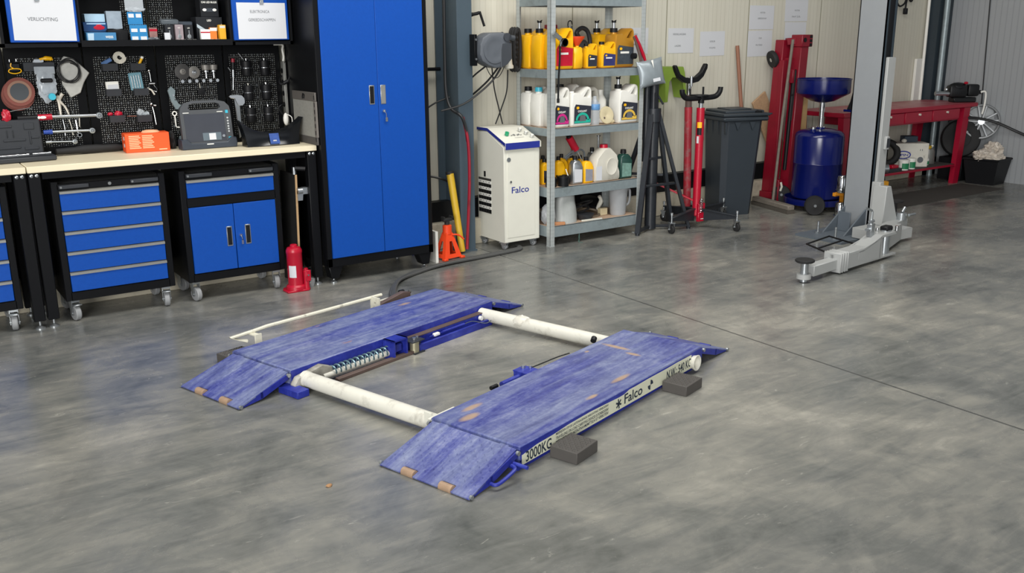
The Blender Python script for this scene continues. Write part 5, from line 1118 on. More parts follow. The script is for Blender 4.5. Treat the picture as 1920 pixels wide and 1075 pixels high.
for x, y, h, l in ((4.185, 5.425, .072, 'black round tub just right of the front post'), (4.232, 5.50, .065, 'smaller black tub behind the round tub near the post'), (4.09, 5.45, .065, 'black round tub left behind the front post')):
    m = MB(); m.lathe([(0, 0), (.04, 0), (.043, h-.012), (.047, h-.012), (.047, h), (.036, h), (.034, .01), (0, .01)], (0, 0, 0), 24); one(m, 'black_tub', blackpl, l+', third shelf', 'tub', (x, y, Z2+.001), 0, 'black tubs on the third shelf')
m = MB(); m.cyl((4.235, 5.43, .50), (4.225, 5.45, .555), .004, seg=6); one(m, 'white_stick', white, 'thin white stick in the black tubs on the third shelf', 'stick')
m = MB(); m.cyl((4.80, 5.77, .62), (4.80, 5.77, .74), .008); m.cyl((4.785, 5.77, .735), (4.82, 5.77, .735), .005); one(m, 'gate_hook', steel, 'steel hook on the wall behind the milky jug', 'hook')
# ------------------------------------------------------------------ bottom shelf
m = MB()
b = bmesh.new(); bmesh.ops.create_cone(b, cap_ends=True, segments=28, radius1=.1, radius2=.078, depth=.21)
bmesh.ops.subdivide_edges(b, edges=b.edges[:], cuts=3, use_grid_fill=True)
for v in b.verts:
    k = 1+.13*noise.noise(v.co*14+Vector((3, 1, 2))) if abs(v.co.z) < .1 else 1
    v.co.x *= k; v.co.y *= k*.8; v.co.z += .105
m.bmr(b); one(m, 'crumpled_sack', greybag, 'grey crumpled sack standing on the bottom shelf by the post', 'sack', (4.245, 5.485, Z1))
m = MB(); m.blob((0, 0, .07), (.06, .05, .08), .2, 3, 4, 3, 0); one(m, 'grey_cloth', greypail, 'grey cloth beside the crumpled sack, behind the post', 'cloth', (4.095, 5.49, Z1))
m = MB(); m.bx(-.08, .06, -.013, .013, 0, .022, .003); one(m, 'wood_stick', mat('orange_wood', 'b07a52', .7, var=.2), 'short reddish wooden stick overhanging the bottom shelf edge', 'stick', (4.125, 5.42, Z1), R(-28))
r = thing('measuring_jug', 'grey plastic measuring jug at the right end of the bottom shelf', 'jug', (4.765, 5.475, Z1))
m = MB(); m.lathe([(0, 0), (.062, 0), (.066, .01), (.08, .19), (.086, .2), (.09, .23), (.086, .23), (.078, .195), (.062, .012), (0, .012)], (0, 0, 0), 26, sx=1, sy=.85)
m.prism([(.075, .19), (.125, .235), (.12, .24), (.07, .232)], -.02, .02, 'y', .004); m.out('jug_body', greypail, r)
m = MB(); m.tube([(.08, .0, .19), (.118, 0, .18), (.115, 0, .09), (.078, 0, .06)], .010, 8, sub=4); m.out('handle', greypail, r)
m = MB(); m.blob((0, 0, .05), (.05, .04, .055), .4, 4, 12, 3, 0); one(m, 'black_part', blackpl, 'black rubber part behind the measuring jug', 'part', (4.855, 5.60, Z1))
m = MB(); m.lathe([(0, 0), (.07, 0), (.09, .05), (.094, .05), (.094, .055), (.08, .055)], (0, 0, 0), 26, RX(R(20)) ); one(m, 'black_pan', gloss, 'black bowl lying on its side at the back of the bottom shelf', 'bowl', (4.66, 5.69, Z1+.04))
m = MB(); m.lathe([(0, 0), (.05, 0), (.07, .04), (.072, .044), (.06, .044)], (0, 0, 0), 24); one(m, 'black_pan', darkpl, 'flat dark dish in front of the coiled belts on the bottom shelf', 'bowl', (4.43, 5.47, Z1))
beltm = mat('worn_belt', '6b5f50', .6, var=.3)
for k, (x, y, rx, ry, z, a, l) in enumerate(((4.54, 5.56, .11, .07, .022, .3, 'tan oval drive belt lying on the bottom shelf'), (4.43, 5.60, .12, .06, .05, -.2, 'dark oval drive belt leaning on the crumpled sack side'), (4.50, 5.62, .13, .05, .08, .15, 'dark drive belt on top of the belt pile'))):
    m = MB(); m.tube([(rx*math.cos(t), ry*math.sin(t), z+.02*math.sin(t+k)) for t in [2*PI*i/30 for i in range(30)]], .008 if k else .010, 8, True); one(m, 'drive_belt', beltm if k == 0 else rubber, l, 'belt', (x, y, Z1+.002), a, 'drive belts on the bottom shelf')
m = MB(); m.bx(-.09, .1, -.006, .006, 0, .012, .002); one(m, 'wooden_strip', natural, 'pale thin slat lying at the front edge of the bottom shelf', 'slat', (4.44, 5.405, Z1), R(-4))
m = MB(); m.tube([(0, 0, .14), (.02, 0, .10), (-.01, .0, .05), (.0, 0, .03)], [.014, .018, .016, .012], 8, sub=4); one(m, 'pale_strap', natural, 'pale curved strap hanging behind the tan belt', 'strap', (4.66, 5.58, Z1))
m = MB(); m.bx(-.035, .035, -.02, .02, 0, .055, .003); one(m, 'cream_block', mat('cream_block_plastic', 'cdbf9c', .6), 'small cream block left of the measuring jug', 'block', (4.655, 5.53, Z1))
m = MB(); m.prism([(-.05, 0), (.15, 0), (.15, .012), (-.05, .06)], -.05, .05, 'y'); one(m, 'dark_tool', mat('brown_rag', '4a3a34', .8), 'dark brown rag bundle at the back left of the bottom shelf', 'rag', (4.16, 5.70, Z1))
m = MB(); m.tube([(0, 0, .07), (.004, 0, .035), (-.004, .002, .012), (-.002, -.012, .004), (.02, -.02, .004)], .002, 5, sub=4); m.tube([(.004, 0, .07), (-.003, 0, .04), (.006, 0, .004)], .002, 5, sub=4); one(m, 'wire_scrap', mat('green_wire', '4c6b62', .5), 'thin green wire dangling under the bottom shelf', 'wire', (4.30, 5.376, 0))
# air gun clipped to the front post with its hose
r = thing('air_blow_gun', 'chrome inflator gun with round gauge clipped to the front shelf post', 'inflator', (4.05, 5.365, 1.50))
m = MB(); m.cyl((-.015, -.01, .03), (.045, -.012, -.01), .016, .016, seg=12); m.out('grip', steel, r)
m = MB(); m.tube([(.03, -.015, -.005), (.045, -.015, -.03), (.04, -.015, -.06)], .008, 8, sub=3); m.out('lever', chrome, r)
m = MB(TR((.075, -.012, -.035)) @ RX(PI/2)); m.lathe([(.026, -.012), (.03, -.01), (.03, .012), (.026, .016), (.024, .012), (0, .012)], (0, 0, 0), 24); m.mat(1).lathe([(.022, .0135), (0, .0135)], (0, 0, 0), 24); m.out('gauge', [blackpl, white], r)
m = MB(); m.tube([(.04, -.012, -.05), (.036, -.015, -.15), (.03, -.012, -.28), (.028, -.01, -.42)], .007, 7, sub=5); m.cyl((.028, -.01, -.42), (.028, -.01, -.45), .010); m.out('hose', blackpl, r)
# ------------------------------------------------------------------ papers on the cream wall
YW = 5.938
for x0, x1, z0, z1, L, lab in ((5.681, 5.981, 1.357, 1.562, [('VERSNELLINGSBAK', -.02, .045, .155, .016), ('LAGERS', -.035, -.05, .07, .015)], 'white wall sheet above the black yoke of the old jack, beside another'),
    (6.060, 6.365, 1.327, 1.534, [('KOELER', .0, .012, .065, .014), ('VULLING', .0, -.042, .075, .014)], 'white wall sheet left of the brown wooden pole'),
    (6.668, 6.992, 1.548, 1.756, [('MOTOR', .01, .035, .065, .014), ('GEREEDSCHAP', .005, -.015, .115, .014)], 'upper white wall sheet of the pair left of the red crane'),
    (6.664, 6.986, 1.311, 1.538, [('OLIE', .0, .04, .04, .014), ('FILTERS', -.01, -.02, .085, .014)], 'lower white wall sheet of the pair left of the red crane'),
    (7.142, 7.462, 1.619, 1.84, [('MOTOR', .01, -.02, .07, .014), ('MAAT ZUIL', .0, -.075, .12, .014)], 'white wall sheet at the top photo edge above the red crane'),
    (7.155, 7.456, 1.40, 1.612, [], 'blank white wall sheet right behind the red crane head'),
    (5.155, 5.455, 1.357, 1.567, [('VERSNELLING', -.03, .045, .12, .014), ('OLIEFILTERS', -.03, -.035, .10, .014)], 'white wall sheet half hidden behind the golden brown can')):
    sheet(x0, x1, z0, z1, YW, L, lab, R(rnd.uniform(-.8, .8)), 'paper sheets on the cream wall')
def limb(m, a, b, w, h=None, ez=(0, 0, 1), bev=.002):
    # rectangular bar between two points
    a = Vector(a); b = Vector(b); d = b-a; L = d.length; x = d.normalized(); z = Vector(ez); y = z.cross(x).normalized(); z = x.cross(y)
    T = Matrix(((x.x, y.x, z.x, a.x), (x.y, y.y, z.y, a.y), (x.z, y.z, z.z, a.z), (0, 0, 0, 1))); h = h or w
    return m.bx(0, L, -w/2, w/2, -h/2, h/2, bev, T)
# ------------------------------------------------------------------ black trestle with silver cushion
stand = mat('worn_black_stand', '22262c', .42, .1, var=.3, vs=30)
ox, oy = 5.06, 5.42
r = thing('tripod_stand', 'tall black tubular stand with braced legs right of the shelf rack', 'stand', (ox, oy, 0))
m = MB(); m.cyl((0, 0, .01), (0, 0, .95), .045, seg=20); m.cyl((.0, 0, .95), (0, 0, 1.2), .036, seg=20); m.cyl((-.055, .02, .55), (-.055, .02, 1.16), .026, seg=14); m.out('pole', stand, r)
m = MB(); m.cyl((0, 0, .86), (0, 0, .96), .058, seg=20); m.cyl((-.01, -.03, .95), (-.05, -.07, 1.08), .008); m.cyl((.02, -.02, 1.06), (.06, -.04, .99), .008); m.out('collar', stand, r)
F = [(4.823-ox, 5.304-oy), (5.335-ox, 5.265-oy), (5.24-ox, 5.36-oy), (4.95-ox, 5.765-oy)]
for x, y in F:
    n = Vector((x, y, 0)).normalized()*.04
    m = MB(); limb(m, (n.x, n.y, .93), (x, y, .012), .042, .026); m.out('leg', stand, r)
    m = MB(); m.cyl((x, y, 0), (x, y, .02), .017, seg=10); m.out('foot', stand, r)
def on(i, t): return (F[i][0]*(1-t), F[i][1]*(1-t), .93*t)
for a, b, t in ((0, 1, .40), (0, 2, .62), (2, 3, .47), (0, 3, .40)):
    m = MB(); limb(m, on(a, t), on(b, t), .026, .018); m.out('cross_brace', stand, r)
m = MB(); limb(m, (F[0][0], F[0][1], .03), (0, 0, .03), .028, .02); m.out('base_bar', stand, r)
m = MB(); limb(m, (0, 0, .03), (F[1][0], F[1][1], .03), .028, .02); m.out('base_bar', stand, r)
# silver pad hanging on the stand
T = TR((4.935, 5.33, 1.235)) @ RZ(R(-8)) @ RY(R(-9)) @ RX(R(-6))
m = MB(T); q = []; n = 12
for s in (-1, 1):
    for j in range(n+1):
        for i in range(n+1):
            u, v = -1+2*i/n, -1+2*j/n; k = (1-u*u)*(1-v*v); p = .115*(1-.07*(1-v*v)*abs(u)); p2 = .1*(1-.05*(1-u*u)*abs(v))
            q.append((u*p, s*(.004+.034*k**.6+.004*math.sin(u*9+v*4)*k), v*p2))
K = (n+1)**2; f = []
for s in (0, 1):
    for j in range(n):
        for i in range(n):
            a = s*K+j*(n+1)+i; c = (a, a+1, a+n+2, a+n+1); f.append(c if s == 0 else c[::-1])
for i in range(n):
    for a, b in ((i, i+1), (n*(n+1)+i+1, n*(n+1)+i), ((i+1)*(n+1), i*(n+1)), (i*(n+1)+n, (i+1)*(n+1)+n)): f.append((a, a+K, b+K, b))
r = thing('silver_cushion', 'puffed silver grey pouch hanging on the black stand', 'pouch', (0, 0, 0)); m.raw(q, f); m.out('pouch', silverbag, r, sm=60)
m = MB(T); m.bx(-.015, .05, -.040, -.037, -.07, -.045); m.out('white_tag', paper, r)
m = MB(T); m.raw([(-.008, -.039, .09), (.012, -.039, .092), (.006, -.040, .03)], [(0, 1, 2)]); m.out('pale_fold', white, r)
r = thing('red_tool', 'red and grey handled tool tilted behind the silver pouch', 'tool', (4.85, 5.36, 1.42))
m = MB(); m.tube([(-.055, 0, .085), (-.02, 0, .03), (.02, 0, -.035), (.06, 0, -.11)], [.012, .014, .013, .010], 8, sub=3); m.out('red_handle', red, r)
m = MB(); m.tube([(-.07, .0, .08), (-.035, 0, .015), (.0, 0, -.07), (.01, 0, -.12)], [.008, .011, .010, .010], 8, sub=3); m.out('grey_handle', brown, r)
m = MB(); m.cyl((-.06, .02, -.06), (-.03, .02, -.06), .022, seg=12); m.out('knob', blackpl, r)
# lime green stool on the wall
m = MB(); lofted(m, [(5.50, 1.255), (5.745, 1.25), (5.765, 1.20), (5.80, .985), (5.775, .99), (5.74, 1.13), (5.70, 1.165), (5.62, 1.165), (5.585, 1.13), (5.57, .96), (5.545, .96), (5.535, 1.13), (5.46, 1.16), (5.36, 1.16), (5.315, 1.12), (5.275, .99), (5.245, .99), (5.26, 1.2), (5.30, 1.255)], None, (5.80, 5.815, 5.92, 5.935), (.97, 1, 1, .97), (1,)*4)
one(m, 'step_stool', green, 'lime green arched plastic trestle hanging on the wall behind the silver pouch', 'trestle')
# ------------------------------------------------------------------ transmission jacks
jx, jy = 5.425, 5.275
r = thing('transmission_jack', 'bright red upright transmission jack on four castors beside the wheelie bin', 'jack', (jx, jy, 0))
m = MB(); m.cyl((0, 0, .10), (0, 0, .955), .032, seg=28); m.cyl((0, 0, .70), (0, 0, .73), .0335, seg=28); m.out('red_cylinder', red, r)
m = MB(); m.cyl((0, 0, .955), (0, 0, 1.03), .018, seg=18); m.out('chrome_ram', chrome, r)
m = MB(); m.cyl((0, 0, .99), (0, 0, 1.05), .024, seg=16); m.tube([(-.19, .02, 1.10), (-.185, .02, 1.07), (-.158, .02, 1.04), (-.12, .01, 1.03), (0, 0, 1.03), (.12, -.01, 1.035), (.158, -.02, 1.05), (.185, -.02, 1.08), (.19, -.02, 1.11)], .021, 10, sub=4); m.out('cradle', blackpl, r)
m = MB(); m.cyl((0, .02, 1.045), (0, .02, 1.055), .07, seg=24); m.tube([(-.08, .04, 1.05), (-.07, .06, 1.10)], .008); m.tube([(.07, .05, 1.05), (.08, .06, 1.11)], .008); m.out('top_plate', blackpl, r)
cast = [(5.084, 5.20), (5.56, 4.96), (5.92, 5.44), (5.40, 5.62)]
for x, y in cast:
    x -= jx; y -= jy; d = Vector((x, y, 0)); n = d.normalized(); s = Vector((-n.y, n.x, 0))*.004
    m = MB(); A = n*.03
    pts = [(A, .055), (A, .155), (d, .125), (d, .10)]
    m.raw([p+s+Vector((0, 0, z)) for p, z in pts]+[p-s+Vector((0, 0, z)) for p, z in pts], [(0, 1, 2, 3), (7, 6, 5, 4), (0, 4, 5, 1), (1, 5, 6, 2), (2, 6, 7, 3), (3, 7, 4, 0)])
    limb(m, A+Vector((0, 0, .155)), d+Vector((0, 0, .125)), .032, .010); lg = m.out('leg', stand, r)
    c = MB(TR((x, y, 0)) @ RZ(R(rnd.uniform(-30, 30)))); c.bx(-.022, .022, -.024, .024, .084, .09)
    for q in (-.02, .017): c.prism([(-.018, .086), (.018, .086), (.008, .03), (-.008, .03)], q, q+.003, 'x')
    c.cyl((0, 0, .09), (0, 0, .15), .007, seg=10); c.cyl((0, 0, .145), (0, 0, .165), .011, seg=10); c.cyl((-.028, 0, .036), (.03, 0, .036), .006, seg=8); co_ = c.out('castor', steel, lg)
    c = MB(TR((x, y, .034)) @ RY(PI/2)); c.lathe([(.008, -.012), (.03, -.012), (.034, -.008), (.034, .008), (.03, .012), (.008, .012)], (0, 0, 0), 20); c.out('wheel', rubber, lg)
m = MB(); m.bx(-.035, .045, -.062, -.035, .055, .13, .004); m.bx(-.02, .05, -.05, .02, .09, .20, .004); m.mat(1).bx(-.01, .02, -.0635, -.062, .075, .08); m.out('pedal_bracket', [red, white], r)
m = MB(); m.tube([(-.002+.014*math.cos(t*2*PI*9), -.052+.014*math.sin(t*2*PI*9), .125+.115*t) for t in [i/140 for i in range(141)]], .0032, 6); m.out('spring', chrome, r)
m = MB(); limb(m, (-.02, .02, .22), (-.26, .22, .36), .024, .014); m.out('pump_handle', red, r)
t = MB(); m = MB()
def wrap(par, name, m_, z0, z1, a0, a1, rr):
    g = MB(); k = 8; g.raw([(rr*math.cos(R(a0+(a1-a0)*i/k)), rr*math.sin(R(a0+(a1-a0)*i/k)), z) for z in (z0, z1) for i in range(k+1)], [(i, i+1, k+2+i, k+1+i) for i in range(k)]); return g.out(name, m_, par)
wrap(r, 'yellow_sticker', yellow, .80, .845, 185, 250, .0332); wrap(r, 'black_sticker', blackpl, .745, .80, 185, 250, .0332); wrap(r, 'white_sticker', paper, .68, .735, 185, 215, .0338)
jx2, jy2 = 5.655, 5.61
r = thing('transmission_jack', 'worn dark red jack with black V yoke standing behind the bright red one', 'jack', (jx2, jy2, 0))
m = MB(); m.cyl((0, 0, .09), (-.02, .01, .93), .032, seg=24); m.out('red_cylinder', oldred, r)
m = MB(); m.cyl((-.02, .01, .93), (-.022, .01, 1.03), .027, seg=20); m.out('worn_collar', brown, r)
m = MB(); m.cyl((-.022, .01, 1.03), (-.025, .01, 1.17), .02, seg=16); m.cyl((-.03, -.02, 1.1), (-.03, -.02, 1.18), .012, seg=12); m.out('chrome_ram', chrome, r)
m = MB(); c0 = (-.03, 1.145); m.prism([(-.215, 1.262), (-.20, 1.275), (-.185, 1.258), (-.15, 1.20), (-.09, 1.172), (-.03, 1.165), (.03, 1.172), (.09, 1.21), (.125, 1.262), (.14, 1.28), (.158, 1.27), (.155, 1.24), (.115, 1.175), (.06, 1.135), (-.03, 1.12), (-.1, 1.132), (-.165, 1.17), (-.20, 1.225)], -.02, .02, 'y', .004); m.out('yoke', blackpl, r)
m = MB(); m.bx(-.08, .09, -.09, .09, .0, .02); m.bx(-.075, .06, -.08, .05, .05, .1, .004); m.cyl((0, 0, .02), (0, 0, .1), .05); m.out('base', brown, r)
m = MB(); m.tube([(.045+.012*math.cos(t*2*PI*8), -.05+.012*math.sin(t*2*PI*8), .1+.13*t) for t in [i/120 for i in range(121)]], .003, 6); m.out('spring', chrome, r)
for x, y in ((-.25, -.02), (.17, .12)):
    m = MB(); limb(m, (0, 0, .06), (x, y, .06), .03, .025); l = m.out('leg', stand, r)
    m = MB(TR((x, y, .05)) @ RY(PI/2)); m.lathe([(.01, -.014), (.045, -.014), (.05, -.01), (.05, .01), (.045, .014), (.01, .014)], (0, 0, 0), 22); m.out('wheel', greyrub if x > 0 else rubber, l)
# ------------------------------------------------------------------ wheelie bin
r = thing('wheelie_bin', 'dark grey wheeled waste bin with closed lid in front of the cream wall', 'bin', (5.935, 5.48, 0), R(-17.2)); binm = mat('anthracite_bin', '2c333a', .5, var=.1, bump=.08, bs=200)
m = MB(); w0, d0, w1, d1 = .30, .31, .385, .37
def tp(x, y, z):
    t = z/.83; ax = -.035*t; return (ax+x*(w0+(w1-w0)*t), -.045*t+y*(d0+(d1-d0)*t), z)
P = []; ch = .12
ring = [(ch, 0), (1-ch, 0), (1, ch), (1, 1-ch), (1-ch, 1), (ch, 1), (0, 1-ch), (0, ch)]
for z in (.0, .04, .78, .83): P += [tp(x, y, z) for x, y in ring]
f = [tuple(range(8))[::-1], tuple(range(24, 32))]
for k in range(3):
    for i in range(8): f.append((k*8+i, k*8+(i+1) % 8, k*8+8+(i+1) % 8, k*8+8+i))
m.raw(P, f); m.out('bin_body', binm, r, sm=30)
m = MB(); m.bx(-.055, .375, -.07, .35, .805, .845, .012); m.prism([(-.03, .80), (-.01, .80), (-.015, .70), (-.022, .70)], -.05, -.03, 'y'); m.out('rim', binm, r)
for k in range(3): m = MB(); m.prism([(-.036, .81), (-.036, .69), (-.043, .81)], .05+k*.1, .06+k*.1, 'y'); m.out('rib', binm, r)
for k in range(2): m = MB(); m.prism([(.06+k*.14, .80), (.12+k*.14, .80), (.09+k*.14, .73)], -.052, -.040, 'y'); m.out('rib', binm, r)
m = MB(); m.bx(-.062, .385, -.078, .36, .846, .872, .012, seg=2); m.bx(-.02, .35, -.03, .32, .870, .892, .018, seg=2); m.bx(.06, .27, .04, .26, .890, .902, .008); m.bx(.30, .41, -.06, -.03, .855, .868, .004); m.out('lid', binm, r)
m = MB(); m.cyl((.26, -.03, .878), (.32, -.03, .878), .010); m.cyl((.28, -.03, .87), (.28, -.03, .895), .008); m.out('latch', blackpl, r)
for y in (.27,):
    for x in (.06, .24): m = MB(TR((x, y+.03, .1)) @ RY(PI/2)); m.lathe([(.02, -.02), (.09, -.02), (.1, -.01), (.1, .01), (.09, .02), (.02, .02)], (0, 0, 0), 22); m.out('wheel', rubber, r)
m = MB(); m.tube([(6.56, 5.78, .01), (6.54, 5.84, .75), (6.50, 5.91, 1.41)], .017, 10); one(m, 'wooden_pole', brownpole, 'brown wooden pole standing against the wall behind the bin', 'pole')
m = MB(); limb(m, (7.30, 5.868, .09), (6.77, 5.868, .95), .19, .02, (0, -1, 0))
m.M = Matrix.Identity(4); one(m, 'chipboard_plank', wood, 'rough chipboard plank leaning behind the bin', 'plank')
r = thing('floor_broom', 'wide wooden broom lying head down in front of the red crane', 'broom', (6.55, 5.44, 0), R(76))
m = MB(); m.bx(-.27, .27, -.035, .035, .03, .075, .008); m.out('broom_head', oldwood, r)
m = MB(); m.bx(-.268, .268, -.04, .04, 0, .032); m.out('bristles', mat('dusty_bristle', '4b463f', .9, var=.3, vs=90), r)
m = MB(); m.tube([(6.60, 5.48, .07), (6.665, 5.49, .8), (6.745, 5.50, 1.46)], .0125, 10); one(m, 'broom_handle', oldwood, 'long grey wooden broom handle leaning across the red crane', 'pole')
# ------------------------------------------------------------------ folded engine crane
r = thing('engine_crane', 'dark red folded engine crane with two upright beams and black wheel', 'engine crane', (6.90, 5.70, 0)); cr = mat('crane_red', '7d0820', .42, var=.2)
m = MB(); limb(m, (-.045, .05, .06), (.01, .04, 1.455), .105, .095, (0, 1, 0), .006); m.out('folded_leg', cr, r)
m = MB(); limb(m, (-.06, -.02, .06), (-.03, -.015, 1.28), .07, .05, (0, 1, 0), .004); m.out('folded_leg', cr, r)
m = MB(); limb(m, (.045, -.08, .06), (.105, -.08, 1.42), .105, .10, (0, 1, 0), .006); m.out('mast', cr, r)
m = MB(); limb(m, (.0, -.0, 1.44), (.11, -.075, 1.45), .07, .06, (0, 0, 1), .004); m.bx(.04, .185, -.145, -.02, 1.395, 1.50, .006); m.mat(1).cyl((.075, -.15, 1.455), (.075, -.14, 1.455), .02, seg=12)
for k in range(3): m.bx(.14, .172, -.147, -.1455, 1.40+k*.035, 1.425+k*.035)
m.out('head_bracket', [cr, blackpl], r)
m = MB(); m.cyl((.0, -.08, .30), (.035, -.085, 1.20), .018, seg=12); m.mat(1).cyl((.03, -.085, .75), (.036, -.085, 1.19), .021, seg=12); m.tube([(.01, -.09, .975), (.15, -.12, .985)], .012, 8); m.out('hydraulic_ram', [blackpl, rubber], r)
m = MB(); m.bx(-.01, .06, -.06, .03, 1.15, 1.3, .004); m.bx(.0, .055, -.1, -.02, 1.08, 1.2, .004); m.out('ram_mount', cr, r)
m = MB(TR((-.045, .10, 1.285)) @ RY(R(70)) @ RX(R(20))); m.lathe([(.012, -.018), (.05, -.02), (.075, -.02), (.08, -.012), (.08, .012), (.075, .02), (.05, .02), (.012, .018)], (0, 0, 0), 26); m.mat(1).lathe([(0, -.022), (.018, -.022)], (0, 0, 0), 14); m.out('wheel', [rubber, white], r)
m = MB(); m.bx(-.14, .12, -.1, .08, .04, .1, .004); m.bx(-.12, -.06, -.12, -.05, .0, .22, .004); m.out('base', cr, r)
m = MB(); m.tube([(-.1, -.13, .12), (-.095, -.14, .16), (-.1, -.13, .2)], .010, 8); m.out('lock_pin', natural, r)
m = MB(); m.bx(7.10, 7.16, 5.62, 5.66, 0, 1.02); one(m, 'timber_post', mat('pale_timber', 'c3a070', .75, var=.2), 'pale timber batten standing behind the oil drainer, right of the crane', 'timber')
# ------------------------------------------------------------------ waste oil drainer
r = thing('oil_drainer', 'blue mobile waste oil drainer drum with a raised blue catch basin', 'oil drainer', (6.885, 5.25, 0))
m = MB(); m.lathe([(0, .10), (.198, .10), (.21, .11), (.21, .405), (.213, .409), (.21, .413), (.21, .64), (.202, .665), (.18, .685), (.1, .705), (0, .708)], (0, 0, 0), 48); m.out('drum', bluedeep, r)
m = MB(); m.lathe([(.0, .05), (.262, .05), (.268, .055), (.268, .105), (.262, .105), (.262, .062), (0, .062)], (0, 0, 0), 44); m.bx(-.32, .05, -.22, -.17, .055, .07); m.bx(-.05, .10, .17, .33, .055, .07); m.out('base_ring', bluedeep, r)
m = MB(); m.cyl((.0, .0, .70), (0, 0, .955), .021, seg=18); m.mat(0).cyl((.0, 0, .86), (0, 0, .95), .026, seg=18); m.out('telescopic_pipe', chrome, r)
m = MB(); m.lathe([(.032, .93), (.1, .945), (.222, 1.01), (.226, 1.02), (.226, 1.125), (.232, 1.128), (.232, 1.134), (.222, 1.134), (.22, 1.02), (.05, .96), (0, .955)], (0, 0, 0), 48); m.out('catch_basin', bluedeep, r)
m = MB(); m.cyl((-.125, -.02, .69), (-.125, -.02, .71), .026, seg=16); m.mat(1).cyl((-.125, -.02, .71), (-.125, -.02, .728), .02, seg=16); m.out('filler_cap', [bluedeep, chrome], r)
m = MB(); m.cyl((0, 0, .70), (0, 0, .718), .04, seg=18); m.mat(1)
for k in range(5): m.cyl((.032*math.cos(k*1.256), .032*math.sin(k*1.256), .715), (.032*math.cos(k*1.256), .032*math.sin(k*1.256), .726), .006, seg=8)
m.out('pipe_flange', [bluedeep, chrome], r)
def bigwheel(x, y, rz, rr=.085):
    m = MB(TR((x, y, rr)) @ RZ(rz) @ RY(PI/2)); m.lathe([(.03, -.024), (.06, -.018), (rr-.006, -.022), (rr, -.014), (rr, .014), (rr-.006, .022), (.06, .018), (.03, .024)], (0, 0, 0), 30); w = m.out('wheel', rubber, r)
    m = MB(TR((x, y, rr)) @ RZ(rz) @ RY(PI/2)); m.lathe([(0, -.032), (.012, -.032), (.014, -.024), (.028, -.02), (.028, .02), (0, .024)], (0, 0, 0), 14); m.out('hub', steel, w)
bigwheel(-.285, -.22, R(50)); bigwheel(-.06, .33, R(50)); bigwheel(.21, .12, R(50), .07)
# tyre machine pieces glimpsed between drainer and lift post
r = thing('tyre_machine', 'grey machine with black arm and amber gun behind the oil drainer', 'machine', (7.0, 4.97, 0))
m = MB(); m.bx(-.02, .12, -.07, .055, 0, .70, .02); m.out('cabinet', mat('cool_grey_machine', '7f858c', .45), r)
m = MB(); m.bx(-.12, .16, -.08, .06, .865, .885, .004); m.out('blue_tray', bluedeep, r)
m = MB(); m.prism([(-.05, .69), (.02, .69), (.05, .865), (-.06, .865)], -.03, .03, 'y', .004); m.prism([(-.12, .885), (.1, .885), (.03, .93), (.0, 1.03), (-.05, 1.04), (-.08, .95)], -.05, .03, 'y', .006); m.cyl((-.03, -.02, 1.02), (.06, -.04, 1.04), .012); m.out('black_arm', blackpl, r)
m = MB(); m.tube([(-.17, -.10, .87), (-.13, -.11, .83), (-.14, -.11, .78), (-.165, -.11, .70)], [.02, .038, .036, .03], 10, sub=3); m.out('amber_gun', mat('amber_plastic', 'dc9216', .45), r)
m = MB(); m.tube([(-.15, -.06, .6), (-.17, -.09, .45), (-.15, -.08, .3)], .008, 7, sub=4); m.out('blue_hose', bluedeep, r)
r = thing('canister_rack', 'pair of chrome canisters on an amber bracket left of the lift post', 'canisters', (6.62, 4.80, 0))
for z in (.0, .225):
    m = MB(); m.lathe([(0, 0), (.04, 0), (.044, .006), (.044, .022), (.052, .024), (.052, .03), (.044, .032), (.044, .125), (.036, .14), (.018, .145), (0, .145)], (.02, 0, z), 24); m.out('canister', chrome, r)
m = MB(); m.bx(.0, .26, .045, .075, .185, .215, .003); m.bx(.1, .14, .045, .075, 0, .19); m.bx(.005, .035, -.02, .05, .20, .222); m.out('amber_bracket', mat('amber_paint', 'd48a17', .5), r)
m = MB(); m.bx(-.05, .10, -.03, .03, .0, .055, .004); m.mat(1).bx(-.04, .08, -.025, .025, -.19, 0); one(m, 'amber_block', [mat('amber_block_paint', 'dd9a1c', .5), darkpl], 'amber ended block on a dark foot just right of the lift post', 'block', (7.27, 4.88, .19))
# ------------------------------------------------------------------ two-post car lift (post nearest the wall)
r = thing('two_post_lift', 'grey two-post car lift column with folded swing arms near the floor', 'car lift', (6.31, 4.385, 0)); px, py = 6.31, 4.385
m = MB(); m.bx(-.05, -.042, -.115, .118, .0, 2.9); m.bx(-.05, .045, .110, .118, 0, 2.9); m.bx(-.05, .045, -.115, -.106, 0, 2.9); m.bx(.037, .045, -.115, -.075, 0, 2.9); m.bx(.037, .045, .08, .118, 0, 2.9); m.out('column', liftgrey, r)
m = MB(); m.bx(-.035, .03, -.122, -.1155, .42, 2.9); m.mat(1).bx(-.042, -.035, -.125, -.115, .3, 2.9); m.bx(.03, .04, -.135, -.115, .42, 2.9); m.out('carriage_slot', [blackpl, darkcol], r)
m = MB(); m.bx(-.03, .062, -.150, -.126, .12, 1.34, .003); m.out('carriage', liftlight, r)
m = MB(); m.bx(.005, .045, -.175, -.15, .66, .76, .004); m.mat(1).bx(.010, .047, -.177, -.173, .675, .745); m.out('lock_box', [liftlight, darkpl], r)
m = MB(); m.bx(-.50, .12, -.22, .20, 0, .018); m.out('base_plate', liftshade, r)
for y in (-.09, .10): m = MB(); m.prism([(-.05, .018), (-.30, .018), (-.05, .20)], y-.006, y+.006, 'y'); m.out('foot_gusset', liftshade, r)
m = MB(); m.bx(-.14, -.13, -.02, .09, .018, .17, .002); m.out('foot_tab', liftshade, r)
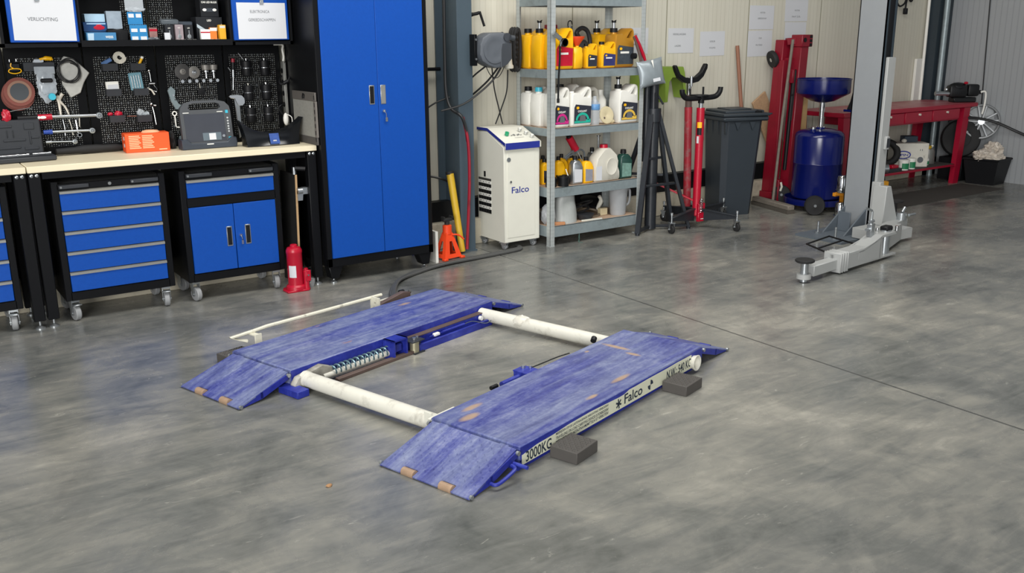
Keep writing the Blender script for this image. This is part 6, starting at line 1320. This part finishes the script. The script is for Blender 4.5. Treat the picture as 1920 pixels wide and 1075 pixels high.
for x, y in ((-.44, -.12), (-.36, .10)): m = MB(); m.cyl((x, y, .018), (x, y, .034), .022, seg=6); m.cyl((x, y, .034), (x, y, .11), .009, seg=10); m.out('anchor_bolt', steel, r)
def L_(x, y, z): return (x-px, y-py, z)
# carriage beam and gusset
m = MB(); limb(m, L_(5.84, 3.875, .083), L_(6.20, 4.01, .083), .13, .125, bev=.006); m.out('carriage_beam', liftlight, r)
m = MB(); m.prism([(-.075, .40), (-.02, .40), (.10, .12), (-.09, .10)], -.27, -.155, 'y', .004); m.bx(-.06, -.01, -.2, -.128, .12, .42, .003); m.prism([(-.30, .10), (.06, .10), (.06, .02), (-.30, .02)], -.43, -.16, 'y', .004); m.out('carriage_gusset', liftlight, r)
# swing arm towards the camera left
a0, a1 = Vector((4.73, 3.64)), Vector((5.80, 3.765))
def A(t, z): q = a0.lerp(a1, t); return L_(q.x, q.y, z)
m = MB(); limb(m, A(.05, .065), A(.45, .065), .07, .07, bev=.005); m.out('inner_arm', liftlight, r)
m = MB(); limb(m, A(.30, .074), A(.66, .074), .108, .112, bev=.005); arm = m.out('outer_arm', liftlight, r)
for t in (.30, .325, .355, .38): m = MB(); limb(m, A(t, .074), A(t+.012, .074), .126, .130, bev=.004); m.out('collar_plate', liftlight, arm)
T0 = A(.5, 0); ang = math.atan2(a1.y-a0.y, a1.x-a0.x); T = TR(A(0, 0)) @ RZ(ang)
ar = MB(T); ar.prism([(.45, .112), (.62, .112), (.86, .185), (1.04, .185), (1.06, .165), (.86, .165), (.64, .116)], -.055, .055, 'y', .003)
for q in (-.055, .045): ar.prism([(.56, .118), (.86, .168), (.88, .03), (.70, .03), (.56, .06)], q, q+.010, 'y')
ar.bx(.84, .85, -.055, .055, .03, .172); ar.bx(.66, 1.08, -.05, .05, .018, .03); ar.out('clevis', liftlight, r)
m = MB(T); m.cyl((1.0, 0, .03), (1.0, 0, .195), .036, seg=20); m.out('pivot_pin', steel, r)
m = MB(T); m.bx(.80, .85, .0, .035, .17, .26, .003); m.tube([(.825, .018, .26), (.825, .018, .34), (.82, .02, .35), (.75, .03, .375)], .008, 8); m.cyl((.76, .018, .225), (.82, .018, .225), .009); m.cyl((.80, .018, .275), (.85, .018, .275), .012); m.out('arm_lock', steel, r)
m = MB(T); m.bx(.97, 1.05, -.03, .03, .185, .222, .008); m.out('gear_cover', blackpl, r)
for x, y in ((.94, .03), (1.08, .02), (1.1, -.03)): m = MB(T); m.cyl((x, y, .178), (x, y, .212), .012, seg=10); m.out('bolt', chrome, r)
def pad(x, y, zb, par):
    m = MB(); m.cyl(L_(x, y, zb), L_(x, y, zb+.03), .045, seg=24); m.out('pad_socket', liftlight, par)
    m = MB(); m.cyl(L_(x, y, .004), L_(x, y, zb+.115), .024, seg=18); m.out('pad_stem', steel, par)
    m = MB(); m.lathe([(0, .0), (.052, 0), (.06, .006), (.06, .016), (.054, .02), (.03, .016), (0, .016)], L_(x, y, zb+.105), 28); m.out('rubber_pad', rubber, par)
pad(4.725, 3.64, .024, r)
m = MB(); g = [A(.30, .13), A(.30, .14)]
gd = [(.35, .06, .125), (.50, .30, .12), (.84, .33, .12), (.72, .07, .125)]
gm = MB(T); gm.tube([(x, y, z) for x, y, z in gd], .0065, 8); gm.tube([(.42, .17, .122), (.77, .19, .122)], .0065, 8); gm.out('foot_guard', blackpl, r)
m = MB(); limb(m, L_(6.20, 4.06, .09), L_(6.50, 4.13, .09), .08, .08); m.out('second_arm', liftlight, r)
m = MB(); m.cyl(L_(6.43, 4.10, .13), L_(6.43, 4.10, .185), .04, seg=18); m.cyl(L_(6.44, 4.10, .185), L_(6.47, 4.10, .22), .012); m.cyl(L_(6.45, 4.05, .17), L_(6.53, 4.05, .17), .010); m.out('pivot_cap', steel, r)
m = MB(); m.lathe([(0, 0), (.06, 0), (.062, .012), (0, .016)], L_(6.52, 4.22, .24), 24); m.cyl(L_(6.52, 4.22, .1), L_(6.52, 4.22, .24), .018); m.out('rubber_pad', rubber, r)
# ------------------------------------------------------------------ red workbench on the right
rb = mat('bench_red_paint', '9a0d2c', .38, var=.12); topr = mat('worn_red_top', 'a8505a', .4, var=.2, dirt='b98f8c', dirtk=.5, dirts=3)
bx0, bx1, by0, by1 = 7.25, 9.43, 5.28, 5.86
r = thing('red_workbench', 'long red steel workbench with drawers and a lower shelf by the grey wall', 'workbench', (8.305, 5.57, 0)); cx, cy = 8.305, 5.57
def X(v): return v-cx
def Y(v): return v-cy
m = MB(); m.bx(X(bx0), X(bx1), Y(by0), Y(by1), .772, .812, .004); m.mat(1).bx(X(bx0)+.01, X(bx1)-.01, Y(by0)+.01, Y(by1)-.01, .812, .814); m.out('worktop', [rb, topr], r)
m = MB(); m.bx(X(7.7), X(9.13), Y(by0)+.02, Y(by1)-.03, .655, .772, .003); m.out('drawer_case', rb, r)
for k, (a, b) in enumerate(((7.72, 8.18), (8.20, 8.64), (8.66, 9.12))):
    m = MB(); m.bx(X(a), X(b), Y(by0)+.008, Y(by0)+.022, .668, .768, .003); d = m.out('drawer', rb, r)
    m = MB(); m.cyl((X((a+b)/2), Y(by0)-.008, .742), (X((a+b)/2), Y(by0)+.01, .742), .011, seg=12); m.out('knob', natural, d)
for x, dx in ((7.31, -.02), (9.26, .02)):
    for y, dy in ((by0+.04, 0), (by1-.05, 0)):
        m = MB(); a = X(x); w = .055
        m.raw([(a-w, Y(y)-.03, .77), (a+w, Y(y)-.03, .77), (a+w, Y(y)+.03, .77), (a-w, Y(y)+.03, .77), (a-w*.8-dx*3, Y(y)-.025, 0), (a+w*.8-dx*3, Y(y)-.025, 0), (a+w*.8-dx*3, Y(y)+.025, 0), (a-w*.8-dx*3, Y(y)+.025, 0)],
              [(0, 3, 2, 1), (4, 5, 6, 7), (0, 1, 5, 4), (1, 2, 6, 5), (2, 3, 7, 6), (3, 0, 4, 7)]); m.out('leg', rb, r)
m = MB(); m.bx(X(7.35), X(9.17), Y(by0)+.02, Y(by1)-.04, .178, .20, .002); m.mat(1).bx(X(7.36), X(9.16), Y(by0)+.03, Y(by1)-.05, .2, .203); m.out('lower_shelf', [rb, mat('dark_shelf_liner', '3c3a38', .8)], r)
ZB, ZL = .814, .203
# vise
r = thing('bench_vise', 'black bench vise with a red knob on the far right end of the red bench', 'vise', (9.33, 5.40, ZB), R(-32))
m = MB(); m.bx(-.12, .12, -.06, .06, 0, .05, .01); m.bx(-.16, .02, -.055, .055, .05, .17, .02, seg=2); m.bx(.03, .15, -.05, .05, .06, .18, .02, seg=2); m.ell((-.06, 0, .15), (.1, .06, .05), 14); m.bx(.0, .18, -.03, .03, .08, .12, .006); m.out('vise_body', mat('greasy_black_iron', '17181a', .4, .3), r)
m = MB(); m.cyl((-.15, -.02, .09), (-.30, -.02, .09), .022, seg=14); m.mat(1).cyl((-.19, -.02, .125), (-.19, -.02, .14), .02, seg=10); m.out('spindle', [steel, chrome], r)
m = MB(); m.ell((-.0, -.04, .195), (.022, .02, .014), 10); m.out('red_knob', red, r)
m = MB(); m.tube([(.17, -.03, .10), (.21, -.05, .10), (.215, -.05, -.02), (.20, -.05, -.12)], .010, 8, sub=4); m.out('white_hook', white, r)
r = thing('glass_jar', 'grey metal canister with amber and white tops on the lower bench shelf', 'canister', (8.98, 5.50, ZL))
m = MB(); m.lathe([(0, 0), (.07, 0), (.073, .01), (.068, .12), (.06, .15), (0, .15)], (0, 0, 0), 22); m.out('canister', mat('dull_tin', '7c7c78', .4, .5, var=.3), r)
m = MB(); m.blob((-.01, 0, .165), (.05, .04, .022), .4, 3, 5, 2); m.out('amber_top', yellowpipe, r)
m = MB(); m.ell((.05, -.01, .175), (.016, .014, .012), 10); m.ell((-.03, .0, .195), (.010, .010, .012), 8); m.out('white_top', white, r)
r = thing('white_carton', 'white carton with blue oval print on the lower shelf of the red bench', 'carton', (8.66, 5.52, ZL), R(-36))
m = MB(); m.bx(-.165, .165, -.1, .1, 0, .235, .003); m.out('box', mat('soiled_white_card', 'c9c6bc', .8, dirt='8d887d', dirtk=.3, dirts=14), r)
m = MB(); pts = [(-.085+.078*math.cos(t), -.1012, .12+.042*math.sin(t)) for t in [2*PI*k/28 for k in range(28)]]; q = [(-.085+.066*math.cos(t), -.1012, .12+.031*math.sin(t)) for t in [2*PI*k/28 for k in range(28)]]
m.raw(pts+q, [(k, (k+1) % 28, 28+(k+1) % 28, 28+k) for k in range(28)]); m.out('oval_print', navy, r)
m = MB(); m.text('SPIN', (-.085, -.1015, .108), (1, 0, 0), (0, 0, 1), .1, .024, .02, 'C'); m.out('lettering', navy, r)
m = MB(); m.raw([(.09+.03*math.cos(t), -.1012, .07+.03*math.sin(t)) for t in [2*PI*k/20 for k in range(20)]], [tuple(range(20))]); m.out('round_print', ink, r)
for q in (.08, .1): m = MB(); m.bx(q, q+.005, -.1015, -.1, .16, .178); m.out('printed_mark', ink, r)
m = MB(); m.bx(-.07, .07, -.05, .05, 0, .06, .004); one(m, 'dark_box', mat('slate_blue_box', '2c3844', .5), 'dark slate box lying on the white carton', 'box', (8.70, 5.55, ZL+.236), R(-30))
m = MB(); m.ell((0, 0, .02), (.03, .025, .02), 12); one(m, 'cream_lump', natural, 'small cream ball of tape on the white carton', 'tape', (8.575, 5.52, ZL+.236))
for x, y, rr, h, l in ((8.36, 5.36, .048, .10, 'left white tub with green label'), (8.485, 5.36, .040, .105, 'right white tub with green label')):
    r = thing('white_tub', l+' on the lower shelf of the red bench', 'tub', (x, y, ZL), 0, 'white and green tubs'); m = MB(); m.lathe([(0, 0), (rr*.94, 0), (rr, h-.015), (rr*1.08, h-.015), (rr*1.08, h), (0, h)], (0, 0, 0), 24); m.out('tub_body', white, r)
    m = MB(); k = 10; m.raw([((rr+.001)*math.cos(R(195+i*11)), (rr+.001)*math.sin(R(195+i*11)), z) for z in (.012, h*.68) for i in range(k+1)], [(i, i+1, k+2+i, k+1+i) for i in range(k)]); m.out('green_label', mat('green_label_print', '1c7a4e', .5), r)
m = MB(); m.lathe([(0, 0), (.03, 0), (.032, .06), (.022, .07), (.022, .095), (0, .095)], (0, 0, 0), 18); m.mat(1).lathe([(.0325, .005), (.0332, .04)], (0, 0, 0), 18); one(m, 'small_tub', [white, mat('green_label_b', '1c7a4e', .5)], 'small white and green bottle right of the white carton', 'bottle', (8.86, 5.44, ZL))
m = MB(); m.bx(-.05, .05, -.03, .03, 0, .03, .004); one(m, 'red_tin', red, 'small red tin left of the white and green tubs', 'tin', (8.20, 5.37, ZL+.03))
m = MB(); m.bx(-.12, .12, -.06, .06, 0, .03, .004); one(m, 'grey_tray', darkpl, 'dark flat tray under the small red tin', 'tray', (8.16, 5.38, ZL))
for x, y, a, l in ((8.12, 5.58, 60, 'left black ring leaning at the back of the lower bench shelf'), (8.42, 5.60, 40, 'black ring leaning behind the white carton')):
    m = MB(RZ(R(-a)) @ RX(R(80))); m.tube([(.105*math.cos(t), .105*math.sin(t), 0) for t in [2*PI*i/30 for i in range(30)]], .034, 10, True); one(m, 'rubber_ring', rubber, l, 'ring', (x, y, ZL+.14), 0, 'black rubber rings on the bench shelf')
m = MB(); m.cyl((0, 0, .045), (.06, -.04, .045), .045, seg=18); m.mat(1).cyl((-.08, .0, .03), (.0, 0, .1), .012); one(m, 'chrome_part', [steel, oldred], 'round zinc part at the left end of the lower bench shelf', 'part', (7.98, 5.36, ZL))
m = MB(); m.tube([(8.02, 5.34, .19), (8.05, 5.36, .1), (7.95, 5.45, .03), (7.6, 5.5, .012)], .006, 6, sub=5); one(m, 'shelf_cable', blacktube, 'black cable trailing to the floor under the red bench', 'cable')
m = MB(); m.bx(9.255, 9.55, 5.905, 5.935, .35, 1.24, .002); one(m, 'white_board', white, 'white panel standing against the wall behind the red bench', 'panel')
m = MB(); m.cyl((9.375, 5.90, .35), (9.365, 5.91, 2.6), .016, seg=12); one(m, 'white_pipe', white, 'thin white pipe rising behind the red bench', 'pipe')
m = MB(); m.cyl((9.475, 5.762, 0), (9.465, 5.762, 4.2), .03, seg=16); one(m, 'grey_conduit', galv, 'grey conduit running up beside the dark corner column', 'conduit')
m = MB(); m.bx(9.40, 9.645, 5.80, 5.815, 0, 4.2); m.bx(9.40, 9.645, 5.815, 5.935, .345, 4.2); one(m, 'corner_column', darkcol, 'dark steel column in the corner between cream and grey wall', 'column')
# alloy wheel, tyre, tote
r = thing('alloy_wheel', 'silver spoked alloy wheel propped in the corner beside the red bench', 'wheel', (9.55, 5.29, .61)); T = RZ(R(-62)) @ RX(R(84)) @ Matrix.Scale(.8, 4)
m = MB(T); m.lathe([(.215, -.06), (.225, -.06), (.225, .05), (.218, .06), (.20, .055), (.195, .04), (.20, -.05), (.215, -.06)], (0, 0, 0), 40); m.out('rim', mat('alloy_silver', '8d9092', .45, .5), r)
for k in range(5):
    m = MB(T @ RZ(R(72*k+20)));
    for s in (-1, 1): limb(m, (.03, s*.012, .05), (.205, s*.05, .045), .022, .014, (0, 0, 1), .003)
    m.out('spoke', mat('alloy_spoke', '94979a', .5, .4) if k == 0 else bpy.data.materials['alloy_spoke'], r)
m = MB(T); m.cyl((0, 0, .035), (0, 0, .06), .04, seg=20); m.out('hub', steel, r)
m = MB(); m.bx(9.36, 9.63, 5.34, 5.60, 0, .235, .004); one(m, 'black_crate', blackpl, 'black crate behind the tote carrying the tyre', 'crate')
m = MB(RZ(R(-50)) @ RX(R(80)) @ Matrix.Scale(.74, 4)); m.lathe([(.13, -.05), (.20, -.07), (.245, -.06), (.26, -.03), (.26, .03), (.245, .06), (.20, .07), (.13, .05), (.13, -.05)], (0, 0, 0), 40); m.cyl((0, 0, -.03), (0, 0, .03), .15, seg=24); one(m, 'car_tyre', rubber, 'small black wheel standing on a crate behind the tote of plastic', 'tyre', (9.42, 5.42, .435))
r = thing('plastic_tote', 'black plastic tote overfilled with clear film beside the red bench', 'tote', (9.34, 4.97, 0), R(5))
m = MB(); a0, a1, b0, b1 = -.0, .24, .0, .27; e = .035; h = .255
P = [(a0, b0), (a1, b0), (a1, b1), (a0-.02, b1)]
lo = [(x, y, 0) for x, y in P]; hi = [(a0-e, b0-e, h), (a1+e, b0-e, h), (a1+e, b1+e, h), (a0-e-.02, b1+e, h)]; hi2 = [(x*.9+.012, y*.9+.013, h) for x, y, _ in hi]
m.raw(lo+hi+hi2+[(x*.95+.005, y*.95, .02) for x, y, _ in lo], [(3, 2, 1, 0)]+[(i, (i+1) % 4, 4+(i+1) % 4, 4+i) for i in range(4)]+[(4+i, 4+(i+1) % 4, 8+(i+1) % 4, 8+i) for i in range(4)]+[(8+i, 8+(i+1) % 4, 12+(i+1) % 4, 12+i) for i in range(4)]+[(12, 13, 14, 15)]); m.out('tote_body', blackpl, r)
m = MB()
for a, b in ((hi[0], hi[1]), (hi[1], hi[2]), (hi[2], hi[3]), (hi[3], hi[0])): m.cyl(a, b, .011, seg=8)
m.out('rim', blackpl, r)
film = mat('crumpled_clear_film', 'c9c0b4', .35, var=.25, vs=18)
m = MB(); m.blob((9.44, 5.10, .26), (.14, .14, .09), .35, 3.5, 31, 4, .03); m.blob((9.50, 5.10, .325), (.09, .09, .085), .5, 4, 37, 4); m.blob((9.35, 5.12, .29), (.10, .08, .055), .45, 4, 35, 4); one(m, 'plastic_film', film, 'heap of crumpled clear plastic film in the black tote', 'plastic film')
m = MB(); m.tube([(9.16, 5.42, .62), (9.24, 5.34, .66), (9.36, 5.25, .66), (9.48, 5.1, .62), (9.60, 4.9, .52), (9.63, 4.6, .42), (9.63, 4.2, .30)], .014, 8, sub=5); one(m, 'black_hose', blacktube, 'thick black hose running from the red bench along the grey wall', 'hose')
m = MB(); m.tube([(9.64, 5.41, 4.2), (9.64, 5.405, 1.8), (9.64, 5.36, .72)], .006, 6); one(m, 'wall_cable', blacktube, 'thin dark cable running straight down the grey wall', 'cable')
m = MB(); m.tube([(8.80, 5.90, 2.0), (8.79, 5.90, 1.84), (8.84, 5.90, 1.77), (8.93, 5.90, 1.80), (8.97, 5.9, 1.9), (9.02, 5.9, 1.82), (9.06, 5.9, 1.85), (9.05, 5.9, 2.0)], .009, 7, sub=5); m.tube([(8.97, 5.9, 1.88), (8.955, 5.9, 1.80), (8.95, 5.9, 1.75)], .009, 7); m.bx(8.93, 8.975, 5.885, 5.915, 1.69, 1.75, .004); one(m, 'hanging_plug', blackpl, 'black cable loop with plug hanging at the top of the cream wall', 'cable')
m = MB(); m.bx(7.05, 9.22, 4.79, 5.24, 0, .004); one(m, 'rubber_mat', mat('dirty_rubber_mat', '3a3733', .85, var=.2, vs=8, bump=.2, bs=150), 'dark rubber mat on the floor in front of the red bench', 'mat')
m = MB(); m.blob((0, 0, .004), (.012, .008, .006), .3, 3, 3, 2, 0); one(m, 'floor_crumb', mat('tan_crumb', 'a07a55', .8), 'tiny tan crumb lying on the open floor in front of the lift', 'crumb', (1.142, 2.81, 0))
